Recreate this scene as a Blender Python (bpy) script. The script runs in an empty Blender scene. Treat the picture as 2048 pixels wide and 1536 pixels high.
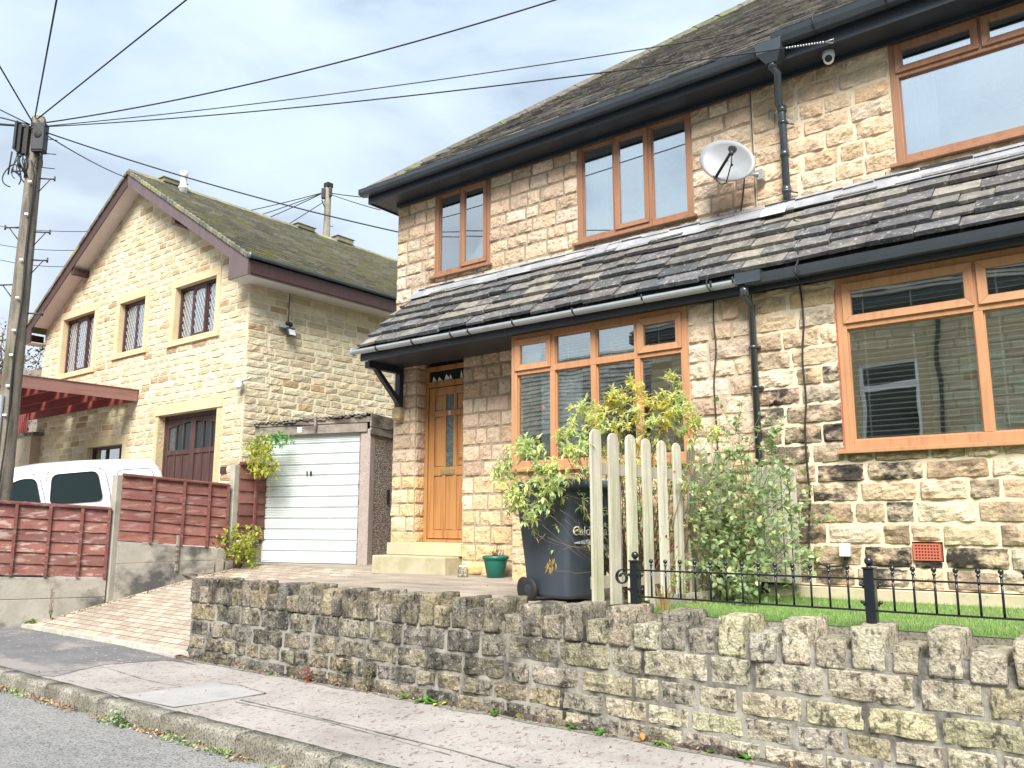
import bpy, math, random
import numpy as np
from mathutils import Vector, Matrix, noise
random.seed(7)
S = bpy.context.scene
COL = S.collection
# ------------------------------------------------------------------ camera
CAMP = Vector((0, 0, 1.45)); FPX = 1663.333
RIGHT = Vector((0.78413814, 0.6205857, 0.00087723)); UP = Vector((0.10354167, -0.13222306, 0.98579723)); FWD = Vector((-0.61188766, 0.77291037, 0.16793763))
cd = bpy.data.cameras.new('camera'); cam = bpy.data.objects.new('camera', cd); COL.objects.link(cam)
cd.sensor_width = 36; cd.lens = 36 * FPX / 2048; cd.clip_end = 2000; cd.clip_start = 0.05
cam.matrix_world = Matrix(((RIGHT.x, UP.x, -FWD.x, 0), (RIGHT.y, UP.y, -FWD.y, 0), (RIGHT.z, UP.z, -FWD.z, 1.45), (0, 0, 0, 1)))
S.camera = cam
# ------------------------------------------------------------------ light
SUN_EL, SUN_AZ = 46, 150        # azimuth measured from +Y clockwise (sun stands behind the camera, a little right)
SUNE, SKYS, EXPO = 2.5, 0.10, 1.82
S.view_settings.view_transform = 'Standard'; S.view_settings.look = 'None'; S.view_settings.exposure = EXPO; S.view_settings.gamma = 1
W = bpy.data.worlds.new('World'); S.world = W; W.use_nodes = True
wn = W.node_tree; wn.nodes.clear()
def N(nt, t, **k):
    n = nt.nodes.new(t)
    for a, b in k.items():
        if a == 'ins':
            for i, v in b.items(): n.inputs[i].default_value = v
        else: setattr(n, a, b)
    return n
sky = N(wn, 'ShaderNodeTexSky', sky_type='NISHITA', sun_disc=False, sun_elevation=math.radians(SUN_EL), sun_rotation=math.radians(SUN_AZ), air_density=1.0, dust_density=2.0)
tc = N(wn, 'ShaderNodeTexCoord')
mp = N(wn, 'ShaderNodeMapping'); mp.inputs['Scale'].default_value = (1.0, 1.0, 2.3); mp.inputs['Location'].default_value = (0.35, 0.1, 0.2)
wn.links.new(tc.outputs['Generated'], mp.inputs['Vector'])
n1 = N(wn, 'ShaderNodeTexNoise', ins={'Scale': 2.1, 'Detail': 7, 'Roughness': 0.52, 'Distortion': 0.35})
n2 = N(wn, 'ShaderNodeTexNoise', ins={'Scale': 3.3, 'Detail': 6, 'Roughness': 0.5, 'Distortion': 0.2})
mp2 = N(wn, 'ShaderNodeMapping'); mp2.inputs['Location'].default_value = (5.2, 1.3, 3.1); mp2.inputs['Scale'].default_value = (1, 1, 2.6)
wn.links.new(tc.outputs['Generated'], mp2.inputs['Vector'])
wn.links.new(mp.outputs[0], n1.inputs['Vector']); wn.links.new(mp2.outputs[0], n2.inputs['Vector'])
r1 = N(wn, 'ShaderNodeMapRange', ins={1: 0.30, 2: 0.62, 3: 0.72, 4: 0.98}); wn.links.new(n1.outputs[0], r1.inputs[0])
cr = N(wn, 'ShaderNodeValToRGB')
e = cr.color_ramp.elements; e[0].position = 0.37; e[0].color = (0.142, 0.174, 0.222, 1); e[1].position = 0.62; e[1].color = (0.250, 0.294, 0.322, 1)
e2 = cr.color_ramp.elements.new(0.47); e2.color = (0.200, 0.244, 0.286, 1)
wn.links.new(n2.outputs[0], cr.inputs[0])
sc_ = N(wn, 'ShaderNodeVectorMath', operation='SCALE'); sc_.inputs['Scale'].default_value = 1.0 / SKYS
wn.links.new(cr.outputs[0], sc_.inputs[0])
sp = N(wn, 'ShaderNodeSeparateXYZ'); wn.links.new(tc.outputs['Generated'], sp.inputs[0])
hz = N(wn, 'ShaderNodeMapRange', ins={1: 0.0, 2: 0.5, 3: 1.0, 4: 0.0}); wn.links.new(sp.outputs[2], hz.inputs[0])
mix = N(wn, 'ShaderNodeMix', data_type='RGBA'); wn.links.new(r1.outputs[0], mix.inputs[0]); wn.links.new(sky.outputs[0], mix.inputs[6]); wn.links.new(sc_.outputs[0], mix.inputs[7])
mixh = N(wn, 'ShaderNodeMix', data_type='RGBA'); mixh.inputs[7].default_value = (0.268 / SKYS, 0.290 / SKYS, 0.306 / SKYS, 1)
wn.links.new(hz.outputs[0], mixh.inputs[0]); wn.links.new(mix.outputs[2], mixh.inputs[6])
bg = N(wn, 'ShaderNodeBackground'); bg.inputs[1].default_value = SKYS
wn.links.new(mixh.outputs[2], bg.inputs[0]); wo = N(wn, 'ShaderNodeOutputWorld'); wn.links.new(bg.outputs[0], wo.inputs[0])
sl = bpy.data.lights.new('sun', 'SUN'); sl.energy = SUNE; sl.angle = math.radians(32); sl.color = (1.0, 0.95, 0.88)
so = bpy.data.objects.new('sun', sl); COL.objects.link(so)
az, el = math.radians(SUN_AZ), math.radians(SUN_EL)
sd = Vector((math.sin(az) * math.cos(el), math.cos(az) * math.cos(el), math.sin(el)))
so.rotation_euler = sd.to_track_quat('Z', 'Y').to_euler(); so.location = (0, -20, 20)

# ------------------------------------------------------------------ helpers
def ray(x, y): return FWD + RIGHT * ((x - 1024) / FPX) - UP * ((y - 768) / FPX)
def at(x, y, Y):
    """point of the vertical plane y=Y seen at this spot of the survey photo"""
    d = ray(x, y); return CAMP + d * (Y / d.y)
def atX(x, y, X):
    d = ray(x, y); return CAMP + d * (X / d.x)
def atZ(x, y, z):
    d = ray(x, y); return CAMP + d * ((z - 1.45) / d.z)
def rnd(a, b): return random.uniform(a, b)
def vary(c, v, hv=0.0):
    k = 1 + rnd(-v, v); return (max(0, c[0] * k * (1 + rnd(-hv, hv))), max(0, c[1] * k), max(0, c[2] * k * (1 + rnd(-hv, hv))), c[3] if len(c) > 3 else 0.0)

class MB:
    def __init__(s): s.v = []; s.f = []; s.c = []; s.col = (1, 1, 1, 0); s.M = None; s.smooth = []
    def addv(s, p, c=None):
        if s.M is not None: p = s.M @ Vector(p)
        s.v.append((p[0], p[1], p[2])); s.c.append(c or s.col); return len(s.v) - 1
    def face(s, idx, sm=False): s.f.append(tuple(idx)); s.smooth.append(sm)
    def poly(s, pts, c=None): s.face([s.addv(p, c) for p in pts])
    def box(s, a, b, c=None):
        x0, y0, z0 = a; x1, y1, z1 = b
        if x0 > x1: x0, x1 = x1, x0
        if y0 > y1: y0, y1 = y1, y0
        if z0 > z1: z0, z1 = z1, z0
        s.hexa([(x0, y0, z0), (x1, y0, z0), (x1, y1, z0), (x0, y1, z0), (x0, y0, z1), (x1, y0, z1), (x1, y1, z1), (x0, y1, z1)], c)
    def hexa(s, P, c=None):
        i = [s.addv(p, c) for p in P]
        for q in ((3, 2, 1, 0), (4, 5, 6, 7), (0, 1, 5, 4), (1, 2, 6, 5), (2, 3, 7, 6), (3, 0, 4, 7)): s.face([i[k] for k in q])
    def obox(s, o, u, v, w, c=None):
        """box from corner o with edge vectors u,v,w"""
        o, u, v, w = Vector(o), Vector(u), Vector(v), Vector(w)
        s.hexa([o, o + u, o + u + v, o + v, o + w, o + u + w, o + u + v + w, o + v + w], c)
    def prism(s, pts, ext, c=None):
        ext = Vector(ext); a = [s.addv(p, c) for p in pts]; b = [s.addv(Vector(p) + ext, c) for p in pts]; n = len(pts)
        s.face(a[::-1]); s.face(b)
        for k in range(n): s.face([a[k], a[(k + 1) % n], b[(k + 1) % n], b[k]])
    def tube(s, pts, r, n=8, c=None, caps=True, sm=True):
        pts = [Vector(p) for p in pts]; rs = r if isinstance(r, (list, tuple)) else [r] * len(pts)
        rings = []; up = None
        for k, p in enumerate(pts):
            t = (pts[min(k + 1, len(pts) - 1)] - pts[max(k - 1, 0)])
            if t.length < 1e-9: t = Vector((0, 0, 1))
            t.normalize()
            if up is None: up = t.orthogonal().normalized()
            else:
                up = up - t * up.dot(t)
                up = up.normalized() if up.length > 1e-6 else t.orthogonal().normalized()
            w = t.cross(up)
            rings.append([s.addv(p + (up * math.cos(2 * math.pi * j / n) + w * math.sin(2 * math.pi * j / n)) * rs[k], c) for j in range(n)])
        for a, b in zip(rings, rings[1:]):
            for j in range(n): s.face([a[j], a[(j + 1) % n], b[(j + 1) % n], b[j]], sm)
        if caps: s.face(rings[0][::-1]); s.face(rings[-1])
    def lathe(s, o, prof, n=16, axis=(0, 0, 1), c=None, sm=True, caps=True):
        o = Vector(o); ax = Vector(axis).normalized(); u = ax.orthogonal().normalized(); w = ax.cross(u)
        rings = [[s.addv(o + ax * h + (u * math.cos(2 * math.pi * j / n) + w * math.sin(2 * math.pi * j / n)) * max(r, 1e-4), c) for j in range(n)] for r, h in prof]
        for a, b in zip(rings, rings[1:]):
            for j in range(n): s.face([a[j], a[(j + 1) % n], b[(j + 1) % n], b[j]], sm)
        if caps: s.face(rings[0][::-1]); s.face(rings[-1])
    def sphere(s, o, r, n=12, m=8, sc=(1, 1, 1), c=None):
        o = Vector(o); rings = []
        for i in range(1, m):
            a = math.pi * i / m
            rings.append([s.addv(o + Vector((r * sc[0] * math.sin(a) * math.cos(2 * math.pi * j / n), r * sc[1] * math.sin(a) * math.sin(2 * math.pi * j / n), r * sc[2] * math.cos(a))), c) for j in range(n)])
        t = s.addv(o + Vector((0, 0, r * sc[2])), c); b = s.addv(o - Vector((0, 0, r * sc[2])), c)
        for j in range(n): s.face([t, rings[0][j], rings[0][(j + 1) % n]], True); s.face([b, rings[-1][(j + 1) % n], rings[-1][j]], True)
        for p, q in zip(rings, rings[1:]):
            for j in range(n): s.face([p[j], q[j], q[(j + 1) % n], p[(j + 1) % n]], True)
    def rock(s, a, b, n=5, rough=0.01, rnd_=0.25, c=None, cfun=None):
        """block of stone with worn rounded edges and a rough skin"""
        a, b = Vector(a), Vector(b); cen = (a + b) / 2; h = (b - a) / 2; m = min(h) * rnd_ * 2; sd_ = Vector((rnd(0, 50), rnd(0, 50), rnd(0, 50)))
        key = {}
        def vert(i, j, k):
            if (i, j, k) in key: return key[(i, j, k)]
            q = Vector(((i / n * 2 - 1) * h.x, (j / n * 2 - 1) * h.y, (k / n * 2 - 1) * h.z))
            inn = Vector([max(-(h[t] - m), min(h[t] - m, q[t])) for t in range(3)])
            d = q - inn
            if d.length > 1e-6: q = inn + d.normalized() * min(d.length, m)
            p = cen + q
            nz = noise.noise_vector((p + sd_) * 7) * rough + noise.noise_vector((p + sd_) * 22) * rough * 0.5
            p = p + nz
            key[(i, j, k)] = s.addv(p, (cfun(p) if cfun else c)); return key[(i, j, k)]
        R_ = range(n)
        for i in R_:
            for j in R_:
                s.face([vert(i, j, 0), vert(i, j + 1, 0), vert(i + 1, j + 1, 0), vert(i + 1, j, 0)], True)
                s.face([vert(i, j, n), vert(i + 1, j, n), vert(i + 1, j + 1, n), vert(i, j + 1, n)], True)
                s.face([vert(i, 0, j), vert(i + 1, 0, j), vert(i + 1, 0, j + 1), vert(i, 0, j + 1)], True)
                s.face([vert(i, n, j), vert(i, n, j + 1), vert(i + 1, n, j + 1), vert(i + 1, n, j)], True)
                s.face([vert(0, i, j), vert(0, i, j + 1), vert(0, i + 1, j + 1), vert(0, i + 1, j)], True)
                s.face([vert(n, i, j), vert(n, i + 1, j), vert(n, i + 1, j + 1), vert(n, i, j + 1)], True)
    def build(s, name, mat, parent=None, bevel=0.0):
        off = Vector((0, 0, 0)); p = parent
        while p is not None: off += p.location; p = p.parent
        me = bpy.data.meshes.new(name)
        me.from_pydata([(x - off.x, y - off.y, z - off.z) for x, y, z in s.v] if parent else s.v, [], s.f)
        ca = me.color_attributes.new('col', 'FLOAT_COLOR', 'POINT')
        ca.data.foreach_set('color', np.array([(c[0], c[1], c[2], c[3] if len(c) > 3 else 0.0) for c in s.c], dtype=np.float32).ravel())
        me.polygons.foreach_set('use_smooth', s.smooth)
        me.materials.append(mat); me.update()
        o = bpy.data.objects.new(name, me); COL.objects.link(o)
        if parent: o.parent = parent
        if bevel:
            b = o.modifiers.new('bevel', 'BEVEL'); b.width = bevel; b.segments = 2; b.limit_method = 'ANGLE'; b.angle_limit = 0.7
        return o
def thing(name, label, cat, loc=(0, 0, 0), group=None):
    o = bpy.data.objects.new(name, None); COL.objects.link(o); o.location = loc; o.empty_display_size = 0.2
    return tag(o, label, cat, group)
def tag(o, label, cat, group=None, kind=None):
    if label: o['label'] = label
    if cat: o['category'] = cat
    if group: o['group'] = group
    if kind: o['kind'] = kind
    return o
def struct(name, mb, mat, kind='structure'):
    o = mb.build(name, mat); o['kind'] = kind; return o

# ------------------------------------------------------------------ materials
def mat(name, base=(0.5, 0.5, 0.5), rough=0.7, metal=0.0, spec=0.5, vcol=False, var=0.15, vs=6.0, bump=0.3, bs=40.0, bd=0.01, layers=(), coord='Object', coat=0.0, fine=0.0):
    """procedural surface. layers: (colour, scale, lo, hi, detail, (sx,sy,sz), amount)"""
    m = bpy.data.materials.new(name); m.use_nodes = True; nt = m.node_tree; nt.nodes.clear(); L = nt.links.new
    out = N(nt, 'ShaderNodeOutputMaterial'); p = N(nt, 'ShaderNodeBsdfPrincipled'); L(p.outputs[0], out.inputs[0])
    p.inputs['Roughness'].default_value = rough; p.inputs['Metallic'].default_value = metal; p.inputs['Specular IOR Level'].default_value = spec; p.inputs['Coat Weight'].default_value = coat
    t = N(nt, 'ShaderNodeTexCoord'); co = t.outputs[coord]
    if vcol: a = N(nt, 'ShaderNodeAttribute', attribute_name='col'); c = a.outputs['Color']; alpha = a.outputs['Alpha']
    else: r = N(nt, 'ShaderNodeRGB'); r.outputs[0].default_value = (*base, 1); c = r.outputs[0]; alpha = None
    def nz(scale, detail=5, sc=(1, 1, 1), rg=0.6):
        q = N(nt, 'ShaderNodeMapping'); q.inputs['Scale'].default_value = sc; L(co, q.inputs['Vector'])
        n = N(nt, 'ShaderNodeTexNoise', ins={'Scale': scale, 'Detail': detail, 'Roughness': rg}); L(q.outputs[0], n.inputs['Vector']); return n.outputs[0]
    if var:
        n = nz(vs, 6); mr = N(nt, 'ShaderNodeMapRange', ins={1: 0.25, 2: 0.75, 3: 1 - var, 4: 1 + var}); L(n, mr.inputs[0])
        vm = N(nt, 'ShaderNodeVectorMath', operation='SCALE'); L(c, vm.inputs[0]); L(mr.outputs[0], vm.inputs['Scale']); c = vm.outputs[0]
    if fine:
        n = nz(80, 4, rg=0.75); mr = N(nt, 'ShaderNodeMapRange', ins={1: 0.3, 2: 0.7, 3: 1 - fine, 4: 1 + fine}); L(n, mr.inputs[0])
        vm = N(nt, 'ShaderNodeVectorMath', operation='SCALE'); L(c, vm.inputs[0]); L(mr.outputs[0], vm.inputs['Scale']); c = vm.outputs[0]
    for l in layers:
        colr, scl, lo, hi, det, asc, amt = l[:7]
        n = nz(scl, det, asc); mr = N(nt, 'ShaderNodeMapRange', ins={1: lo, 2: hi, 3: 0.0, 4: amt}); L(n, mr.inputs[0]); fac = mr.outputs[0]
        if len(l) > 7 and alpha is not None:      # this layer only where the attribute's alpha says so
            mm = N(nt, 'ShaderNodeMath', operation='MULTIPLY'); L(fac, mm.inputs[0]); L(alpha, mm.inputs[1]); fac = mm.outputs[0]
        mx = N(nt, 'ShaderNodeMix', data_type='RGBA'); L(fac, mx.inputs[0]); L(c, mx.inputs[6]); mx.inputs[7].default_value = (*colr, 1); c = mx.outputs[2]
    L(c, p.inputs['Base Color'])
    if bump:
        n = nz(bs, 8, rg=0.65); b = N(nt, 'ShaderNodeBump', ins={'Strength': bump, 'Distance': bd}); L(n, b.inputs['Height']); L(b.outputs[0], p.inputs['Normal'])
    return m
def glass_mat(name, refl=0.35, tint=(0.75, 0.8, 0.8), wav=0.0, rough=0.0):
    m = bpy.data.materials.new(name); m.use_nodes = True; nt = m.node_tree; nt.nodes.clear(); L = nt.links.new
    out = N(nt, 'ShaderNodeOutputMaterial'); mx = N(nt, 'ShaderNodeMixShader'); tr = N(nt, 'ShaderNodeBsdfTransparent'); gl = N(nt, 'ShaderNodeBsdfGlossy')
    tr.inputs[0].default_value = (*tint, 1); gl.inputs['Roughness'].default_value = rough; gl.inputs[0].default_value = (0.97, 1, 1, 1)
    fr = N(nt, 'ShaderNodeLayerWeight', ins={'Blend': 0.30}); mr = N(nt, 'ShaderNodeMapRange', ins={1: 0.0, 2: 1.0, 3: refl, 4: 1.0}); L(fr.outputs['Fresnel'], mr.inputs[0])
    L(mr.outputs[0], mx.inputs[0]); L(tr.outputs[0], mx.inputs[1]); L(gl.outputs[0], mx.inputs[2]); L(mx.outputs[0], out.inputs[0])
    if wav:
        t = N(nt, 'ShaderNodeTexCoord'); n = N(nt, 'ShaderNodeTexNoise', ins={'Scale': 1.3, 'Detail': 1.5}); L(t.outputs['Object'], n.inputs['Vector'])
        b = N(nt, 'ShaderNodeBump', ins={'Strength': wav, 'Distance': 0.02}); L(n.outputs[0], b.inputs['Height']); L(b.outputs[0], gl.inputs['Normal'])
    return m
SOOT = (0.018, 0.017, 0.017)
M = {}
M['stone'] = mat('rock_faced_sandstone', vcol=True, rough=0.92, spec=0.15, var=0.16, vs=11, bump=0.7, bs=26, bd=0.04, fine=0.22,
    layers=[((0.56, 0.34, 0.14), 5.5, 0.54, 0.74, 5, (1, 1, 2.2), 0.38), ((0.62, 0.52, 0.40), 16, 0.5, 0.75, 6, (1, 1, 1.6), 0.35), ((0.030, 0.029, 0.028), 7.5, 0.34, 0.56, 7, (1, 1, 1.5), 0.97, True), ((0.10, 0.085, 0.07), 14, 0.60, 0.78, 6, (1.4, 1.4, 0.5), 0.35)])
M['mortar'] = mat('lime_mortar', vcol=True, rough=0.95, spec=0.1, var=0.15, vs=12, bump=0.5, bs=60, bd=0.004)
M['stone2'] = mat('yellow_sandstone', vcol=True, rough=0.92, spec=0.15, var=0.12, vs=7, bump=0.7, bs=20, bd=0.04, fine=0.16,
    layers=[((0.30, 0.19, 0.08), 9, 0.56, 0.74, 6, (1, 1, 2.2), 0.5), (SOOT, 8, 0.4, 0.7, 6, (1, 1, 2), 0.6, True)])
M['dress'] = mat('dressed_sandstone', base=(0.56, 0.46, 0.29), rough=0.9, spec=0.15, var=0.10, vs=4, bump=0.25, bs=60, bd=0.004, layers=[((0.36, 0.29, 0.19), 3, 0.5, 0.8, 6, (1, 1, 0.7), 0.4)])
M['wallstone'] = mat('weathered_gritstone', vcol=True, rough=0.95, spec=0.12, var=0.38, vs=9, bump=1.0, bs=34, bd=0.04, fine=0.5,
    layers=[((0.022, 0.022, 0.023), 5.5, 0.42, 0.60, 8, (1, 1, 0.6), 0.92, True), ((0.022, 0.022, 0.022), 26, 0.52, 0.62, 8, (1, 1, 0.6), 0.72), ((0.36, 0.33, 0.17), 5, 0.52, 0.68, 6, (1, 1, 1), 0.4), ((0.50, 0.48, 0.42), 34, 0.62, 0.70, 4, (1, 1, 1), 0.75)])
M['wallmortar'] = mat('old_wall_mortar', base=(0.27, 0.26, 0.23), rough=0.97, spec=0.1, var=0.35, vs=6, bump=0.8, bs=50, bd=0.008, layers=[((0.02, 0.02, 0.02), 5, 0.45, 0.62, 8, (1, 1, 0.6), 0.9), ((0.5, 0.48, 0.42), 9, 0.60, 0.72, 5, (1, 1, 1), 0.6)])
M['slate'] = mat('stone_slate', vcol=True, rough=0.68, spec=0.45, var=0.3, vs=10, bump=0.9, bs=22, bd=0.02, fine=0.2,
    layers=[((0.40, 0.37, 0.30), 26, 0.58, 0.65, 7, (1, 1, 1), 0.8), ((0.30, 0.26, 0.19), 5, 0.5, 0.72, 6, (1, 1, 1), 0.5, True), ((0.02, 0.022, 0.028), 8, 0.5, 0.7, 5, (1, 1, 1), 0.55)])
M['slate_up'] = mat('mossy_stone_slate', vcol=True, rough=0.85, spec=0.25, var=0.3, vs=8, bump=0.8, bs=24, bd=0.012, fine=0.15,
    layers=[((0.26, 0.24, 0.19), 14, 0.55, 0.68, 6, (1, 1, 1), 0.6), ((0.13, 0.16, 0.045), 3.2, 0.5, 0.64, 8, (1, 1, 1), 0.75, True), ((0.02, 0.02, 0.024), 5, 0.52, 0.7, 5, (1, 1, 1), 0.5)])
M['tile'] = mat('mossy_concrete_tile', vcol=True, rough=0.9, spec=0.2, var=0.2, vs=8, bump=0.8, bs=30, bd=0.012, fine=0.15,
    layers=[((0.34, 0.33, 0.13), 1.6, 0.5, 0.62, 9, (1, 1, 1), 0.65), ((0.21, 0.21, 0.14), 9, 0.54, 0.64, 8, (1, 1, 1), 0.6), ((0.24, 0.23, 0.20), 26, 0.6, 0.68, 5, (1, 1, 1), 0.6)])
M['lead'] = mat('lead_flashing', base=(0.33, 0.345, 0.375), rough=0.5, spec=0.5, metal=0.35, var=0.2, vs=5, bump=0.3, bs=8, bd=0.02, layers=[((0.66, 0.66, 0.66), 4, 0.5, 0.7, 6, (1, 1, 1), 0.6), ((0.2, 0.2, 0.22), 9, 0.6, 0.75, 6, (1, 1, 1), 0.4)])
M['guttermid'] = mat('weathered_grey_gutter', base=(0.11, 0.13, 0.15), rough=0.35, spec=0.6, var=0.15, bump=0.0)
M['black'] = mat('black_painted_timber', base=(0.020, 0.026, 0.036), rough=0.42, spec=0.5, var=0.2, vs=4, bump=0.1, bs=30, bd=0.003, layers=[((0.07, 0.075, 0.08), 3, 0.6, 0.8, 7, (0.4, 3, 3), 0.35)])
M['gutter'] = mat('black_plastic_gutter', base=(0.042, 0.052, 0.066), rough=0.22, spec=0.8, var=0.15, vs=5, bump=0.0, layers=[((0.12, 0.12, 0.12), 5, 0.58, 0.8, 6, (0.3, 2, 2), 0.35)])
M['guttergrey'] = mat('grey_plastic_gutter', base=(0.36, 0.40, 0.43), rough=0.35, spec=0.6, var=0.12, vs=4, bump=0.0, layers=[((0.05, 0.05, 0.05), 5, 0.62, 0.8, 6, (0.5, 2, 2), 0.4)])
def wood(name, base, dark, sc=(1, 1, 0.05), rough=0.5, scale=22, amt=0.55, bump=0.15, vcol=False, extra=()):
    return mat(name, base=base, rough=rough, spec=0.35, var=0.08, vs=3, bump=bump, bs=60, bd=0.002, vcol=vcol, layers=[(dark, scale, 0.48, 0.66, 5, sc, amt)] + list(extra))
M['oak_up'] = wood('brown_oak_upvc', (0.29, 0.15, 0.088), (0.20, 0.09, 0.05), rough=0.38, scale=24, amt=0.6, bump=0.05)
M['oak_v'] = wood('golden_oak_upvc', (0.44, 0.23, 0.12), (0.31, 0.145, 0.068), rough=0.38, scale=26, amt=0.5, bump=0.04)
M['oak_h'] = M['oak_v']
M['oakdoor'] = wood('golden_oak_door', (0.40, 0.20, 0.075), (0.22, 0.09, 0.032), rough=0.36, scale=17, amt=0.7, bump=0.05)
M['oakdark'] = wood('shaded_oak_frame', (0.30, 0.10, 0.045), (0.2, 0.06, 0.03), rough=0.4, scale=26, bump=0.04)
M['brownwood'] = wood('mahogany_stain', (0.065, 0.032, 0.030), (0.03, 0.015, 0.014), rough=0.45, scale=25)
M['bargeboard'] = wood('faded_purple_brown_paint', (0.125, 0.092, 0.098), (0.08, 0.055, 0.06), rough=0.6, scale=6, amt=0.4)
M['pergola'] = wood('red_stained_timber', (0.22, 0.045, 0.038), (0.12, 0.02, 0.02), sc=(0.08, 1, 1), rough=0.7, scale=12)
M['pergola_face'] = wood('faded_brown_fascia', (0.25, 0.135, 0.115), (0.17, 0.07, 0.06), sc=(1, 0.08, 1), rough=0.75, scale=12)
M['garagedoorwood'] = wood('dark_brown_stained_boards', (0.065, 0.032, 0.030), (0.13, 0.08, 0.07), sc=(1, 1, 0.06), rough=0.55, scale=16, amt=0.5)
M['fence'] = mat('peeling_red_fence_boards', vcol=True, rough=0.8, spec=0.2, var=0.22, vs=5, bump=0.5, bs=40, bd=0.006, layers=[((0.13, 0.04, 0.035), 12, 0.5, 0.68, 6, (1, 0.15, 1), 0.6), ((0.44, 0.35, 0.31), 17, 0.52, 0.63, 9, (1, 0.16, 1.2), 0.8, True)])
M['picket'] = mat('weathered_grey_pickets', vcol=True, rough=0.85, spec=0.15, var=0.12, vs=8, bump=0.5, bs=50, bd=0.004, layers=[((0.30, 0.27, 0.22), 34, 0.46, 0.62, 7, (1, 1, 0.05), 0.75), ((0.32, 0.36, 0.15), 4, 0.45, 0.70, 7, (1, 1, 0.35), 0.65, True), ((0.05, 0.04, 0.03), 60, 0.72, 0.78, 3, (1, 1, 0.3), 0.8)])
M['oldwood'] = mat('old_grey_timber', base=(0.24, 0.21, 0.18), rough=0.9, spec=0.1, var=0.3, vs=5, bump=0.7, bs=30, bd=0.01, layers=[((0.05, 0.045, 0.04), 6, 0.48, 0.62, 7, (0.3, 0.3, 1.2), 0.85)])
M['pole'] = mat('weathered_pole_timber', base=(0.21, 0.185, 0.155), rough=0.85, spec=0.15, var=0.25, vs=4, bump=0.8, bs=30, bd=0.012, layers=[((0.05, 0.045, 0.038), 12, 0.48, 0.64, 7, (1, 1, 0.08), 0.75), ((0.09, 0.10, 0.04), 2.4, 0.5, 0.68, 6, (1, 1, 0.4), 0.5)])
M['concrete'] = mat('stained_concrete', base=(0.33, 0.31, 0.27), rough=0.95, spec=0.1, var=0.2, vs=4, bump=0.6, bs=60, bd=0.006, fine=0.12, layers=[((0.05, 0.05, 0.055), 2.0, 0.45, 0.60, 8, (1, 1, 1.2), 0.88), ((0.16, 0.17, 0.08), 3, 0.6, 0.75, 6, (1, 1, 1), 0.4)])
M['postconc'] = mat('concrete_post', base=(0.36, 0.34, 0.29), rough=0.95, spec=0.1, var=0.2, vs=6, bump=0.5, bs=60, bd=0.005, fine=0.12, layers=[((0.12, 0.11, 0.10), 3.5, 0.5, 0.66, 7, (1, 1, 0.5), 0.6)])
M['asphalt'] = mat('worn_asphalt', base=(0.24, 0.24, 0.235), rough=0.95, spec=0.2, var=0.22, vs=1.1, bump=1.0, bs=90, bd=0.008, fine=0.4, layers=[((0.36, 0.355, 0.345), 0.9, 0.42, 0.66, 7, (1, 1, 1), 0.6), ((0.05, 0.05, 0.052), 60, 0.50, 0.62, 4, (1, 1, 1), 0.75), ((0.12, 0.12, 0.12), 14, 0.55, 0.66, 7, (1, 1, 1), 0.5), ((0.38, 0.37, 0.36), 95, 0.62, 0.7, 2, (1, 1, 1), 0.6)])
M['pave'] = mat('worn_footway_tarmac', base=(0.315, 0.295, 0.278), rough=0.95, spec=0.15, var=0.16, vs=1.6, bump=0.6, bs=100, bd=0.005, fine=0.22, layers=[((0.17, 0.15, 0.145), 2.1, 0.52, 0.72, 7, (1, 1, 1), 0.5), ((0.16, 0.095, 0.08), 30, 0.57, 0.64, 5, (1, 0.5, 1), 0.7), ((0.06, 0.052, 0.05), 17, 0.655, 0.69, 3, (1, 0.7, 1), 0.75)])
M['pavedark'] = mat('dark_tarmac_patch', base=(0.14, 0.14, 0.146), rough=0.93, spec=0.2, var=0.2, vs=2, bump=0.7, bs=110, bd=0.005, fine=0.25, layers=[((0.26, 0.235, 0.225), 1.7, 0.51, 0.60, 7, (0.6, 1.3, 1), 0.8), ((0.5, 0.42, 0.38), 22, 0.68, 0.71, 2, (1, 0.6, 1), 0.8)])
M['pavelight'] = mat('pale_concrete_patch', base=(0.31, 0.305, 0.30), rough=0.95, spec=0.1, var=0.12, vs=4, bump=0.3, bs=90, bd=0.003, fine=0.15)
M['kerb'] = mat('mossy_gritstone_kerb', base=(0.30, 0.285, 0.245), rough=0.95, spec=0.1, var=0.25, vs=6, bump=0.9, bs=60, bd=0.008, fine=0.35, layers=[((0.13, 0.12, 0.085), 3.5, 0.45, 0.62, 8, (1, 1, 1), 0.65), ((0.05, 0.048, 0.042), 60, 0.49, 0.61, 5, (1, 1, 1), 0.75)])
M['forecourt'] = mat('forecourt_paving', base=(0.30, 0.26, 0.215), rough=0.95, spec=0.12, var=0.25, vs=2.5, bump=0.5, bs=40, bd=0.008, fine=0.12, layers=[((0.12, 0.10, 0.085), 2.0, 0.5, 0.68, 7, (0.5, 1.6, 1), 0.6), ((0.36, 0.31, 0.25), 6, 0.55, 0.7, 7, (0.5, 2, 1), 0.5)])
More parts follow.
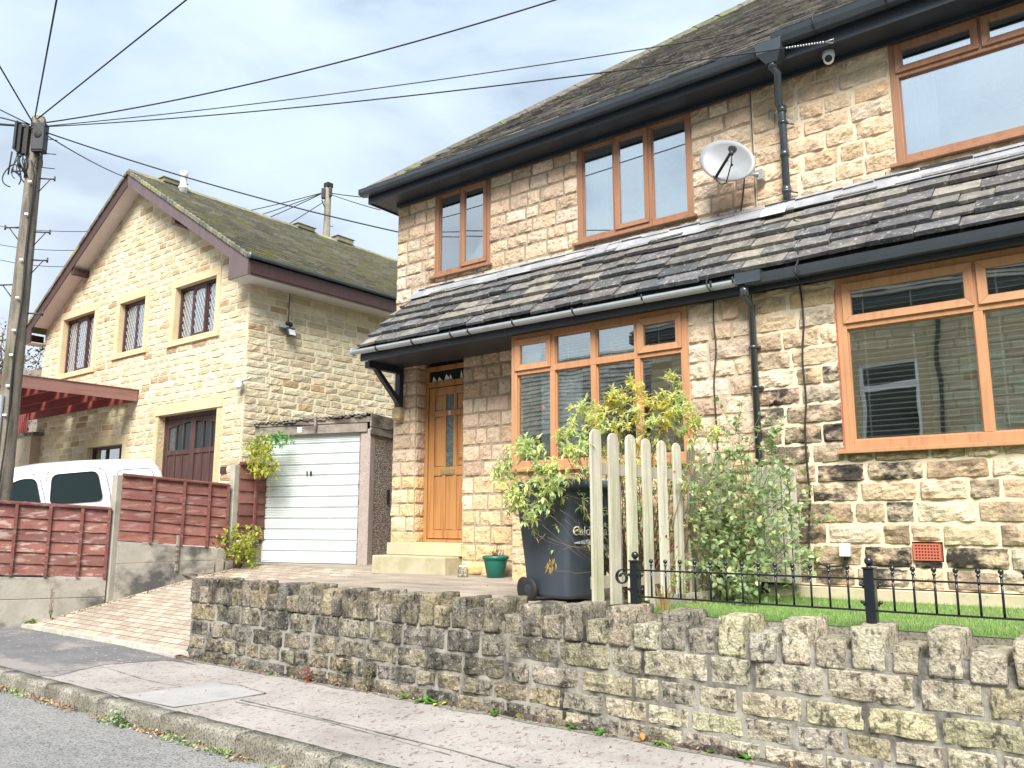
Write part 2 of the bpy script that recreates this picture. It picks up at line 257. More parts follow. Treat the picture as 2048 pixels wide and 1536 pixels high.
def brick_mat(name):
    m = bpy.data.materials.new(name); m.use_nodes = True; nt = m.node_tree; nt.nodes.clear(); L = nt.links.new
    out = N(nt, 'ShaderNodeOutputMaterial'); p = N(nt, 'ShaderNodeBsdfPrincipled', ins={'Roughness': 0.93}); L(p.outputs[0], out.inputs[0]); p.inputs['Specular IOR Level'].default_value = 0.15
    t = N(nt, 'ShaderNodeTexCoord'); b = N(nt, 'ShaderNodeTexBrick', ins={'Scale': 1.0, 'Mortar Size': 0.007, 'Mortar Smooth': 0.3, 'Bias': 0.0, 'Brick Width': 0.21, 'Row Height': 0.105})
    b.inputs['Color1'].default_value = (0.29, 0.235, 0.19, 1); b.inputs['Color2'].default_value = (0.43, 0.375, 0.30, 1); b.inputs['Mortar'].default_value = (0.14, 0.115, 0.09, 1)
    L(t.outputs['Object'], b.inputs['Vector'])
    n = N(nt, 'ShaderNodeTexNoise', ins={'Scale': 1.1, 'Detail': 8, 'Roughness': 0.65}); L(t.outputs['Object'], n.inputs['Vector'])
    mr = N(nt, 'ShaderNodeMapRange', ins={1: 0.46, 2: 0.66, 3: 0, 4: 0.65}); L(n.outputs[0], mr.inputs[0])
    mx = N(nt, 'ShaderNodeMix', data_type='RGBA'); L(mr.outputs[0], mx.inputs[0]); L(b.outputs[0], mx.inputs[6]); mx.inputs[7].default_value = (0.20, 0.155, 0.13, 1)
    n2 = N(nt, 'ShaderNodeTexNoise', ins={'Scale': 60, 'Detail': 4}); L(t.outputs['Object'], n2.inputs['Vector'])
    mr2 = N(nt, 'ShaderNodeMapRange', ins={1: 0.3, 2: 0.7, 3: 0.75, 4: 1.25}); L(n2.outputs[0], mr2.inputs[0])
    sc = N(nt, 'ShaderNodeVectorMath', operation='SCALE'); L(mx.outputs[2], sc.inputs[0]); L(mr2.outputs[0], sc.inputs['Scale']); L(sc.outputs[0], p.inputs['Base Color'])
    bp = N(nt, 'ShaderNodeBump', ins={'Strength': 0.6, 'Distance': 0.006}); bp.invert = True; L(b.outputs['Fac'], bp.inputs['Height']); L(bp.outputs[0], p.inputs['Normal'])
    return m
M['blocks'] = brick_mat('block_paving')
M['earth'] = mat('earth', base=(0.09, 0.075, 0.05), rough=1, bump=0.8, bs=20, bd=0.03)
M['hill'] = mat('hillside_grass', base=(0.09, 0.10, 0.04), rough=1, var=0.4, vs=0.4, bump=0.6, bs=3, bd=0.1)
M['lawnbase'] = mat('lawn_underlay', base=(0.13, 0.22, 0.055), rough=1, var=0.25, vs=5, bump=0.5, bs=80, bd=0.01)
def leafmat(name, trans=0.35, rough=0.45):
    m = bpy.data.materials.new(name); m.use_nodes = True; nt = m.node_tree; nt.nodes.clear(); L = nt.links.new
    out = N(nt, 'ShaderNodeOutputMaterial'); p = N(nt, 'ShaderNodeBsdfPrincipled', ins={'Roughness': rough}); a = N(nt, 'ShaderNodeAttribute', attribute_name='col')
    p.inputs['Specular IOR Level'].default_value = 0.35
    tr = N(nt, 'ShaderNodeBsdfTranslucent'); mx = N(nt, 'ShaderNodeMixShader', ins={0: trans}); L(a.outputs[0], p.inputs['Base Color']); L(a.outputs[0], tr.inputs[0])
    L(p.outputs[0], mx.inputs[1]); L(tr.outputs[0], mx.inputs[2]); L(mx.outputs[0], out.inputs[0]); return m
M['leaf'] = leafmat('leaf', 0.52); M['grass'] = leafmat('grass_blade', 0.3, 0.6); M['dryleaf'] = leafmat('dry_leaf', 0.2, 0.8)
M['twig'] = mat('twig_bark', base=(0.17, 0.115, 0.075), rough=0.85, var=0.3, vs=20, bump=0.3, bs=80, bd=0.002)
M['glass_up'] = glass_mat('upper_window_glass', 0.54, (0.9, 0.95, 0.95), 0.04)
M['glass_dn'] = glass_mat('ground_window_glass', 0.29, (0.9, 0.95, 0.95), 0.12)
M['glass_l'] = glass_mat('leaded_window_glass', 0.5, (0.5, 0.5, 0.5), 0.15)
M['glass_frost'] = mat('patterned_door_glass', base=(0.07, 0.10, 0.10), rough=0.12, spec=0.9, var=0.5, vs=20, bump=1.0, bs=24, bd=0.02)
M['darkglass'] = mat('dark_tinted_glass', base=(0.012, 0.022, 0.022), rough=0.03, spec=0.3, var=0, bump=0)
M['room'] = mat('room_plaster', base=(0.72, 0.70, 0.65), rough=0.9, var=0.1, bump=0)
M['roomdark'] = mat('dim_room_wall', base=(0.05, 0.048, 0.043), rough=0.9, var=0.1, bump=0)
M['curtain'] = mat('pale_curtain_cloth', base=(0.84, 0.86, 0.88), rough=0.9, var=0.06, bump=0.1)
M['blind'] = mat('cream_blind_slats', base=(0.80, 0.77, 0.69), rough=0.6, var=0.05, bump=0)
M['white'] = mat('white_paint', base=(0.80, 0.80, 0.79), rough=0.5, var=0.05, bump=0.05)
M['soffit_w'] = mat('white_soffit_board', base=(0.62, 0.59, 0.57), rough=0.7, var=0.08, bump=0.05)
M['vanpaint'] = mat('white_car_paint', base=(0.80, 0.82, 0.84), rough=0.18, spec=0.5, var=0.0, bump=0.0, coat=0.6)
M['bluepaint'] = mat('blue_car_paint', base=(0.02, 0.085, 0.19), rough=0.2, var=0.0, bump=0.0, coat=0.6)
M['rubber'] = mat('black_rubber', base=(0.014, 0.015, 0.016), rough=0.7, var=0.1, bump=0)
M['redlens'] = mat('red_lens', base=(0.45, 0.02, 0.02), rough=0.2, var=0, bump=0)
M['dgarage'] = mat('white_garage_door', base=(0.56, 0.61, 0.61), rough=0.45, spec=0.4, var=0.07, vs=2, bump=0.05, bs=20, bd=0.002, layers=[((0.38, 0.41, 0.40), 3, 0.55, 0.78, 7, (1, 1, 1.5), 0.45), ((0.40, 0.38, 0.24), 9, 0.6, 0.75, 6, (1, 1, 1), 0.25)])
def pebble_mat():
    m = bpy.data.materials.new('pebbledash'); m.use_nodes = True; nt = m.node_tree; nt.nodes.clear(); L = nt.links.new
    out = N(nt, 'ShaderNodeOutputMaterial'); p = N(nt, 'ShaderNodeBsdfPrincipled', ins={'Roughness': 0.85}); L(p.outputs[0], out.inputs[0])
    t = N(nt, 'ShaderNodeTexCoord'); v = N(nt, 'ShaderNodeTexVoronoi', ins={'Scale': 62.0}); L(t.outputs['Object'], v.inputs['Vector'])
    cr = N(nt, 'ShaderNodeValToRGB'); e = cr.color_ramp.elements; e[0].color = (0.10, 0.075, 0.06, 1); e[1].color = (0.50, 0.43, 0.36, 1); e3 = e.new(0.45); e3.color = (0.23, 0.19, 0.16, 1)
    s_ = N(nt, 'ShaderNodeSeparateColor'); L(v.outputs['Color'], s_.inputs[0]); L(s_.outputs[0], cr.inputs[0]); L(cr.outputs[0], p.inputs['Base Color'])
    b = N(nt, 'ShaderNodeBump', ins={'Strength': 1.0, 'Distance': 0.012}); b.invert = True; L(v.outputs['Distance'], b.inputs['Height']); L(b.outputs[0], p.inputs['Normal']); return m
M['pebble'] = pebble_mat()
M['aggregate'] = mat('exposed_aggregate_post', base=(0.33, 0.28, 0.255), rough=0.95, var=0.12, vs=8, bump=0.5, bs=60, bd=0.006, fine=0.2, layers=[((0.20, 0.12, 0.11), 45, 0.6, 0.66, 2, (1, 1, 1), 0.7), ((0.62, 0.55, 0.38), 30, 0.68, 0.72, 2, (1, 1, 1), 0.9)])
M['asb'] = mat('corrugated_cement_sheet', base=(0.20, 0.19, 0.18), rough=0.9, var=0.3, vs=5, bump=0.4, bs=30, bd=0.006)
M['bin'] = mat('charcoal_bin_plastic', base=(0.050, 0.066, 0.084), rough=0.45, spec=0.45, var=0.12, vs=3, bump=0.12, bs=120, bd=0.002, layers=[((0.11, 0.13, 0.15), 6, 0.62, 0.8, 7, (1, 1, 0.3), 0.3)])
M['greenpot'] = mat('green_plastic_pot', base=(0.008, 0.13, 0.095), rough=0.4, spec=0.5, var=0.1, vs=4, bump=0.05)
M['rail'] = mat('black_gloss_railing', base=(0.010, 0.013, 0.018), rough=0.25, spec=0.6, var=0.1, bump=0.05)
M['dish'] = mat('grey_dish_paint', base=(0.25, 0.265, 0.28), rough=0.45, spec=0.4, var=0.12, vs=6, bump=0.0, layers=[((0.20, 0.17, 0.13), 7, 0.56, 0.72, 8, (1, 1, 1), 0.5)])
M['brass'] = mat('polished_brass', base=(0.75, 0.58, 0.28), rough=0.25, metal=0.8, var=0, bump=0)
M['steel'] = mat('galvanised_steel', base=(0.50, 0.52, 0.54), rough=0.4, metal=0.7, var=0.1, bump=0)
M['boxgrey'] = mat('grey_plastic_box', base=(0.028, 0.032, 0.038), rough=0.5, var=0.1, bump=0)
M['ltgrey'] = mat('pale_grey_plastic', base=(0.50, 0.52, 0.56), rough=0.5, var=0.05, bump=0)
M['terracotta'] = mat('terracotta', base=(0.40, 0.105, 0.065), rough=0.8, var=0.1, bump=0.2)
M['render'] = mat('stained_cream_render', base=(0.46, 0.39, 0.27), rough=0.95, var=0.15, vs=3, bump=0.3, bs=20, bd=0.01, layers=[((0.16, 0.12, 0.08), 5, 0.6, 0.68, 7, (1, 1, 1), 0.7)])
M['clearglass'] = glass_mat('clear_bottle_glass', 0.15, (0.88, 0.92, 0.9))
M['ltstep'] = mat('worn_stone_step', base=(0.46, 0.40, 0.29), rough=0.9, var=0.12, vs=4, bump=0.5, bs=30, bd=0.008, layers=[((0.26, 0.26, 0.13), 2.5, 0.45, 0.65, 7, (1, 1, 1), 0.6), ((0.10, 0.09, 0.07), 7, 0.62, 0.74, 7, (1, 1, 1), 0.5)])
# ------------------------------------------------------------------ ground
WALL_X0, WALL_Y0, WALL_Y1, WTOP = -7.86, 4.75, 5.08, 0.925
GZ = 0.88
def sm(a, b, x):
    t = max(0, min(1, (x - a) / (b - a))); return t * t * (3 - 2 * t)
def pav_z(y): return 0.135 + 0.012 * (y - 3.4)
def drive_z(x, y):
    r = 0.17 + 0.70 * max(0, min(1, (y - 4.78) / 2.75)) ** 0.92
    return r + (GZ - r) * sm(-7.95, -7.6, x) if y < 7.6 else GZ
def nb_z(x, y): return 0.17 + max(0, min(1.5, (y - 4.78) * 0.31))
def sheet(xs, ys, f, mb=None, c=None):
    mb = mb or MB(); g = [[mb.addv((x, y, f(x, y)), c) for x in xs] for y in ys]
    for j in range(len(ys) - 1):
        for i in range(len(xs) - 1): mb.face([g[j][i], g[j][i + 1], g[j + 1][i + 1], g[j + 1][i]], True)
    return mb
def fr(a, b, n): return [a + (b - a) * i / n for i in range(n + 1)]
def terr(x, y):
    z = -0.35
    if y > 14: z += 5.5 * sm(15, 42, y)
    if x < -28: z += 3.2 * sm(-28, -44, x) * sm(0, 12, y)
    return z + (0.4 * noise.noise(Vector((x * 0.05, y * 0.05, 0))) if y > 15 else 0)
struct('ground', sheet(fr(-300, -60, 6) + fr(-56, 40, 24) + fr(50, 300, 6), fr(-200, -20, 5) + fr(-16, 60, 19) + fr(80, 300, 5), terr), M['hill'])
struct('road', sheet(fr(-60, 30, 60), fr(-2.7, 3.30, 8), lambda x, y: 0.0 + 0.03 * (1 - ((y - 0.3) / 3.0) ** 2)), M['asphalt'])
struct('pavement', sheet(fr(-60, 30, 90), [3.41, 3.8, 4.3, 4.8], lambda x, y: pav_z(y)), M['pave'])
struct('far_pavement', sheet(fr(-60, 30, 30), [-4.6, -2.86], lambda x, y: 0.13), M['pave'])
# joints, the dark tarmac strip and the pale square patch in the footway (photo survey points on the footway plane)
def patch(pts, dz, n=10, jit=0.02):
    P = [atZ(x, y, pav_z(4.0)) for x, y in pts]; mb = MB(); out = []
    for a, b in zip(P, P[1:] + P[:1]):
        for k in range(n):
            q = a.lerp(b, k / n); out.append((q.x + rnd(-jit, jit), q.y + rnd(-jit, jit)))
    return out
def inset(pts, name, m, dz, jit):
    o = patch(pts, dz, 10, jit); mb = MB(); mb.poly([(x, min(4.79, max(3.42, y)), pav_z(min(4.79, max(3.42, y))) + dz) for x, y in o]); return struct(name, mb, m)
inset([(-160, 1232), (35, 1252), (200, 1283), (345, 1318), (400, 1333), (330, 1322), (210, 1330), (110, 1352), (-60, 1345), (-200, 1300)], 'tarmac_patch', M['pavedark'], 0.004, 0.015)
inset([(235, 1392), (430, 1366), (532, 1388), (348, 1414)], 'square_patch', M['pavelight'], 0.004, 0.004)
jm = mat('joint_dirt', base=(0.17, 0.165, 0.145), rough=1, var=0.4, vs=9, bump=0.3)
mb = MB()
def joint(px, w):
    P = [atZ(x, y, pav_z(4.0)) for x, y in px]; Q = []
    for a, b in zip(P, P[1:]):
        for k in range(10): Q.append(a.lerp(b, k / 10))
    Q.append(P[-1])
    for a, b in zip(Q, Q[1:]):
        d = Vector((b.y - a.y, a.x - b.x, 0)).normalized() * w * .62 * rnd(0.5, 1.5)
        r = lambda p: (p.x, min(4.78, max(3.42, p.y)), pav_z(min(4.78, max(3.42, p.y))) + 0.006)
        mb.poly([r(a - d), r(b - d), r(b + d), r(a + d)])
for px, w in (([(0, 1282), (60, 1262), (115, 1253)], 0.006), ([(50, 1347), (200, 1336), (340, 1322), (400, 1322)], 0.007), ([(215, 1337), (290, 1360), (365, 1375)], 0.006), ([(250, 1386), (360, 1374), (430, 1366)], 0.005), ([(348, 1414), (450, 1401), (532, 1388)], 0.008),
              ([(480, 1400), (620, 1432), (900, 1500), (1030, 1536)], 0.010), ([(190, 1375), (330, 1420), (600, 1490), (800, 1545)], 0.008), ([(470, 1404), (640, 1440), (900, 1510)], 0.006), ([(430, 1366), (480, 1372), (532, 1388)], 0.006), ([(235, 1392), (290, 1402), (348, 1414)], 0.007)): joint(px, w)
struct('footway_joints', mb, jm)
# edge damp strip under the wall
mb = sheet(fr(WALL_X0, 3, 60), [0, 1], lambda x, y: 0)
mb = MB(); 
for a, b in zip(fr(WALL_X0 - 0.05, 4, 90), fr(WALL_X0 - 0.05, 4, 90)[1:]):
    w1 = 4.66 + 0.06 * noise.noise(Vector((a * 3, 0, 0))); w2 = 4.66 + 0.06 * noise.noise(Vector((b * 3, 0, 0)))
    mb.poly([(a, w1, pav_z(w1) + 0.003), (b, w2, pav_z(w2) + 0.003), (b, 4.79, pav_z(4.79) + 0.003), (a, 4.79, pav_z(4.79) + 0.003)])
struct('gully_dirt', mb, jm)
# kerb
mb = MB(); kx = -60 + 0.3; cuts = []
x = -62.0
base = at(3, 1349, 3.3).x
k0 = base - 0.915 * 60
for i in range(100):
    a = k0 + i * 0.915; b = a + 0.905; z0 = -0.2; t = 0.137 + rnd(-0.004, 0.004); prof = [(3.30, z0), (3.30, t - 0.035), (3.303, t - 0.014), (3.311, t - 0.003), (3.325, t), (3.43, t + 0.003), (3.43, z0)]
    n = 6; col = vary((1, 1, 1), 0.12); g = []
    for k in range(n + 1):
        xx = a + (b - a) * k / n
        g.append([mb.addv((xx + (rnd(-.004, .004) if 0 < k < n else 0), y + noise.noise(Vector((xx * 6, z * 9, 1))) * 0.008 * (z > 0), z + noise.noise(Vector((xx * 5, y * 9, 7))) * 0.006 * (z > 0)), col) for y, z in prof])
    for p, q in zip(g, g[1:]):
        for j in range(len(prof) - 1): mb.face([p[j], q[j], q[j + 1], p[j + 1]], 0 < j < 5)
    mb.face(g[0]); mb.face(g[-1][::-1])
struct('kerb', mb, M['kerb'])
mb = MB(); mb.box((-60, -2.86, -0.2), (30, -2.70, 0.135)); struct('far_kerb', mb, M['kerb'])
# drive, forecourt
struct('driveway', sheet(fr(-12.05, -7.6, 22), fr(4.80, 7.62, 14), drive_z), M['blocks'])
def fc(x, y): return GZ + 0.004
struct('forecourt', sheet(fr(-12.05, -7.6, 5), fr(7.6, 14, 6), lambda x, y: GZ, sheet(fr(-7.6, -3.28, 10), fr(5.07, 7.95, 6), lambda x, y: GZ)), M['forecourt'])
mb = MB()
for a, b in zip(fr(-14.5, -7.86, 12), fr(-14.5, -7.86, 12)[1:]): mb.box((a, 4.755, 0.0), (b - 0.006, 4.825, 0.20 + rnd(-.004, .004)))
struct('drive_edging', mb, mat('pale_edging', base=(0.42, 0.40, 0.34), rough=0.9, var=0.3, vs=5, fine=0.3))
mb = MB(); mb.box((-12.0, 6.6, -0.3), (-8.0, 6.7, 0.4)); 
struct('neighbour_drive', sheet(fr(-30, -12.05, 14), fr(4.80, 9.45, 10), nb_z), M['pave'])
# lawn of short artificial grass
struct('lawn', sheet(fr(-3.28, 6, 12), fr(5.075, 6.95, 3), lambda x, y: GZ), M['lawnbase'])
mb = MB()
for i in range(26000):
    x, y = rnd(-3.05, 1.2), rnd(5.085, 6.9)
    if x > 0 and random.random() < 0.5: continue
    h = rnd(0.012, 0.030); a = rnd(0, 6.28); w = 0.0022; dx, dy = math.cos(a) * w, math.sin(a) * w; lx, ly = rnd(-.014, .014), rnd(-.014, .014)
    c = vary(random.choice([(0.19, 0.34, 0.085), (0.25, 0.35, 0.12), (0.16, 0.31, 0.06), (0.28, 0.34, 0.14)]), 0.35, 0.15)
    mb.poly([(x - dx, y - dy, GZ), (x + dx, y + dy, GZ), (x + lx, y + ly, GZ + h)], c)
tag(struct('turf', mb, M['grass'], 'stuff'), 'bright green short turf behind the low castellated stone wall', 'grass')

mb = MB(); mb.box((-3.27, 5.05, .70), (3.2, 5.0745, GZ - .004)); mb.box((-7.6, 5.05, .70), (-3.28, 5.0695, GZ - .004)); struct('turf_edging', mb, M['kerb'])
# ------------------------------------------------------------------ masonry
def wall_cells(L0, L1, z0, z1, holes):
    xs = sorted(set([L0, L1] + [h[0] for h in holes] + [h[1] for h in holes])); xs = [x for x in xs if L0 <= x <= L1]; out = []
    for a, b in zip(xs, xs[1:]):
        if b - a < 1e-4: continue
        a0, b0 = a, b
        hs = sorted([(h[2], h[3]) for h in holes if h[0] <= a + 1e-5 and h[1] >= b - 1e-5]); z = z0
        for p, q in hs:
            if p > z: out.append((a, b, z, min(p, z1)))
            z = max(z, q)
        if z < z1: out.append((a, b, z, z1))
    return out
def stone_wall(parent, name, O, U, Nn, L0, L1, z0, z1, holes, courses, slen, pal, bulge=0.03, rough=0.012, joint=0.012, stone='stone', mortar=None, clip=None, dens=(12, 7), thick=0.22, hide=None, mmat='mortar'):
    """coursed rock-faced stones standing proud of a bed of mortar; s along U, height = z"""
    O, U, Nn = Vector(O), Vector(U).normalized(), Vector(Nn).normalized()
    P = lambda s, z, d: Vector((O.x + U.x * s + Nn.x * d, O.y + U.y * s + Nn.y * d, z))
    ms, mm = MB(), MB()
    for a, b, p, q in wall_cells(L0, L1, z0, z1, holes):
        if a == L0: a += .005
        if b == L1: b -= .005
        if clip:
            n = max(1, int((b - a) / 0.5)); xs = fr(a, b, n)
            for u, v in zip(xs, xs[1:]):
                zu, zv = min(q, clip(u)), min(q, clip(v))
                if zu <= p and zv <= p: continue
                zu, zv = max(zu, p), max(zv, p)
                c = mortar((u + v) / 2, p)
                mm.hexa([P(u, p, 0), P(v, p, 0), P(v, p, -thick), P(u, p, -thick), P(u, zu, 0), P(v, zv, 0), P(v, zv, -thick), P(u, zu, -thick)], c)
        else:
            n = max(1, int((b - a) / 1.0)); xs = fr(a, b, n)
            for u, v in zip(xs, xs[1:]): mm.hexa([P(u, p, 0), P(v, p, 0), P(v, p, -thick), P(u, p, -thick), P(u, q, 0), P(v, q, 0), P(v, q, -thick), P(u, q, -thick)], mortar((u + v) / 2, p))
    z = z0; ci = 0
    while z < z1 - 0.03:
        h = courses(ci, z); ci += 1
        zt = min(z + h, z1)
        if z1 - zt < 0.05: zt = z1
        xs = sorted(set([L0, L1] + [x for hh in holes if hh[3] > z + 1e-3 and hh[2] < zt - 1e-3 for x in hh[:2]])); xs = [x for x in xs if L0 <= x <= L1]
        for a, b in zip(xs, xs[1:]):
            hs = [(hh[2], hh[3]) for hh in holes if hh[0] <= a + 1e-5 and hh[1] >= b - 1e-5 and hh[3] > z and hh[2] < zt]
            lo, hi = z, zt
            for p, q in hs:
                if p <= lo and q >= hi: lo = hi = 0
                elif p <= lo: lo = q
                elif q >= hi: hi = p
            if hi - lo < 0.025 or b - a < 0.02: continue
            s = a - (rnd(0, 0.5) * slen(z) if a == L0 and False else 0)
            while s < b - 1e-4:
                w = slen(z) * rnd(0.62, 1.4) * (1 if hi - lo > 0.1 else 1)
                e = min(s + w, b)
                if b - e < slen(z) * 0.35: e = b
                s0, s1 = max(s, a), e; s = e
                if hide and hide((s0 + s1) / 2, (lo + hi) / 2): continue
                if clip and clip((s0 + s1) / 2) < lo + 0.02: continue
                col = pal((s0 + s1) / 2, (lo + hi) / 2); j = joint / 2; sd_ = Vector((rnd(0, 99), rnd(0, 99), rnd(0, 99)))
                nx = max(4, min(dens[0], int((s1 - s0) / 0.028) + 2)); nz_ = dens[1]; bl = bulge * rnd(0.65, 1.25); g = []
                tx, tz = rnd(-.35, .35), rnd(-.3, .3); wob = [rnd(-j * .5, j * .5) for _ in range(4)]
                for jz in range(nz_ + 1):
                    row = []
                    for ix in range(nx + 1):
                        fx, fz = ix / nx, jz / nz_
                        # squeeze the first ring in towards the edge
                        ex = 0 if ix == 0 else 1 if ix == nx else 0.055 + 0.89 * (ix - 1) / (nx - 2)
                        ez = 0 if jz == 0 else 1 if jz == nz_ else 0.08 + 0.84 * (jz - 1) / (nz_ - 2)
                        S0, S1 = s0 + j + wob[0], s1 - j + wob[1]; Z0, Z1 = lo + j + wob[2], hi - j + wob[3]
                        ss = S0 + (S1 - S0) * ex; zz = Z0 + (Z1 - Z0) * ez
                        if ix in (0, nx) or jz in (0, nz_): d = -0.006
                        else:
                            u, v = abs(ex * 2 - 1), abs(ez * 2 - 1)
                            d = 0.006 + bl * (1 - u ** 4) * (1 - v ** 4) * (1 + tx * (ex * 2 - 1) + tz * (ez * 2 - 1))
                            q = Vector((ss * 1.0, zz * 1.0, 0)) + sd_
                            d += rough * (noise.noise(q * 8) * 1.5 + abs(noise.noise(q * 17)) * 1.7 - 0.4 + noise.noise(q * 38) * 0.7)
                            d = max(d, 0.001); ss += rnd(-.003, .003); zz += rnd(-.003, .003)
                        if clip: zz = min(zz, clip(ss) + 0.0)
                        row.append(ms.addv(P(ss, zz, d), col))
                    g.append(row)
                for r0, r1 in zip(g, g[1:]):
                    for k in range(nx): ms.face([r0[k], r0[k + 1], r1[k + 1], r1[k]], False)
        z = zt
    w = mm.build(name, M[mmat], parent); st = ms.build('stone_facing', M[stone], w)
    return w
def face_dir_ok(U, Nn): pass

# window of uPVC or timber; cells in fractions: (x0,x1,z0,z1,opening)
def window(parent, X0, X1, Z0, Z1, Y, cells, fm, gm, fw=0.055, depth=0.07, proud=0.012, sill=True, leaded=False, xdir=None, sashm=None, name='window', sillm=None, arch=False):
    """frame in the wall plane y=Y facing -Y; each cell gets a pane and, where it opens, a casement"""
    yf = Y - proud; mb = MB()
    xs = sorted(set([round(c[0], 4) for c in cells] + [round(c[1], 4) for c in cells]))
    mb.box((X0, yf, Z0), (X0 + fw, yf + depth, Z1)); mb.box((X1 - fw, yf, Z0), (X1, yf + depth, Z1))
    mb.box((X0 + fw, yf, Z0), (X1 - fw, yf + depth, Z0 + fw)); mb.box((X0 + fw, yf, Z1 - fw), (X1 - fw, yf + depth, Z1))
    ix0, ix1, iz0, iz1 = X0 + fw * .5, X1 - fw * .5, Z0 + fw * .5, Z1 - fw * .5
    LX = lambda f: ix0 + (ix1 - ix0) * f
    LZ = lambda f: iz0 + (iz1 - iz0) * f
    hw = fw * 0.42; done = set()
    for a, b, p, q, op in cells:
        if a > 0.001 and (round(a, 3), round(p, 3)) not in done:
            done.add((round(a, 3), round(p, 3)))
            mb.box((LX(a) - hw, yf + 0.002, max(LZ(p) - (hw if p > .001 else 0), Z0 + fw)), (LX(a) + hw, yf + depth, min(LZ(q) + (-hw if q < .999 else 0), Z1 - fw)))
    for p in sorted(set([round(c[2], 4) for c in cells if c[2] > 0.001])):
        mb.box((X0 + fw, yf + 0.0035, LZ(p) - hw), (X1 - fw, yf + depth - 0.001, LZ(p) + hw))
    if sill: mb.box((X0 - 0.05, yf - 0.055, Z0 - 0.035), (X1 + 0.05, yf + 0.05, Z0 - 0.002))
    w = mb.build(name, fm, parent, bevel=0.004)
    for a, b, p, q, op in cells:
        x0 = (X0 + fw) if a < .001 else LX(a) + hw; x1 = (X1 - fw) if b > .999 else LX(b) - hw
        z0 = (Z0 + fw) if p < .001 else LZ(p) + hw; z1 = (Z1 - fw) if q > .999 else LZ(q) - hw
        yy = yf + 0.04
        if op:
            c = MB(); sw = fw * 0.62; o_ = 0.018; y0 = yf - 0.018; y1 = yf + 0.03
            ax0, ax1, az0, az1 = x0 - o_, x1 + o_, z0 - o_, z1 + o_; s2 = sw + o_
            # mitred casement members
            for (P0, P1, Q0, Q1) in (((ax0, az0), (ax1, az0), (ax1 - s2, az0 + s2), (ax0 + s2, az0 + s2)), ((ax1, az0), (ax1, az1), (ax1 - s2, az1 - s2), (ax1 - s2, az0 + s2)), ((ax1, az1), (ax0, az1), (ax0 + s2, az1 - s2), (ax1 - s2, az1 - s2)), ((ax0, az1), (ax0, az0), (ax0 + s2, az0 + s2), (ax0 + s2, az1 - s2))):
                c.hexa([(P0[0], y0, P0[1]), (P1[0], y0, P1[1]), (Q0[0], y0 + .008, Q0[1]), (Q1[0], y0 + .008, Q1[1]), (P0[0], y1, P0[1]), (P1[0], y1, P1[1]), (Q0[0], y1, Q0[1]), (Q1[0], y1, Q1[1])])
            c.build('casement', sashm or fm, w, bevel=0.003); x0 += sw; x1 -= sw; z0 += sw; z1 -= sw; yy = yf + 0.012
        g = MB(); n = 3
        ys = [yy + noise.noise(Vector((x0, z0, 3))) * 0.0 for _ in range(2)]
        g.box((x0 - .004, yy, z0 - .004), (x1 + .004, yy + 0.006, z1 + .004)); g.build('pane', gm, w)
        if not op:
            b_ = MB(); t_ = 0.010
            b_.box((x0, yy - .012, z0), (x0 + t_, yy, z1)); b_.box((x1 - t_, yy - .012, z0), (x1, yy, z1)); b_.box((x0 + t_, yy - .012, z0), (x1 - t_, yy, z0 + t_)); b_.box((x0 + t_, yy - .012, z1 - t_), (x1 - t_, yy, z1))
            b_.build('glazing_bead', fm, w)
        if leaded:
            l = MB(); st = 0.105; r = 0.0035; W_, H_ = x1 - x0, z1 - z0; sl_ = 1.65
            for sg in (1, -1):
                k = -H_ / sl_
                while k < W_ + H_ / sl_:
                    # line x = k + sg*(z)/sl
                    pts = []
                    for zz in (0, H_):
                        pts.append((k + (zz / sl_ if sg > 0 else (H_ - zz) / sl_), zz))
                    (xa, za), (xb, zb) = pts; m = (zb - za) / (xb - xa)
                    lo_, hi_ = 0.0, 1.0
                    for lim, sgn in ((0, 1), (W_, -1)):
                        fa, fb = sgn * (xa - lim), sgn * (xb - lim)
                        if fa < 0 and fb < 0: lo_ = 2
                        elif fa < 0: lo_ = max(lo_, fa / (fa - fb))
                        elif fb < 0: hi_ = min(hi_, fa / (fa - fb))
                    if lo_ < hi_:
                        A = (x0 + xa + (xb - xa) * lo_, yy - .004, z0 + za + (zb - za) * lo_); B = (x0 + xa + (xb - xa) * hi_, yy - .004, z0 + za + (zb - za) * hi_)
                        l.tube([A, B], r, 4, caps=False)
                    k += st
            l.build('leading', M['ltgrey'], w)
        if arch:
            c = MB(); W_ = x1 - x0; pts = [(x0, yy - .012, z1)] + [(x0 + W_ * t, yy - .012, z1 - 0.055 * (2 * t - 1) ** 2 - .008) for t in fr(0, 1, 8)] + [(x1, yy - .012, z1)]
            c.prism(pts, (0, .012, 0)); c.build('arched_bead', fm, w)
    return w
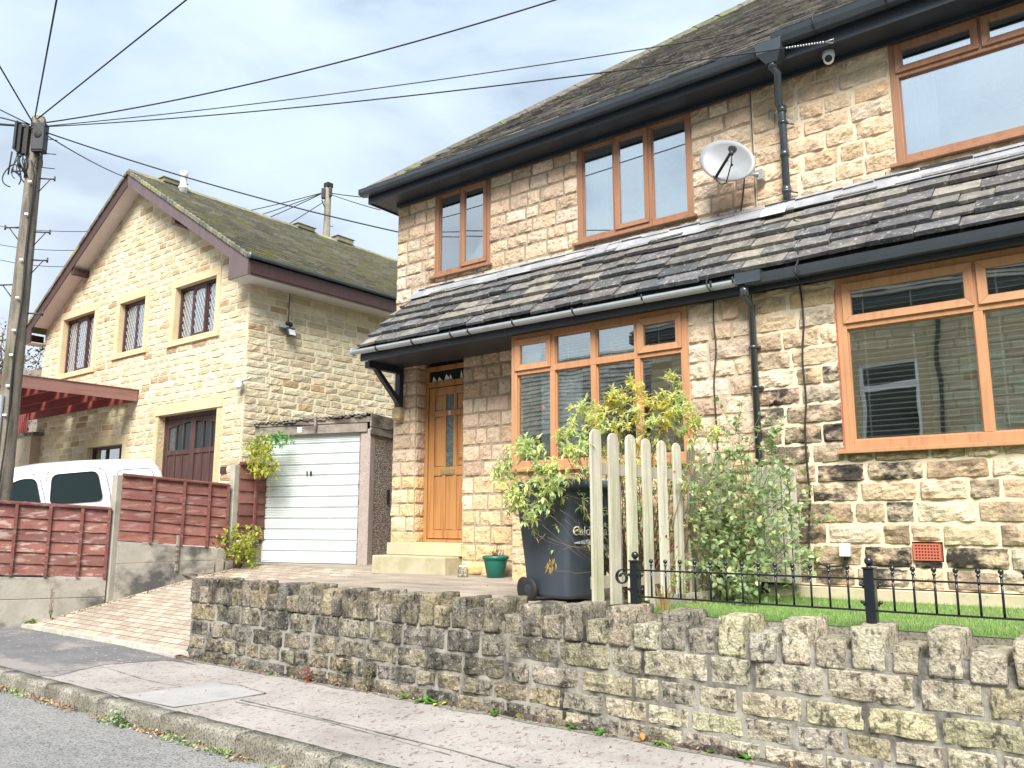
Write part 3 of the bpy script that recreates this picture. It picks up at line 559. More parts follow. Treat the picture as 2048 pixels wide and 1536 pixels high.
def slates(mb, O, U, V, Nn, smin, smax, v1, expo, width, thick, pal, seed=0, start=0.0, lift=1.0, jit=1.0):
    """courses of separate slates; (s, v) in the roof plane, clipped to smin(v)..smax(v)"""
    O, U, V, Nn = Vector(O), Vector(U), Vector(V), Vector(Nn); v = start; k = 0
    P = lambda s, v, d: O + U * s + V * v + Nn * d
    while v < v1 - 0.01:
        ex = expo(v); a, b = smin(v), smax(v); s = a - rnd(0, 1) * width(v); vt = min(v + ex * 1.45, v1)
        while s < b:
            w = width(v) * rnd(0.7, 1.35); e = s + w - 0.004 * jit; t = thick * rnd(0.75, 1.3); dv = rnd(-.012, .012) * jit
            cl = lambda x, vv: max(smin(vv), min(smax(vv), x))
            vb = v + dv; x0b, x1b = cl(s, v), cl(e, v); x0t, x1t = cl(s, vt), cl(e, vt)
            if x1b - x0b > 0.015 or x1t - x0t > 0.015:
                c = pal(s, v); l0 = thick * 1.15 * lift + rnd(0, .006) * jit; ch = rnd(0, .012) * jit; ch2 = rnd(0, .012) * jit
                mb.hexa([P(x0b, vb + ch, l0), P(x1b, vb + ch2, l0 + rnd(-.003, .003) * jit), P(x1t, vt, 0), P(x0t, vt, 0), P(x0b, vb + ch + .004, l0 + t), P(x1b, vb + ch2 + .004, l0 + t), P(x1t, vt, t), P(x0t, vt, t)], c)
            s += w
        v += ex; k += 1
def gutter(mb, a, b, r=0.06, flat=False):
    """half round trough from a to b"""
    a, b = Vector(a), Vector(b); t = (b - a).normalized(); out = t.cross(Vector((0, 0, 1))).normalized(); n = 8
    prof = [(math.cos(math.pi * k / n) * r, -math.sin(math.pi * k / n) * r) for k in range(n + 1)] + [(-r * .88, 0.004), ] + [(math.cos(math.pi * k / n) * r * .88, -math.sin(math.pi * k / n) * r * .88) for k in range(n, -1, -1)]
    if flat: prof = [(-r, 0.01), (-r, -r * 1.1), (-r * .4, -r * 1.5), (r * .55, -r * 1.4), (r * .85, -r * .75), (r * 1.0, -r * .1), (r * 1.05, 0.0), (r * .92, 0.0), (r * .8, -r * .6), (r * .4, -r * 1.2), (-r * .4, -r * 1.3), (-r * .85, -r)]
    g = [[mb.addv(p + out * x + Vector((0, 0, z))) for x, z in prof] for p in (a, b)]
    m = len(prof)
    for j in range(m): mb.face([g[0][j], g[0][(j + 1) % m], g[1][(j + 1) % m], g[1][j]], False)
    mb.face(g[0][::-1]); mb.face(g[1])
# ------------------------------------------------------------------ the near semi-detached house
YU, YG, YD = 7.6, 7.0, 7.755
HX0, HX1 = -8.02, 3.2
house = thing('semi_detached_house', 'near sandstone semis with golden oak windows and slate lean-to over the front door', 'house', (HX0, YU, GZ))
def zc(x, y, Y): return at(x, y, Y).z
def xc(x, y, Y): return at(x, y, Y).x
PX = -2.95     # party line
def pal_near(s, z, x0=0.0, soot=0.5):
    X = x0 + s
    base = random.choice([(0.58, 0.445, 0.325), (0.62, 0.495, 0.37), (0.53, 0.39, 0.275), (0.60, 0.455, 0.335), (0.66, 0.535, 0.41), (0.48, 0.36, 0.265), (0.58, 0.465, 0.36)])
    al = 0.0
    if X > PX:
        base = random.choice([(0.55, 0.43, 0.30), (0.58, 0.44, 0.30), (0.49, 0.38, 0.27), (0.62, 0.48, 0.335), (0.52, 0.38, 0.25), (0.60, 0.50, 0.375)])
        al = 0.10 + (0.45 if (z < 3.3 and random.random() < 0.25) else 0.3 if random.random() < 0.3 else 0)
        if X < -2.1 and z < 3.0 and random.random() < 0.6: al = rnd(0.8, 1.0)
        if X > -2.3 and random.random() < 0.24 and z < 2.4: al = 1.0
        if z > 4: al *= 0.35
    elif random.random() < 0.07: al = 0.3
    if z < 2.0 and X < PX: base = random.choice([(0.64, 0.48, 0.28), (0.62, 0.44, 0.24), (0.66, 0.54, 0.37), (0.58, 0.44, 0.27)])
    c = vary(base, 0.10, 0.04); return (c[0], c[1], c[2], al)
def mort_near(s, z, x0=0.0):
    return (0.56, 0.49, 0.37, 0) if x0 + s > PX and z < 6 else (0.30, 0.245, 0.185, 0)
# openings measured on the wall planes
ulx0, ulx1, ulz0 = xc(871, 470, YU), xc(980, 450, YU), zc(868, 555, YU)
umx0, umx1, umz0 = xc(1156, 390, YU), xc(1383, 320, YU), zc(1160, 487, YU)
urx0, urx1, urz0 = xc(1784, 200, YU), 0.62, zc(1796, 330, YU)
ZS = 5.80                                   # soffit of the main eaves
holesU = [(ulx0 - HX0, ulx1 - HX0, ulz0, ZS), (umx0 - HX0, umx1 - HX0, umz0, ZS), (urx0 - HX0, urx1 - HX0, urz0, ZS)]
crs = lambda i, z: [0.165, 0.175, 0.155, 0.18, 0.16][i % 5]
sl = lambda z: 0.27
# upper wall (split at the party line so each side has its own coursing), behind the lean-to roof it carries on down
def hsub(hs, a, b): return [(max(h[0], a), min(h[1], b), h[2], h[3]) for h in hs if h[1] > a and h[0] < b]
a, b = 0, PX - HX0
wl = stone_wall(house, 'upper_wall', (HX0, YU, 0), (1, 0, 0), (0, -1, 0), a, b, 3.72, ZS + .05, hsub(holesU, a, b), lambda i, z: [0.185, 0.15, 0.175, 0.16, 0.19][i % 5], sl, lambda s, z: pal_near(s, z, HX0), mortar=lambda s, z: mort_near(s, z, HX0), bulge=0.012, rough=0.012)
a, b = PX - HX0, HX1 - HX0
stone_wall(house, 'upper_wall', (HX0, YU, 0), (1, 0, 0), (0, -1, 0), a, b, 3.72, ZS + .05, hsub(holesU, a, b), lambda i, z: [0.175, 0.18, 0.17][i % 3], lambda z: 0.36, lambda s, z: pal_near(s, z, HX0), mortar=lambda s, z: mort_near(s, z, HX0), bulge=0.013, rough=0.014)
# porch column, wall right of the door (same plane as the upper wall)
dcx = -7.597; wrx = -6.789; BX = xc(1024, 800, YG) + 0.0
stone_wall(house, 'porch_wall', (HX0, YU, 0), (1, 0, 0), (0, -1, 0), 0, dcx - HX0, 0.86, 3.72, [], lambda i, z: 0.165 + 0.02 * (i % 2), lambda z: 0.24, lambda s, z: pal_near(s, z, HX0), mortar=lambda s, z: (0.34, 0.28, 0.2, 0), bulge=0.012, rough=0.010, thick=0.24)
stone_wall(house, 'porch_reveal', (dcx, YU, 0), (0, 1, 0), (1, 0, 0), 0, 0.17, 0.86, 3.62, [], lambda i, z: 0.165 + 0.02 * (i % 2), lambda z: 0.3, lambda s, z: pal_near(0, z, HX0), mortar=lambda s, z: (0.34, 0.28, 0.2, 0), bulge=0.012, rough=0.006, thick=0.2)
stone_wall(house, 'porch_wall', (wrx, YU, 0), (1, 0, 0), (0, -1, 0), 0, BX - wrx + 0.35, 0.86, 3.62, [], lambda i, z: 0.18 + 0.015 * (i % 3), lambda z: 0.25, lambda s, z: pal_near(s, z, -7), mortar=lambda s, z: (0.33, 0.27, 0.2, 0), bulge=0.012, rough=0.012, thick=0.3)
# projecting ground floor front
glx0, glx1 = BX, xc(1377, 700, YG)
glz0, glz1 = zc(1022, 939, YG), 3.50
grx0, grx1 = xc(1669, 560, YG), 0.98
grz0 = zc(1690, 900, YG); ZG = 3.505
holesG = [(glx0 - BX, glx1 - BX, glz0, ZG + .1), (grx0 - BX, grx1 - BX, grz0, ZG + .1)]
abx0, abx1, abz0, abz1 = xc(1828, 1105, YG), xc(1884, 1105, YG), zc(1855, 1121, YG), zc(1855, 1087, YG)
holesG.append((abx0 - BX - .01, abx1 - BX + .01, abz0 - .01, abz1 + .012))
gpx = -2.80
a, b = 0, gpx - BX
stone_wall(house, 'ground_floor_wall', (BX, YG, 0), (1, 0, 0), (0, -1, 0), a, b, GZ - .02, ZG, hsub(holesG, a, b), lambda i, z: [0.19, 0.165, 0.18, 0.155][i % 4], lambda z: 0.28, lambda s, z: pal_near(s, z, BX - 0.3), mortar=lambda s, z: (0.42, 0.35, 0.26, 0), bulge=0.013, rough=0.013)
a, b = gpx - BX, HX1 - BX
stone_wall(house, 'ground_floor_wall', (BX, YG, 0), (1, 0, 0), (0, -1, 0), a, b, 0.975, ZG, hsub(holesG, a, b), lambda i, z: [0.155, 0.17, 0.168, 0.172, 0.16][i % 5], lambda z: 0.33, lambda s, z: pal_near(s, z, BX), mortar=lambda s, z: (0.58, 0.50, 0.38, 0), bulge=0.013, rough=0.014, joint=0.011)
# bay return, side wall, back and party walls as plain stonework blocks
mb = MB(); mb.col = (0.42, 0.33, 0.22, 0)
mb.box((BX + .002, YG + .20, GZ), (BX + .2, YU + .02, 3.5)); mb.box((HX0 + .002, YU + .20, 0.5), (HX0 + .24, 15.8, ZS)); mb.box((HX0 + .24, 15.55, 0.5), (HX1 - .24, 15.8, ZS)); mb.box((HX1 - .24, YU + .22, 0.5), (HX1 - .002, 15.8, ZS))
mb.build('rear_wall', M['mortar'], house)
stone_wall(house, 'gable_side_wall', (HX0, 15.8, 0), (0, -1, 0), (-1, 0, 0), 0, 8.2, 0.5, ZS, [], lambda i, z: 0.18, lambda z: 0.45, lambda s, z: pal_near(0, z, HX0), mortar=lambda s, z: (0.33, 0.27, 0.2, 0), bulge=0.02, rough=0.01, dens=(4, 3), thick=0.02)
# rooms behind the glass
mb = MB(); mb.box((HX0 + .3, 9.6, GZ), (HX1 - .3, 9.7, 5.75)); mb.box((PX - .05, 7.9, GZ), (PX + .05, 9.6, 5.75)); mb.box((HX0 + .3, 7.85, 3.62), (HX1 - .3, 9.6, 3.72)); mb.box((-6.0, 7.85, GZ + .4), (-5.9, 9.6, 3.62)); mb.box((-6.7, 7.85, 3.72), (-6.6, 9.6, 5.75)); mb.box((BX + .25, YG + .3, GZ), (HX1 - .3, 9.6, GZ + .3))
mb.build('interior_wall', M['room'], house)
# plinth
mb = MB()
xs_ = gpx
while xs_ < HX1:
    w = rnd(.7, 1.3); mb.box((xs_, YG - .065, GZ - .05), (min(xs_ + w - .006, HX1), YG, 0.970 + rnd(-.003, .003))); xs_ += w
mb.build('plinth', M['ltstep'], house, bevel=0.006)
# steps at the door
mb = MB(); mb.box((HX0 - .03, YU - .035, 1.085), (-7.55, YD + .05, 1.235)); mb.build('threshold_stone', M['ltstep'], house, bevel=0.008)
mb = MB(); mb.box((-7.545, YU - .04, 1.085), (-6.77, YD + .05, 1.243)); mb.build('threshold_stone', M['dress'], house, bevel=0.008)
mb = MB(); mb.box((HX0 - .035, YU - .28, GZ - .03), (-6.80, YU + .05, 1.082)); mb.build('door_step', M['ltstep'], house, bevel=0.014)
# --- door
fx0, fx1, fz0, fz1 = dcx + .004, -6.69, 1.245, 3.50
dl0, dl1, dz0, dz1 = fx0 + .075, fx1 - .07, fz0 + .045, 3.215
mb = MB(); mb.box((fx0, YD, fz0), (fx0 + .06, YD + .07, fz1)); mb.box((fx1 - .06, YD, fz0), (fx1, YD + .07, fz1)); mb.box((fx0 + .06, YD, fz1 - .06), (fx1 - .06, YD + .07, fz1)); mb.box((fx0 + .06, YD, dz1 + .01), (fx1 - .06, YD + .07, dz1 + .085)); mb.box((fx0 + .06, YD - .01, fz0), (fx1 - .06, YD + .07, fz0 + .035))
door_f = mb.build('door_frame', M['oakdoor'], house, bevel=0.004)
mb = MB(); mb.box((fx0 + .055, YD + .03, dz1 + .08), (fx1 - .055, YD + .036, fz1 - .055)); mb.build('fanlight_pane', M['darkglass'], door_f)
mb = MB()
for x, w, h, zz in ((0.03, 0.08, 0.05, 0), (0.12, 0.10, 0.035, 0), (0.24, 0.12, 0.06, 0), (0.33, 0.06, 0.05, 0), (0.52, 0.05, 0.08, 0)):
    X = fx0 + .07 + x; mb.prism([(X, YD + .026, dz1 + .09), (X + w, YD + .026, dz1 + .09), (X + w * .3, YD + .026, dz1 + .09 + h + .02)], (0, .003, 0))
mb.build('torn_film', M['white'], door_f)
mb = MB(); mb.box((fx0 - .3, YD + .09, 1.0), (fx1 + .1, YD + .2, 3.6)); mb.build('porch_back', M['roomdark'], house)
DW = dl1 - dl0; st = 0.095
rails = [(dz0, dz0 + .10), (dz0 + .785, dz0 + .895), (dz0 + 1.545, dz0 + 1.62), (dz1 - .10, dz1)]
mb = MB(); y0 = YD + .004
cx1, cx2 = dl0 + DW * .355, dl0 + DW * .60
mb.box((dl0, y0, dz0), (dl0 + st, y0 + .045, dz1)); mb.box((dl1 - st, y0, dz0), (dl1, y0 + .045, dz1))
for p, q in rails: mb.box((dl0 + st, y0 + .001, p), (dl1 - st, y0 + .045, q))
for k in range(3):
    p, q = rails[k][1], rails[k + 1][0]
    for cx in (cx1, cx2): mb.box((cx - .028, y0 + .002, p), (cx + .028, y0 + .045, q))
mb.box((dl0 + .01, y0 + .020, dz0 + .01), (dl1 - .01, y0 + .040, dz1 - .01))
door = mb.build('door', M['oakdoor'], house, bevel=0.006)
def dpanel(x0, x1, z0, z1):
    c = MB(); m_ = .016; c.hexa([(x0 + .004, y0 + .02, z0 + .004), (x1 - .004, y0 + .02, z0 + .004), (x1 - .004, y0 + .02, z1 - .004), (x0 + .004, y0 + .02, z1 - .004), (x0 + m_, y0 + .012, z0 + m_), (x1 - m_, y0 + .012, z0 + m_), (x1 - m_, y0 + .012, z1 - m_), (x0 + m_, y0 + .012, z1 - m_)]); return c
for k in range(3):
    p, q = rails[k][1], rails[k + 1][0]
    for j, (u, v) in enumerate(((dl0 + st, cx1 - .028), (cx1 + .028, cx2 - .028), (cx2 + .028, dl1 - st))):
        if j == 1 and k > 0:
            g = MB(); g.box((u + .004, y0 + .014, p + .004), (v - .004, y0 + .019, q - .004)); g.build('door_pane', M['glass_frost'], door)
        else: dpanel(u, v, p, q).build('door_panel', M['oakdoor'], door)
mb = MB(); mb.box((dl0 + .22, y0 - .008, dz0 + .80), (dl0 + .47, y0, dz0 + .868)); mb.box((dl0 + .235, y0 - .012, dz0 + .812), (dl0 + .455, y0 - .0085, dz0 + .856)); mb.build('letterbox', M['brass'], door, bevel=0.002)
mb = MB(); hx = dl1 - .10; hz_ = dz0 + 1.02; mb.box((hx - .018, y0 - .008, hz_ - .10), (hx + .018, y0, hz_ + .10)); mb.tube([(hx, y0, hz_ + .03), (hx, y0 - .05, hz_ + .03), (hx - .02, y0 - .055, hz_ + .03), (hx - .11, y0 - .055, hz_ + .03)], .010, 8); mb.build('door_handle', M['brass'], door)
def text_mesh(txt, size, name, m, parent, Mx, ext=0.002):
    cu = bpy.data.curves.new(name, 'FONT'); cu.body = txt; cu.size = size; cu.extrude = ext; cu.align_x = 'CENTER'
    o = bpy.data.objects.new(name, cu); COL.objects.link(o); bpy.context.view_layer.update()
    me = bpy.data.meshes.new_from_object(o.evaluated_get(bpy.context.evaluated_depsgraph_get())); bpy.data.objects.remove(o)
    off = Vector((0, 0, 0)); p = parent
    while p is not None: off += p.location; p = p.parent
    for v in me.vertices: v.co = Mx @ v.co - off
    me.materials.clear(); me.materials.append(m); me.name = name
    q = bpy.data.objects.new(name, me); COL.objects.link(q); q.parent = parent; return q
text_mesh('8', 0.075, 'door_number', M['white'], door, Matrix(((1, 0, 0, (cx1 + cx2) / 2 + .0), (0, 0, 1, y0 - .003), (0, 1, 0, rails[2][0] + .012), (0, 0, 0, 1))))
# --- windows
T = 0.66
ch = [(0, .25), (.25, .50), (.50, .75), (.75, 1)]
tz = (zc(1037, 742, YG) - glz0) / (glz1 - glz0)
wg = window(house, glx0, glx1, glz0, glz1, YG, [(a, b, 0, tz, False) for a, b in ch] + [(a, b, tz, 1, k in (0, 3)) for k, (a, b) in enumerate(ch)], M['oak_v'], M['glass_dn'], fw=0.075, depth=.08)
GW = grx1 - grx0; mx_ = (xc(1950, 600, YG) - grx0) / GW; tz2 = (zc(1690, 648, YG) - grz0) / (3.50 - grz0)
cs = [(0, mx_), (mx_, 2 * mx_), (2 * mx_, 1)]
window(house, grx0, grx1, grz0, 3.50, YG, [(a, b, 0, tz2, False) for a, b in cs] + [(a, b, tz2, 1, True) for a, b in cs], M['oak_v'], M['glass_dn'], fw=0.075, depth=.08)
window(house, ulx0, ulx1, ulz0, ZS, YU, [(0, .49, 0, 1, False), (.49, 1, 0, 1, True)], M['oak_up'], M['glass_up'], fw=0.062, sashm=M['oak_up'])
window(house, umx0, umx1, umz0, ZS, YU, [(0, .34, 0, 1, False), (.34, .66, 0, 1, True), (.66, 1, 0, 1, False)], M['oak_up'], M['glass_up'], fw=0.062)
uz = (zc(1788, 150, YU) - urz0) / (ZS - urz0); um_ = (xc(1955, 60, YU) - urx0) / (urx1 - urx0)
window(house, urx0, urx1, urz0, ZS, YU, [(0, 1, 0, uz, False), (0, um_, uz, 1, True), (um_, 2 * um_, uz, 1, True), (2 * um_, 1, uz, 1, True)], M['oak_up'], M['glass_up'], fw=0.07)
# --- main roof
EX, EY, EZ, PT = -8.29, 7.24, 5.98, math.atan(0.82)
V = Vector((0, math.cos(PT), math.sin(PT))); NN = Vector((0, -math.sin(PT), math.cos(PT))); cp = math.cos(PT)
mb = MB(); VMAX = 4.45 / cp; R1 = 3.4
def pal_up(s, v):
    b_ = random.choice([(0.105, 0.10, 0.098), (0.075, 0.075, 0.08), (0.13, 0.122, 0.11), (0.16, 0.145, 0.125), (0.09, 0.085, 0.08)]); c = vary(b_, 0.25, 0.05)
    hipd = s - v * cp; al = 0.25 + 0.75 * max(0, 1 - hipd / 1.2) + (0.3 if v > VMAX - .6 else 0)
    return (c[0], c[1], c[2], min(1, al))
slates(mb, (EX, EY, EZ - .02), (1, 0, 0), V, NN, lambda v: v * cp, lambda v: R1 - EX, VMAX, lambda v: max(0.10, 0.20 - 0.018 * v), lambda v: 0.24, 0.016, pal_up, lift=1.3)
U2 = Vector((0, -1, 0)); V2 = Vector((math.cos(PT), 0, math.sin(PT))); N2 = Vector((-math.sin(PT), 0, math.cos(PT)))
slates(mb, (EX, EY + 8.9, EZ - .02), U2, V2, N2, lambda v: v * cp, lambda v: 8.9 - v * cp, VMAX, lambda v: 0.2, lambda v: 0.4, 0.016, pal_up)
rx, rz = EX + 4.45, EZ + 4.45 * 0.82
mb.col = (0.09, 0.085, 0.08, 0.5); D_ = -.012
mb.poly([(EX, EY, EZ - .03), (R1, EY, EZ - .03), (R1, EY + 4.45, rz - .03), (rx, EY + 4.45, rz - .03)]); mb.poly([(EX, EY + 8.9, EZ - .03), (EX, EY, EZ - .03), (rx, EY + 4.45, rz - .03)])
mb.poly([(R1, EY + 8.9, EZ), (EX, EY + 8.9, EZ), (rx, EY + 4.45, rz - .02), (R1, EY + 4.45, rz - .02)]); mb.poly([(R1, EY, EZ - .02), (R1, EY + 8.9, EZ - .02), (R1, EY + 4.45, rz)])
roof = mb.build('roof', M['slate_up'], house)
mb = MB()   # hip and ridge tiles
def ridge(mb, A, B, step, r, pal):
    A, B = Vector(A), Vector(B); L_ = (B - A).length; t = (B - A) / L_; n = int(L_ / step)
    sdv = t.cross(Vector((0, 0, 1))).normalized(); upv = sdv.cross(t)
    for k in range(n):
        p = A + t * k * step; q = p + t * (step * .985); c = pal(0, 0); lift = Vector((0, 0, rnd(0, .012)))
        prof = [(-r, -r * .55), (-r * .6, 0.0), (0, r * .35), (r * .6, 0.0), (r, -r * .55)]
        a_ = [mb.addv(p + lift + sdv * x + upv * z, c) for x, z in prof]; b_ = [mb.addv(q + sdv * x + upv * z, c) for x, z in prof]
        for j in range(4): mb.face([a_[j], a_[j + 1], b_[j + 1], b_[j]])
        mb.face(a_[::-1]); mb.face(b_)
pr = lambda s, v: (*vary((0.115, 0.105, 0.085), 0.25)[:3], 0.9)
ridge(mb, (EX + .02, EY + .02, EZ + .03), (rx, EY + 4.45, rz + .04), 0.42, 0.12, pr); ridge(mb, (rx, EY + 4.45, rz + .04), (R1, EY + 4.45, rz + .04), 0.42, 0.13, pr); ridge(mb, (EX + .02, EY + 8.88, EZ + .03), (rx, EY + 4.45, rz + .04), 0.42, 0.12, pr)
mb.build('hip_tiles', M['slate_up'], roof)
# eaves: soffit, fascia, gutter
mb = MB(); mb.box((EX + .06, EY + .04, ZS), (HX1, YU - .0, ZS + .02)); mb.box((EX + .06, YU, ZS), (HX0, 15.9, ZS + .02)); mb.build('soffit', M['black'], house)
mb = MB(); mb.box((EX + .03, EY + .015, ZS - .015), (HX1, EY + .04, EZ - .02)); mb.box((EX + .03, EY + .04, ZS - .015), (EX + .055, 15.9, EZ - .02)); mb.box((EX + .3, YU - .07, ZS - .045), (HX1, YU - .035, ZS - .001)); mb.build('fascia', M['black'], house, bevel=0.003)
hx_ = xc(1538, 130, 7.18)
mb = MB(); gutter(mb, (EX - .03, EY - .045, EZ - .01), (hx_, EY - .045, EZ - .035), .062, flat=True); mb.box((EX - .035, EY - .11, EZ - .085), (EX - .025, EY + .02, EZ - .005)); mb.build('gutter', M['gutter'], house)
mb = MB(); gutter(mb, (hx_ + .05, EY - .06, EZ + .03), (HX1, EY - .06, EZ + .05), .075, flat=True); g2 = mb.build('gutter', M['gutter'], house)
mb = MB()
for k in range(9):
    x = hx_ + .45 + k * .62; mb.tube([(x, EY - .142, EZ + .045), (x, EY - .125, EZ - .05), (x, EY - .06, EZ - .085), (x, EY + .01, EZ - .07)], .008, 6)
mb.build('gutter_joint', M['rubber'], g2)
hy = EY - .05
mb = MB(); mb.hexa([(hx_ - .02, hy - .05, 5.74), (hx_ + .09, hy - .05, 5.74), (hx_ + .09, hy + .05, 5.74), (hx_ - .02, hy + .05, 5.74), (hx_ - .09, hy - .085, 5.83), (hx_ + .14, hy - .085, 5.83), (hx_ + .14, hy + .07, 5.83), (hx_ - .09, hy + .07, 5.83)])
mb.hexa([(hx_ - .09, hy - .085, 5.832), (hx_ + .14, hy - .085, 5.832), (hx_ + .14, hy + .07, 5.832), (hx_ - .09, hy + .07, 5.832), (hx_ - .10, hy - .095, 5.94), (hx_ + .15, hy - .095, 5.94), (hx_ + .15, hy + .08, 5.94), (hx_ - .10, hy + .08, 5.94)]); mb.build('hopper_head', M['gutter'], house, bevel=.004)
px = xc(1569, 300, YU - .07)
mb = MB(); mb.tube([(hx_ + .03, hy, 5.75), (hx_ + .03, hy, 5.70), (hx_ + .06, hy + .03, 5.66), (px - .02, YU - .1, 5.50), (px, YU - .075, 5.42), (px, YU - .075, 4.44)], .036, 12); mb.tube([(px, YU - .075, 4.46), (px - .02, YU - .12, 4.40), (px - .03, YU - .17, 4.37)], [.038, .041, .042], 12, caps=False)
dp = mb.build('downpipe', M['gutter'], house)
mb = MB()
for z in (5.44, 5.73, 4.62, 4.98): mb.lathe((px if z < 5.6 else hx_ + .03, YU - .075 if z < 5.6 else hy, z), [(.036, -.03), (.044, -.03), (.044, .03), (.036, .03)], 12)
for z in (5.30, 4.60): mb.lathe((px, YU - .075, z), [(.037, -.012), (.046, -.012), (.046, .012), (.037, .012)], 12); mb.tube([(px + .03, YU - .05, z), (px + .09, YU - .02, z - .02)], .008, 6)
mb.build('pipe_clip', M['gutter'], dp)
mb = MB(); mb.lathe((px - .03, YU - .172, 4.37), [(.001, 0), (.036, 0)], 12, axis=(-.1, -.5, -.3), caps=False); mb.build('pipe_mouth', M['rubber'], dp)
mb = MB(); mb.box((px - .16, YU - .018, 5.36), (px - .1, YU - .006, 5.50)); mb.build('bracket_plate', M['concrete'], dp)
# --- lean-to roof over the ground floor
LY, LZ, LZT = 6.84, 3.63, 4.50; LX0 = -7.87; HR = .42
dy, dz = YU - LY, LZT - LZ; LL = math.hypot(dy, dz); V = Vector((0, dy / LL, dz / LL)); NN = Vector((0, -dz / LL, dy / LL)); hipk = HR / LL
def pal_lo(s, v):
    b_ = random.choice([(0.085, 0.088, 0.095), (0.11, 0.11, 0.115), (0.14, 0.135, 0.13), (0.07, 0.076, 0.085), (0.18, 0.168, 0.15), (0.125, 0.125, 0.13), (0.105, 0.10, 0.10), (0.22, 0.205, 0.175)]); c = vary(b_, 0.2, 0.04); return (c[0], c[1], c[2], 0.9 if random.random() < .18 else 0.2)
mb = MB(); slates(mb, (LX0, LY, LZ - .01), (1, 0, 0), V, NN, lambda v: v * hipk, lambda v: R1 - LX0, LL - .03, lambda v: max(.145, 0.185 - 0.02 * v), lambda v: 0.33, 0.034, pal_lo, lift=1.15, jit=1.8)
Vh = Vector((HR, 0, dz)).normalized(); Lh = math.hypot(HR, dz); Nh = Vector((-dz, 0, HR)).normalized()
slates(mb, (LX0, YU - .02, LZ - .01), (0, -1, 0), Vh, Nh, lambda v: 0, lambda v: dy * (1 - v / Lh), Lh - .02, lambda v: 0.17, lambda v: 0.3, 0.022, pal_lo)
mb.col = (.08, .08, .085, 0); mb.poly([(LX0, LY, LZ - .02), (R1, LY, LZ - .02), (R1, YU, LZT - .02), (LX0 + HR, YU, LZT - .02)]); mb.poly([(LX0, YU, LZ - .02), (LX0, LY, LZ - .02), (LX0 + HR, YU, LZT - .02)])
mb.build('lean_to_roof', M['slate'], house)
mb = MB()    # lead flashing dressed over the top slates
xs_ = LX0 + .30; k = 0
while xs_ < HX1:
    w = rnd(1.3, 1.9); n = 10
    for q in range(n):
        xa, xb = xs_ + w * q / n, xs_ + w * (q + 1) / n
        f = lambda x: (Vector((x, YU - .035, LZT + .035 + .012 * noise.noise(Vector((x * 2, 0, 0))))), Vector((x, YU - .045, LZT - .005)), Vector((x, YU - .045 - .155, LZT - .005 - .175 + .010 * noise.noise(Vector((x * 3, 5, 0))))) + NN * .012)
        A, B = f(xa), f(xb); L3 = NN * (0.028 + .006 * (k % 2)); zz = Vector((0, -.02, 0))
        for p_, q_ in ((0, 1), (1, 2)): mb.poly([A[p_] + L3 * (p_ > 0), B[p_] + L3 * (p_ > 0), B[q_] + L3, A[q_] + L3])
        mb.poly([A[0], B[0], B[0] + Vector((0, .03, .0)), A[0] + Vector((0, .03, 0))]); mb.poly([A[2] + L3, B[2] + L3, B[2] + L3 - NN * .006, A[2] + L3 - NN * .006])
    xs_ += w - .03; k += 1
mb.box((px - .14, YU - .26, LZT - .19), (px + .12, YU - .16, LZT - .185)) if False else None
mb.build('flashing', M['lead'], house)
mb = MB(); P0 = Vector((px - .20, YU - .15, LZT - .10)); mb.obox(P0 + NN * .045, (.24, 0, 0), -V * .14, NN * .003); mb.build('lead_slip', M['ltgrey'], house)
mb = MB(); mb.box((LX0 + .03, LY + .02, LZ - .125), (BX + .0, YU, LZ - .10)); mb.box((LX0 + .03, LY + .045, LZ - .10), (LX0 + .06, YU, LZ - .02)); mb.build('porch_soffit', M['black'], house)
mb = MB(); mb.box((LX0 + .02, LY + .005, LZ - .15), (HX1, LY + .035, LZ - .0)); mb.box((BX, LY + .035, ZG - .005), (HX1, YG + .03, ZG + .02)); mb.build('fascia', M['black'], house, bevel=.003)
gx = xc(1478, 552, 6.75)
mb = MB(); gutter(mb, (LX0 - .05, LY - .05, LZ - .02), (gx, LY - .05, LZ - .045), .052); mb.lathe((LX0 - .055, LY - .05, LZ - .03), [(.001, 0), (.054, 0), (.054, .02)], 12, axis=(1, 0, 0)); g1 = mb.build('gutter', M['guttergrey'], house)
mb = MB()
for x_ in (752, 823, 900, 935, 1024, 1145, 1285, 1425, 1470):
    X = xc(x_, 660, LY - .1); mb.tube([(X, LY - .108, LZ - .02), (X, LY - .10, LZ - .06), (X, LY - .05, LZ - .09), (X, LY + .0, LZ - .07)], .010, 6)
mb.build('gutter_bracket', M['rubber'], g1)
mb = MB(); gutter(mb, (gx + .01, LY - .05, LZ - .03), (HX1, LY - .05, LZ + .0), .058, flat=True); mb.build('gutter', M['gutter'], house)
dpx = xc(1503, 600, YG - .06)
mb = MB(); mb.box((gx - .03, LY - .12, LZ - .10), (gx + .20, LY + .0, LZ - .0)); mb.tube([(dpx, LY - .05, LZ - .09), (dpx, LY - .05, LZ - .2), (dpx, YG - .065, LZ - .26), (dpx, YG - .065, 0.9)], .031, 12); dp = mb.build('downpipe', M['gutter'], house)
mb = MB(); mb.lathe((dpx, LY - .05, LZ - .15), [(.031, -.05), (.042, -.05), (.042, .05), (.031, .05)], 12)
for z in (3.0, 2.64, 1.6): mb.lathe((dpx, YG - .065, z), [(.032, -.012), (.041, -.012), (.041, .012), (.032, .012)], 12); mb.box((dpx - .055, YG - .05, z - .01), (dpx + .055, YG - .01, z + .01))
mb.build('pipe_clip', M['gutter'], dp)
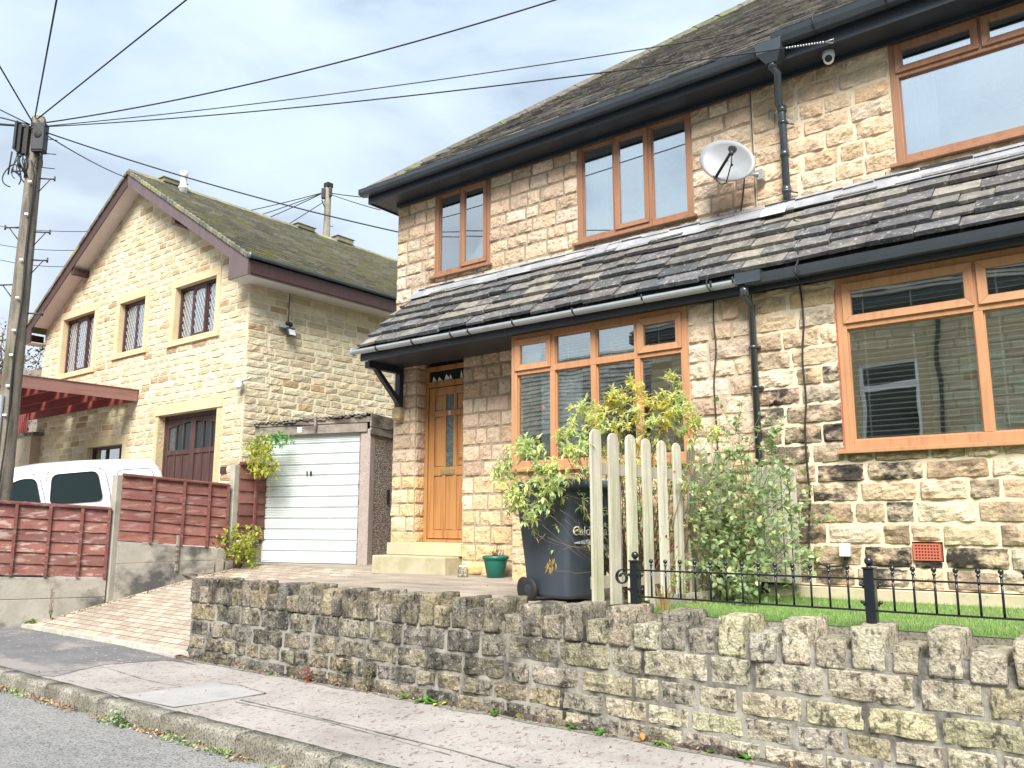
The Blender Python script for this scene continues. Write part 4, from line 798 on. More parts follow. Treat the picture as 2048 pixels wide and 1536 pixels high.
# gallows bracket on the porch column
bx_ = -7.87; mb = MB(); w_ = .045
mb.box((bx_ - w_, YU - .085, 2.98), (bx_ + w_, YU - .015, 3.50)); mb.box((bx_ - w_, YU - .62, 3.42), (bx_ + w_, YU - .086, 3.51))
mb.hexa([(bx_ - .035, YU - .085, 3.02), (bx_ + .035, YU - .085, 3.02), (bx_ + .035, YU - .085, 3.11), (bx_ - .035, YU - .085, 3.11), (bx_ - .035, YU - .50, 3.42), (bx_ + .035, YU - .50, 3.42), (bx_ + .035, YU - .42, 3.42), (bx_ - .035, YU - .42, 3.42)])
gb = mb.build('gallows_bracket', M['black'], house, bevel=.006)
mb = MB(); mb.rock((bx_ - .075, YU - .11, 2.80), (bx_ + .075, YU, 2.978), 5, .006, .2, c=(0.45, 0.36, 0.2, .2)); mb.build('corbel', M['stone'], gb)
# air brick
mb = MB(); yb = YG - .028; nb, nr = 8, 5; W_, H_ = abx1 - abx0, abz1 - abz0
mb.box((abx0, yb + .02, abz0), (abx1, yb + .045, abz1))
for i in range(nb + 1):
    x = abx0 + .008 + (W_ - .016 - .010) * i / nb; mb.box((x, yb, abz0 + .01), (x + .010, yb + .0195, abz1 - .01))
for j in range(nr + 1):
    z = abz0 + .0 + (H_ - .012) * j / nr; mb.box((abx0, yb - .001, z), (abx1, yb + .019, z + .012))
mb.box((abx0, yb - .002, abz0 + .012), (abx0 + .012, yb + .019, abz1)); mb.box((abx1 - .012, yb - .002, abz0 + .012), (abx1, yb + .019, abz1))
ab = mb.build('air_brick', M['terracotta'], house)
mb = MB(); mb.box((abx0 + .01, yb + .017, abz0 + .01), (abx1 - .01, yb + .0197, abz1 - .01)); mb.build('air_holes', M['rubber'], ab)
# small red pointing by the right window
mb = MB()
for k in range(26):
    z = grz0 + k * .052; mb.box((grx0 - .006 - rnd(0, .010), YG - .010 + rnd(-.002, .002), z), (grx0 - .001, YG + .01, z + .052))
mb.build('frame_sealant', M['terracotta'], house)
# --- blinds and curtains
def blind(label, X0, X1, Z0, Z1, Y, pitch, tilt, cords, hide_above=None):
    t = thing('venetian_blind', label, 'blind', ((X0 + X1) / 2, Y, Z0), 'venetian blinds behind the ground floor windows'); mb = MB(); z = Z0; w = .024
    while z < Z1 - .04:
        mb.hexa([(X0, Y - w, z - tilt), (X1, Y - w, z - tilt), (X1, Y + w, z + tilt), (X0, Y + w, z + tilt), (X0, Y - w, z - tilt + .002), (X1, Y - w, z - tilt + .002), (X1, Y + w, z + tilt + .004), (X0, Y + w, z + tilt + .004)]); z += pitch
    mb.build('slats', M['blind'], t); mb = MB(); mb.box((X0, Y - .03, Z1 - .04), (X1, Y + .03, Z1)); mb.build('headrail', M['blind'], t); mb = MB()
    for c in cords: mb.box((X0 + (X1 - X0) * c - .005, Y - .027, Z0), (X0 + (X1 - X0) * c + .005, Y - .0265, Z1 - .04))
    mb.build('cords', M['white'], t); return t
mxX = grx0 + GW * mx_
blind('open slatted cream blind behind the left light of the big window above the air brick', grx0 + .08, mxX - .02, grz0 + .06, 3.43, YG + .10, .043, .007, (.12, .52, .93))
blind('open slatted cream blind at the right edge, behind the middle light of the big window', mxX + .02, grx0 + GW * 2 * mx_ - .02, grz0 + .06, 3.43, YG + .10, .043, .008, (.12, .52, .93))
zt_ = glz0 + (glz1 - glz0) * tz
cw = (glx1 - glx0) / 4
blind_r = blind('raised blind bunched in the top of the left window beside the front door, second light', glx0 + cw + .02, glx0 + 2 * cw - .0, zt_ + .0, glz1 - .02, YG + .13, .032, .010, (.25, .8))
blind('raised blind bunched in the top of the window beside the front door, third light', glx0 + 2 * cw + .02, glx0 + 3 * cw - .0, zt_ + .0, glz1 - .02, YG + .13, .032, .010, (.25, .8))
blind('raised blind behind the small opening light nearest the lower downpipe', glx0 + 3 * cw + .02, glx1 - .02, zt_ + .0, glz1 - .02, YG + .13, .036, .008, (.3, .8))
blind('raised blind behind the small top light nearest the front door, with the round cut-out', glx0 + .04, glx0 + cw - .02, zt_ + .0, glz1 - .02, YG + .13, .036, .008, (.3, .8))
mb = MB()
for k in range(4): mb.box((glx0 + k * cw + .03, YG + .10, zt_ - .085), (glx0 + (k + 1) * cw - .01, YG + .16, zt_ - .012))
mb.build('bottom_bar', M['white'], blind_r)
def curtain(label, X0, X1, Z0, Z1, Y, folds, m='curtain', kink=0.0):
    mb = MB(); n = folds * 6; rows = 6; g = []
    for j in range(rows + 1):
        z = Z0 + (Z1 - Z0) * j / rows; sh = kink * (1 - j / rows)
        g.append([mb.addv((X0 + (X1 - X0 + sh) * i / n, Y + .022 * math.sin(i / 6 * 2 * math.pi) + .01 * noise.noise(Vector((i * .7, j * .4, 0))), z)) for i in range(n + 1)])
    for a_, b_ in zip(g, g[1:]):
        for i in range(n): mb.face([a_[i], a_[i + 1], b_[i + 1], b_[i]], True)
    o = mb.build('curtain', M[m]); so_ = o.modifiers.new('thick', 'SOLIDIFY'); so_.thickness = .004
    return tag(o, label, 'curtain', 'pale curtains behind the windows')
curtain('pale curtain at the left side of the narrow two-light window over the front door', ulx0 + .05, ulx0 + .28, ulz0 + .05, ZS - .1, YU + .12, 4)
curtain('pale curtain at the right of the narrow two-light window over the front door', ulx1 - .22, ulx1 - .05, ulz0 + .05, ZS - .1, YU + .12, 3)
curtain('pale curtain behind the left light of the three-light upper window', umx0 + .05, umx0 + .35, umz0 + .05, ZS - .1, YU + .12, 5)
curtain('pale gathered curtain at the left of the large upper window by the photo edge', urx0 + .05, urx0 + .34, urz0 + .05, ZS - .38, YU + .12, 5)
curtain('long white curtain in the left light of the window beside the front door', glx0 + cw * .6, glx0 + cw * 1.62, glz0 + .05, zt_ - .05, YG + .11, 7)
curtain('narrow pale net in the second light of the window beside the front door', glx0 + cw * 1.66, glx0 + cw * 1.9, glz0 + .05, zt_ - .05, YG + .3, 3)
mb = MB(); cx_, cz_ = glx0 + .185 + .06, glz1 - .21; pts = []
for k in range(20):
    a_ = math.radians(200 - k * 220 / 19); pts.append((cx_ - .02 + .115 * math.cos(a_), YG + .085, cz_ + .05 + .115 * math.sin(a_)))
pts += [(cx_ + .04, YG + .085, cz_ - .20), (cx_ - .10, YG + .085, cz_ - .20)]
mb.prism(pts, (0, .006, 0)); tag(mb.build('window_ornament', M['white']), 'white spoon shaped card hanging in the small top light nearest the front door', 'ornament')
mb = MB(); X = glx0 + .25; mb.tube([(X + .10 * math.cos(a_) + .02, YG + .10, zt_ - .25 - (.17 * abs(math.sin(a_)))) for a_ in fr(math.pi, 2 * math.pi, 12)], .004, 5); mb.tube([(X + .12, YG + .1, zt_ - .1), (X + .12, YG + .1, zt_ - .36), (X + .15, YG + .1, zt_ - .46)], .003, 5); mb.tube([(X - .08, YG + .1, zt_ - .1), (X - .08, YG + .1, zt_ - .26)], .003, 5)
mb.build('pull_cord', M['white'], blind_r)
# ------------------------------------------------------------------ the far gabled house
YL = 9.5; FX1 = xc(490, 740, YL); FX0 = xc(67, 690, YL); FD = 11.5; FB = 1.4
far = thing('gabled_house', 'pale yellow stone house with gable to the street, leaded windows and mossy tiled roof', 'house', (FX1, YL, FB))
apx = (FX0 + FX1) / 2; ov = 0.42; ovs = 0.5
AP = at(257, 345, YL - ov); er = at(497, 512, YL - ov); apx = AP.x; AZ = AP.z; ezr = er.z; exr = er.x
pit = (AZ - ezr) / (exr - apx)
exl = apx - (exr - apx)
FX0 = max(FX0, exl + .35)
rl = lambda X: AZ - pit * abs(X - apx)      # roof surface height
def pal_far(s, z):
    b_ = random.choice([(0.55, 0.465, 0.31), (0.60, 0.52, 0.36), (0.50, 0.42, 0.28), (0.57, 0.49, 0.34), (0.62, 0.55, 0.40)])
    if random.random() < .045: b_ = (0.44, 0.31, 0.19)
    c = vary(b_, .08, .03); return (c[0], c[1], c[2], 0.35 if random.random() < .12 else 0.0)
mort_far = lambda s, z: (0.66, 0.59, 0.43, 0)
def P4(x0, x1, y0, y1): return xc(x0, (y0 + y1) / 2, YL), xc(x1, (y0 + y1) / 2, YL)
w3 = (xc(350, 630, YL), xc(432, 610, YL), zc(390, 672, YL), zc(390, 565, YL))
w2 = (xc(239, 650, YL), xc(289, 650, YL), zc(262, 702, YL), zc(262, 602, YL))
w1 = (xc(125, 690, YL), xc(187, 680, YL), zc(155, 742, YL), zc(155, 633, YL))
gd = (xc(314, 880, YL), xc(430, 880, YL), FB, zc(372, 824, YL))
w4 = (xc(177, 895, YL), xc(246, 895, YL), zc(210, 893, YL) - .7, zc(210, 892, YL))
H = [tuple([h[0] - FX0 - .0, h[1] - FX0, h[2], h[3]]) for h in (w1, w2, w3, gd, w4)]
sur = 0.16
Hs = [(h[0] - sur, h[1] + sur, h[2] - .13, h[3] + .19) for h in H[:3]] + [(H[3][0] - .13, H[3][1] + .22, FB, H[3][3] + .24), (H[4][0] - sur, H[4][1] + sur, H[4][2] - .1, H[4][3] + .19)]
stone_wall(far, 'front_wall', (FX0, YL, 0), (1, 0, 0), (0, -1, 0), 0, FX1 - FX0, FB, AZ, Hs, lambda i, z: 0.152, lambda z: 0.46, pal_far, bulge=.010, rough=.009, joint=.016, stone='stone2', mortar=mort_far, clip=lambda s: rl(FX0 + s) - .22, dens=(6, 4))
stone_wall(far, 'side_wall', (FX1, YL, 0), (0, 1, 0), (1, 0, 0), 0, FD, FB - .6, ezr - .22, [], lambda i, z: 0.152, lambda z: 0.46, pal_far, bulge=.010, rough=.009, joint=.016, stone='stone2', mortar=mort_far, dens=(6, 4), hide=lambda s, z: s > 6.5)
mb = MB(); mb.col = (.5, .42, .27, 0); mb.box((FX0 + .01, YL + .23, FB - .5), (FX0 + .2, YL + FD, ezr - .3)); mb.prism([(FX0, YL + FD - .2, FB), (FX1 - .23, YL + FD - .2, FB), (FX1 - .23, YL + FD - .2, ezr - .3), (apx, YL + FD - .2, AZ - .3), (FX0, YL + FD - .2, ezr - .3)], (0, .2, 0)); mb.build('rear_wall', M['mortar'], far)
# dressed surrounds
yo = YL - .028
for (a, b, p, q), lab in ((w1, 0), (w2, 0), (w3, 0), (w4, 0)):
    mb = MB(); mb.box((a - sur, yo, p), (a, YL + .16, q)); mb.box((b, yo, p), (b + sur, YL + .16, q)); mb.box((a - sur, yo - .003, q), (b + sur, YL + .16, q + .19)); mb.box((a - sur - .05, yo - .03, p - .13), (b + sur + .05, YL + .16, p)); mb.build('stone_surround', M['dress'], far, bevel=.004)
mb = MB(); mb.box((gd[0] - .13, yo, gd[3]), (gd[1] + .22, YL + .2, gd[3] + .24)); mb.build('garage_lintel', M['dress'], far, bevel=.004)
mb = MB(); mb.col = (.55, .45, .27, 0); mb.box((gd[0] - .13, YL - .004, FB), (gd[0], YL + .2, gd[3])); mb.build('garage_jamb', M['stone2'], far); mb = MB(); mb.col = (.55, .45, .27, 0); mb.box((gd[1], YL - .004, FB), (gd[1] + .22, YL + .2, gd[3])); mb.build('garage_jamb', M['stone2'], far)
YW = YL + .12
window(far, w3[0], w3[1], w3[2], w3[3], YW, [(0, .32, 0, 1, False), (.32, .68, 0, 1, True), (.68, 1, 0, 1, False)], M['brownwood'], M['glass_l'], fw=.07, sill=False, leaded=True, arch=True)
window(far, w2[0], w2[1], w2[2], w2[3], YW, [(0, .5, 0, 1, False), (.5, 1, 0, 1, True)], M['brownwood'], M['glass_l'], fw=.07, sill=False, leaded=True)
window(far, w1[0], w1[1], w1[2], w1[3], YW, [(0, .32, 0, 1, False), (.32, .68, 0, 1, True), (.68, 1, 0, 1, False)], M['brownwood'], M['glass_l'], fw=.07, sill=False, leaded=True, arch=True)
window(far, w4[0], w4[1], w4[2], w4[3], YW, [(0, .4, 0, 1, False), (.4, .8, 0, 1, False), (.8, 1, 0, 1, False)], M['brownwood'], M['glass_l'], fw=.06, sill=False)
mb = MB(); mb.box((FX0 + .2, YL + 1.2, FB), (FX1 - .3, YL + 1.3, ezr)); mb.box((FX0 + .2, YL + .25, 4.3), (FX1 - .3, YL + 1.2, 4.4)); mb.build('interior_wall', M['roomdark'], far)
for w_, f in ((w3, (.02, .98)), (w2, (.05, .95))):
    curtain('white net curtain behind the leaded %s window of the yellow gable' % ('three-light right hand' if w_ is w3 else 'narrow middle'), w_[0] + (w_[1] - w_[0]) * f[0], w_[0] + (w_[1] - w_[0]) * f[1], w_[2] + .02, w_[3] - .05, YW + .2, 14)
# timber garage doors
gY = YL + .16; gw = gd[1] - gd[0]
mb = MB(); mb.box((gd[0], gY, FB), (gd[0] + .07, gY + .08, gd[3])); mb.box((gd[1] - .07, gY, FB), (gd[1], gY + .08, gd[3])); mb.box((gd[0] + .07, gY, gd[3] - .09), (gd[1] - .07, gY + .08, gd[3])); gf = mb.build('garage_frame', M['garagedoorwood'], far)
for side in (0, 1):
    x0 = gd[0] + .075 + side * (gw - .15) / 2; x1 = x0 + (gw - .15) / 2 - .006; zt = gd[3] - .095; zb = FB + .02; zr = zt - .68
    mb = MB(); st = .09; y = gY + .01
    mb.box((x0, y, zb), (x0 + st, y + .05, zt)); mb.box((x1 - st, y, zb), (x1, y + .05, zt)); mb.box((x0 + st, y, zr - .1), (x1 - st, y + .05, zr)); mb.box((x0 + st, y, zb), (x1 - st, y + .05, zb + .12)); mb.box((x0 + st, y, zt - .08), (x1 - st, y + .05, zt))
    n = 3; pw = (x1 - x0 - 2 * st) / n
    for k in range(n):
        u = x0 + st + pw * k; v = u + pw
        if k: mb.box((u - .025, y + .002, zb + .12), (u + .025, y + .05, zr - .1)); mb.box((u - .02, y + .002, zr), (u + .02, y + .05, zt - .08))
        mb.box((u + .005, y + .022, zb + .11), (v - .005, y + .04, zr - .09))
        # arched head over the lights
    def ah(x): return zt - .085 - .11 * (abs((x - (x1 if side == 0 else x0)) / (x1 - x0))) ** 1.6
    xs_ = fr(x0 + st - .01, x1 - st + .01, 10); mb.prism([(x0 + st - .01, y + .006, zt - .07)] + [(x, y + .006, ah(x)) for x in xs_] + [(x1 - st + .01, y + .006, zt - .07)], (0, .04, 0))
    lf = mb.build('garage_door', M['garagedoorwood'], far, bevel=.004)
    for k in range(n):
        u = x0 + st + pw * k; g = MB(); g.box((u + .02, y + .03, zr), (u + pw - .02, y + .034, zt - .085)); g.build('door_pane', M['darkglass'] if not (side == 0 and k == 0) else M['glass_frost'], lf)
# roof
Fy0, Fy1 = YL - ov, YL + FD + .3; tl = lambda X: rl(X)
def pal_t(s, v):
    c = vary(random.choice([(0.29, 0.28, 0.235), (0.33, 0.32, 0.27), (0.25, 0.24, 0.21)]), .15, .04); return (*c[:3], 1)
mb = MB(); sl_ = math.hypot(1, pit); Lr = (exr + .0 - apx) * sl_
Vr = Vector((-1 / sl_, 0, pit / sl_)); Nr = Vector((pit / sl_, 0, 1 / sl_))
def tiles(mb, O, U, V, Nn, W_, L_, rows=0.20, step=0.30):
    v = 0; k = 0
    while v < L_ - .03:
        s = -(k % 2) * step / 2; vt = min(v + rows * 1.25, L_)
        while s < W_:
            a_, b_ = max(s, 0), min(s + step - .004, W_)
            if b_ - a_ > .02:
                c = pal_t(0, 0); P = lambda s, v, d: Vector(O) + Vector(U) * s + V * v + Nn * d; j = rnd(-.006, .006)
                mb.hexa([P(a_, v + j, .035), P(b_, v + j, .035), P(b_, vt, -.004), P(a_, vt, -.004), P(a_, v + j, .065), P(b_, v + j, .065), P(b_, vt, .016), P(a_, vt, .016)], c)
            s += step
        v += rows; k += 1
tiles(mb, (exr, Fy0, rl(exr)), (0, 1, 0), Vr, Nr, Fy1 - Fy0, Lr)
Vl = Vector((1 / sl_, 0, pit / sl_)); Nl = Vector((-pit / sl_, 0, 1 / sl_))
tiles(mb, (exl, Fy1, rl(exl)), (0, -1, 0), Vl, Nl, Fy1 - Fy0, Lr, .25, .5)
mb.col = (.12, .11, .09, 1); mb.poly([(exr, Fy0, rl(exr) - .01), (exr, Fy1, rl(exr) - .01), (apx, Fy1, AZ - .01), (apx, Fy0, AZ - .01)]); mb.poly([(exl, Fy0, rl(exl) - .01), (exl, Fy1, rl(exl) - .01), (apx, Fy1, AZ - .01), (apx, Fy0, AZ - .01)])
froof = mb.build('roof', M['tile'], far)
mb = MB(); ridge(mb, (apx, Fy0, AZ + .05), (apx, Fy1, AZ + .05), .45, .13, lambda s, v: (*vary((.2, .19, .14), .15)[:3], 1)); 
for f in fr(0, 1, 22):
    for e_ in (exr, exl):
        pass
mb.build('ridge_tiles', M['tile'], froof)
mb = MB()
for e_, n_ in ((exr, Nr), (exl, Nl)):     # mortar bedded verge
    q = [Vector((e_, Fy0, rl(e_))), Vector((apx, Fy0, AZ))]; d_ = q[1] - q[0]; n = 40
    for k in range(n):
        A = q[0] + d_ * (k / n); B = q[0] + d_ * ((k + 1) / n); mb.hexa([A + Vector((0, -.03 - rnd(0, .015), -.035)), B + Vector((0, -.03, -.035)), B + Vector((0, .05, -.035)), A + Vector((0, .05, -.035)), A + n_ * .045 + Vector((0, -.035 - rnd(0, .01), 0)), B + n_ * .045 + Vector((0, -.035, 0)), B + n_ * .045 + Vector((0, .06, 0)), A + n_ * .045 + Vector((0, .06, 0))], (*vary((.14, .135, .11), .3)[:3], 1))
mb.build('verge_tiles', M['tile'], froof)
for nm, yy, lab in (('roof_vent', atX(322, 362, apx).y, 0), ('roof_vent', atX(590, 450, apx).y, 0), ('roof_vent', atX(670, 475, apx).y, 1)):
    mb = MB(); mb.col = (.2, .19, .15, 1); mb.box((apx - .13, yy, AZ + .04), (apx + .15, yy + .6, AZ + .13 + .04 * lab)); mb.box((apx - .16, yy - .04, AZ + .132 + .04 * lab), (apx + .18, yy + .64, AZ + .155 + .04 * lab)); mb.build(nm, M['tile'], froof, bevel=.01)
# bargeboards and white verge soffit
for e_, s_ in ((exr, 1), (exl, -1)):
    A = Vector((e_ + .0 * s_, Fy0, rl(e_) - .05)); B = Vector((apx, Fy0, AZ - .05)); h_ = .24
    mb = MB(); mb.hexa([(A.x, Fy0, A.z - h_), (B.x, Fy0, B.z - h_ * 1.15), (B.x, Fy0 + .022, B.z - h_ * 1.15), (A.x, Fy0 + .022, A.z - h_), (A.x, Fy0, A.z), (B.x, Fy0, B.z), (B.x, Fy0 + .022, B.z), (A.x, Fy0 + .022, A.z)])
    # boxed foot of the eaves
    xw = FX1 if s_ > 0 else FX0
    mb.prism([(A.x + .002 * s_, Fy0 - .005, A.z - .32), (A.x + .002 * s_, Fy0 - .005, A.z + .02), (xw - .12 * s_, Fy0 - .005, A.z + .02 + pit * abs(A.x - xw + .12 * s_)), (xw - .12 * s_, Fy0 - .005, A.z - .32)], (0, .03, 0))
    mb.box((A.x - .004 * s_ + .006 * s_, Fy0 + .02, A.z - .32), (A.x - .02 * s_, Fy0 + ov + (FD if s_ > 0 else .1), A.z - .02))
    mb.build('bargeboard', M['bargeboard'] if s_ > 0 else M['brownwood'], far)
    mb = MB(); mb.hexa([(xw - .14 * s_, Fy0 + .024, rl(xw - .14 * s_) - .24), (B.x, Fy0 + .024, B.z - .19), (B.x, YL, B.z - .19), (xw - .14 * s_, YL, rl(xw - .14 * s_) - .24), (xw - .14 * s_, Fy0 + .024, rl(xw - .14 * s_) - .22), (B.x, Fy0 + .024, B.z - .17), (B.x, YL, B.z - .17), (xw - .14 * s_, YL, rl(xw - .14 * s_) - .22)])
    mb.box((xw - .13 * s_, Fy0 + .03, A.z - .315), (A.x - .02 * s_, YL + (FD if s_ > 0 else .1), A.z - .30)); mb.build('soffit', M['soffit_w'], far)
for fx, s_ in ((0.43, 1), (0.47, -1)):
    X = apx + s_ * (exr - apx) * (0.42 if s_ > 0 else .50); z = rl(X) - .36; mb = MB(); mb.box((X - .07, Fy0 + .03, z - .10), (X + .07, YL, z + .06)); mb.build('purlin_end', M['brownwood'], far)
mb = MB(); gutter(mb, (exr + .06, Fy1, rl(exr) + .0), (exr + .06, Fy0 - .02, rl(exr) + .02), .06); mb.lathe((exr + .06, Fy0 - .03, rl(exr) + .01), [(.001, 0), (.065, 0), (.065, .02)], 10, axis=(0, 1, 0)); mb.build('gutter', M['guttermid'], far)
mb = MB(); mb.box((exr - .0, Fy0 + .05, rl(exr) - .33), (exr + .02, Fy1, rl(exr) - .07)); mb.build('fascia', M['brownwood'], far)
# flue
q = atX(365, 395, apx + .9); mb = MB(); fz = rl(apx + .55)
fy = atX(365, 395, apx + .45).y; fp = Vector((apx + .45, fy, rl(apx + .45)))
mb.lathe((fp.x, fp.y, fp.z - .1), [(.10, 0), (.10, .22), (.115, .23), (.115, .27), (.085, .28), (.085, .52), (.095, .53), (.095, .68), (.05, .70)], 14); mb.build('flue_pipe', M['ltgrey'], far)
# wall lamp on the side wall, aerial bracket, corner camera, small vent
def onx(x, y, X): return atX(x, y, X)
fl = thing('floodlight', 'black and glass floodlight with sensor on the side wall of the yellow gabled house', 'light', tuple(onx(579, 660, FX1 + .1)))
p = Vector(fl.location); mb = MB(); mb.hexa([(p.x - .02, p.y - .10, p.z - .12), (p.x + .12, p.y - .10, p.z - .14), (p.x + .12, p.y + .10, p.z - .14), (p.x - .02, p.y + .10, p.z - .12), (p.x - .02, p.y - .10, p.z + .03), (p.x + .05, p.y - .10, p.z + .05), (p.x + .05, p.y + .10, p.z + .05), (p.x - .02, p.y + .10, p.z + .03)]); mb.box((p.x - .12, p.y - .03, p.z + .0), (p.x - .021, p.y + .03, p.z + .06)); mb.build('lamp_body', M['boxgrey'], fl, bevel=.01)
mb = MB(); mb.hexa([(p.x + .121, p.y - .08, p.z - .125), (p.x + .124, p.y - .08, p.z - .125), (p.x + .124, p.y + .08, p.z - .125), (p.x + .121, p.y + .08, p.z - .125), (p.x + .075, p.y - .08, p.z + .0), (p.x + .078, p.y - .08, p.z + .0), (p.x + .078, p.y + .08, p.z + .0), (p.x + .075, p.y + .08, p.z + .0)]); mb.build('lamp_glass', M['ltgrey'], fl)
mb = MB(); mb.sphere((p.x - .02, p.y + .02, p.z + .12), .06); mb.sphere((p.x + .02, p.y - .07, p.z + .13), .045); mb.build('sensor', M['rubber'], fl)
a_ = onx(586, 560, FX1 + .06); mb = MB(); mb.tube([(FX1 + .08, a_.y, ezr - .30), (FX1 + .08, a_.y, ezr - .98)], .014, 8); mb.tube([(FX1 + .07, a_.y + .25, ezr - .93), (FX1 + .09, a_.y, ezr - .98), (FX1 + .30, a_.y - .18, ezr - 1.04)], .012, 6); mb.box((FX1 + .05, a_.y - .3, ezr - 1.14), (FX1 + .1, a_.y + .0, ezr - 1.08))
tag(mb.build('aerial_bracket', M['steel']), 'galvanised metal aerial bracket hanging under the eaves of the yellow house side wall', 'bracket')
mb = MB(); mb.tube([(FX1 + .05, a_.y - .05, ezr - .3), (FX1 + .04, a_.y - .06, ezr - 1.2), (FX1 + .05, p.y, p.z + .12)], .008, 5); tag(mb.build('lamp_cable', M['rubber']), 'thin black cable running from the eaves down to the floodlight', 'cable')
c_ = at(484, 765, YL - .12); cm = thing('security_camera', 'white wall camera with a grey arm on the corner of the yellow gabled house', 'camera', tuple(c_)); mb = MB(); mb.lathe((c_.x - .09, c_.y + .0, c_.z - .11), [(.05, 0), (.075, .02), (.075, .17), (.05, .2)], 12); mb.build('camera_body', M['white'], cm); mb = MB(); mb.tube([(c_.x - .05, c_.y, c_.z + .03), (c_.x + .1, c_.y + .02, c_.z + .04), (c_.x + .20, c_.y + .06, c_.z + .09)], .022, 8); mb.build('camera_arm', M['steel'], cm)
v_ = at(446, 940, YL - .03); mb = MB(); mb.box((v_.x - .1, YL - .035, v_.z - .07), (v_.x + .1, YL, v_.z + .07)); mb.box((v_.x - .075, YL - .04, v_.z - .045), (v_.x + .075, YL - .034, v_.z + .045)); mb.build('wall_vent', M['brownwood'], far, bevel=.004)
# ------------------------------------------------------------------ carport on the gable wall
CR = xc(278, 795, YL); CZ = zc(278, 781, YL); cpz = CZ; CL = FX0 - .3; CY0 = YL - 3.1
cpt = thing('carport', 'dark red timber lean-to carport with broken roof boards on the yellow gable wall', 'carport', (CR, YL, FB))
hf = zc(278, 781, YL) - zc(278, 803, YL)
mb = MB(); mb.box((CR - .03, CY0, cpz - hf), (CR, YL - .03, cpz)); mb.box((CR - .06, CY0 - .01, cpz + .001), (CR + .02, YL - .02, cpz + .015)); mb.build('fascia_board', M['pergola_face'], cpt)
mb = MB(); yy = YL - .06; k = 0
while yy > CY0: mb.box((CL, yy - .04, cpz - hf * (1.0)), (CR - .031, yy, cpz - .03)); yy -= .62; k += 1
mb.build('rafters', M['pergola'], cpt)
mb = MB(); xx = CL
while xx < CR - .05:
    w = .14
    if random.random() > .06: mb.box((xx, CY0, cpz - .028), (min(xx + w - rnd(.002, .012), CR - .031), YL - .03 - (rnd(0, .3) if random.random() < .2 else 0), cpz - .010))
    xx += w
mb.build('roof_boards', M['pergola'], cpt)
mb = MB(); mb.box((CL, CY0, FB - .3), (CL + .1, CY0 + .1, cpz - hf)); mb.box((CR - .14, CY0, 0.9), (CR - .04, CY0 + .1, cpz - hf)) if False else None
mb.build('post', M['pergola'], cpt)
# left boundary behind the cars
b0 = at(20, 860, 9.3)
bw = thing('boundary_wall', 'stained cream rendered wall left of the gabled house, below the carport', 'wall', (FX0 - .3, 9.3, FB))
gz_ = zc(60, 866, 9.3); mb = MB(); mb.box((FX0 - 7, 9.25, FB - .5), (xc(62, 880, 9.25), 9.6, gz_ - .08)); mb.build('render', M['render'], bw); mb = MB(); mb.box((FX0 - 7, 9.2, gz_ - .08), (xc(64, 880, 9.2), 9.65, gz_)); mb.build('coping', M['concrete'], bw)
rf = thing('slat_fence', 'dark red vertical board fence standing on the cream wall under the carport', 'fence', (FX0 - .3, 9.35, gz_)); xx = FX0 - 4; xe = xc(55, 850, 9.35); mb = MB()
while xx < xe: mb.box((xx, 9.34, gz_), (xx + .09, 9.36, gz_ + .62 + rnd(-.02, .02))); xx += .12
mb.build('boards', M['pergola'], rf); mb = MB(); mb.box((FX0 - 4, 9.361, gz_ + .1), (xe, 9.39, gz_ + .17)); mb.box((FX0 - 4, 9.361, gz_ + .4), (xe, 9.39, gz_ + .47)); mb.build('rail', M['pergola'], rf)
# stone wall piece and bare tree by the far left corner
gp = at(50, 745, 11.5); ft = thing('timber_fence', 'grey weathered board fence and post at the far left corner of the yellow house', 'fence', (gp.x, 11.5, 4)); mb = MB(); mb.box((gp.x - 3, 11.5, gp.z - 2.5), (gp.x + 1.5, 11.55, gp.z + .03)); mb.build('boards', M['oldwood'], ft); mb = MB(); mb.box((gp.x - .18, 11.4, gp.z - 2.5), (gp.x + .0, 11.52, gp.z + .12)); mb.build('post', M['postconc'], ft)
# ------------------------------------------------------------------ prefab garage
ga = Vector((-11.27, 7.913, 0)); gb_ = Vector((-9.628, 8.423, 0)); u = (gb_ - ga); GWd = u.length; u.normalize(); v = Vector((-u.y, u.x, 0)); gz0 = GZ - .01
pg = thing('prefab_garage', 'small pebbledash concrete garage with white up-and-over door and rotten roof edge', 'garage', tuple(ga + Vector((0, 0, GZ))))
def gp_(a, b, z): return ga + u * a + v * b + Vector((0, 0, z))
ZD = 2.865; zl, zr_ = 2.90, 3.0
A0, A1 = -.17, GWd + .20; GL = 4.9
def gbox(mb, a0, a1, b0, b1, z0, z1, z1b=None, c=None):
    z1b = z1 if z1b is None else z1b
    mb.hexa([gp_(a0, b0, z0), gp_(a1, b0, z0), gp_(a1, b1, z0), gp_(a0, b1, z0), gp_(a0, b0, z1), gp_(a1, b0, z1b), gp_(a1, b1, z1b), gp_(a0, b1, z1)], c)
mb = MB(); gbox(mb, A0, -.03, 0, .14, gz0, ZD + .02); mb.build('door_post', M['aggregate'], pg, bevel=.006); mb = MB(); gbox(mb, GWd + .03, A1, 0, .14, gz0, ZD + .03); mb.build('door_post', M['aggregate'], pg, bevel=.006)
mb = MB(); gbox(mb, -.03, .0, .02, .12, gz0, ZD); gbox(mb, GWd, GWd + .03, .02, .12, gz0, ZD); gbox(mb, 0, GWd, .02, .10, ZD - .0, ZD + .03); mb.build('door_frame', M['oldwood'], pg)
mb = MB()
for k in range(8):
    b0 = .145 + k * .6; gbox(mb, A1 - .07, A1 - .008, b0, b0 + .585, gz0, 2.86); gbox(mb, A0 + .008, A0 + .07, b0, b0 + .585, gz0, 2.80)
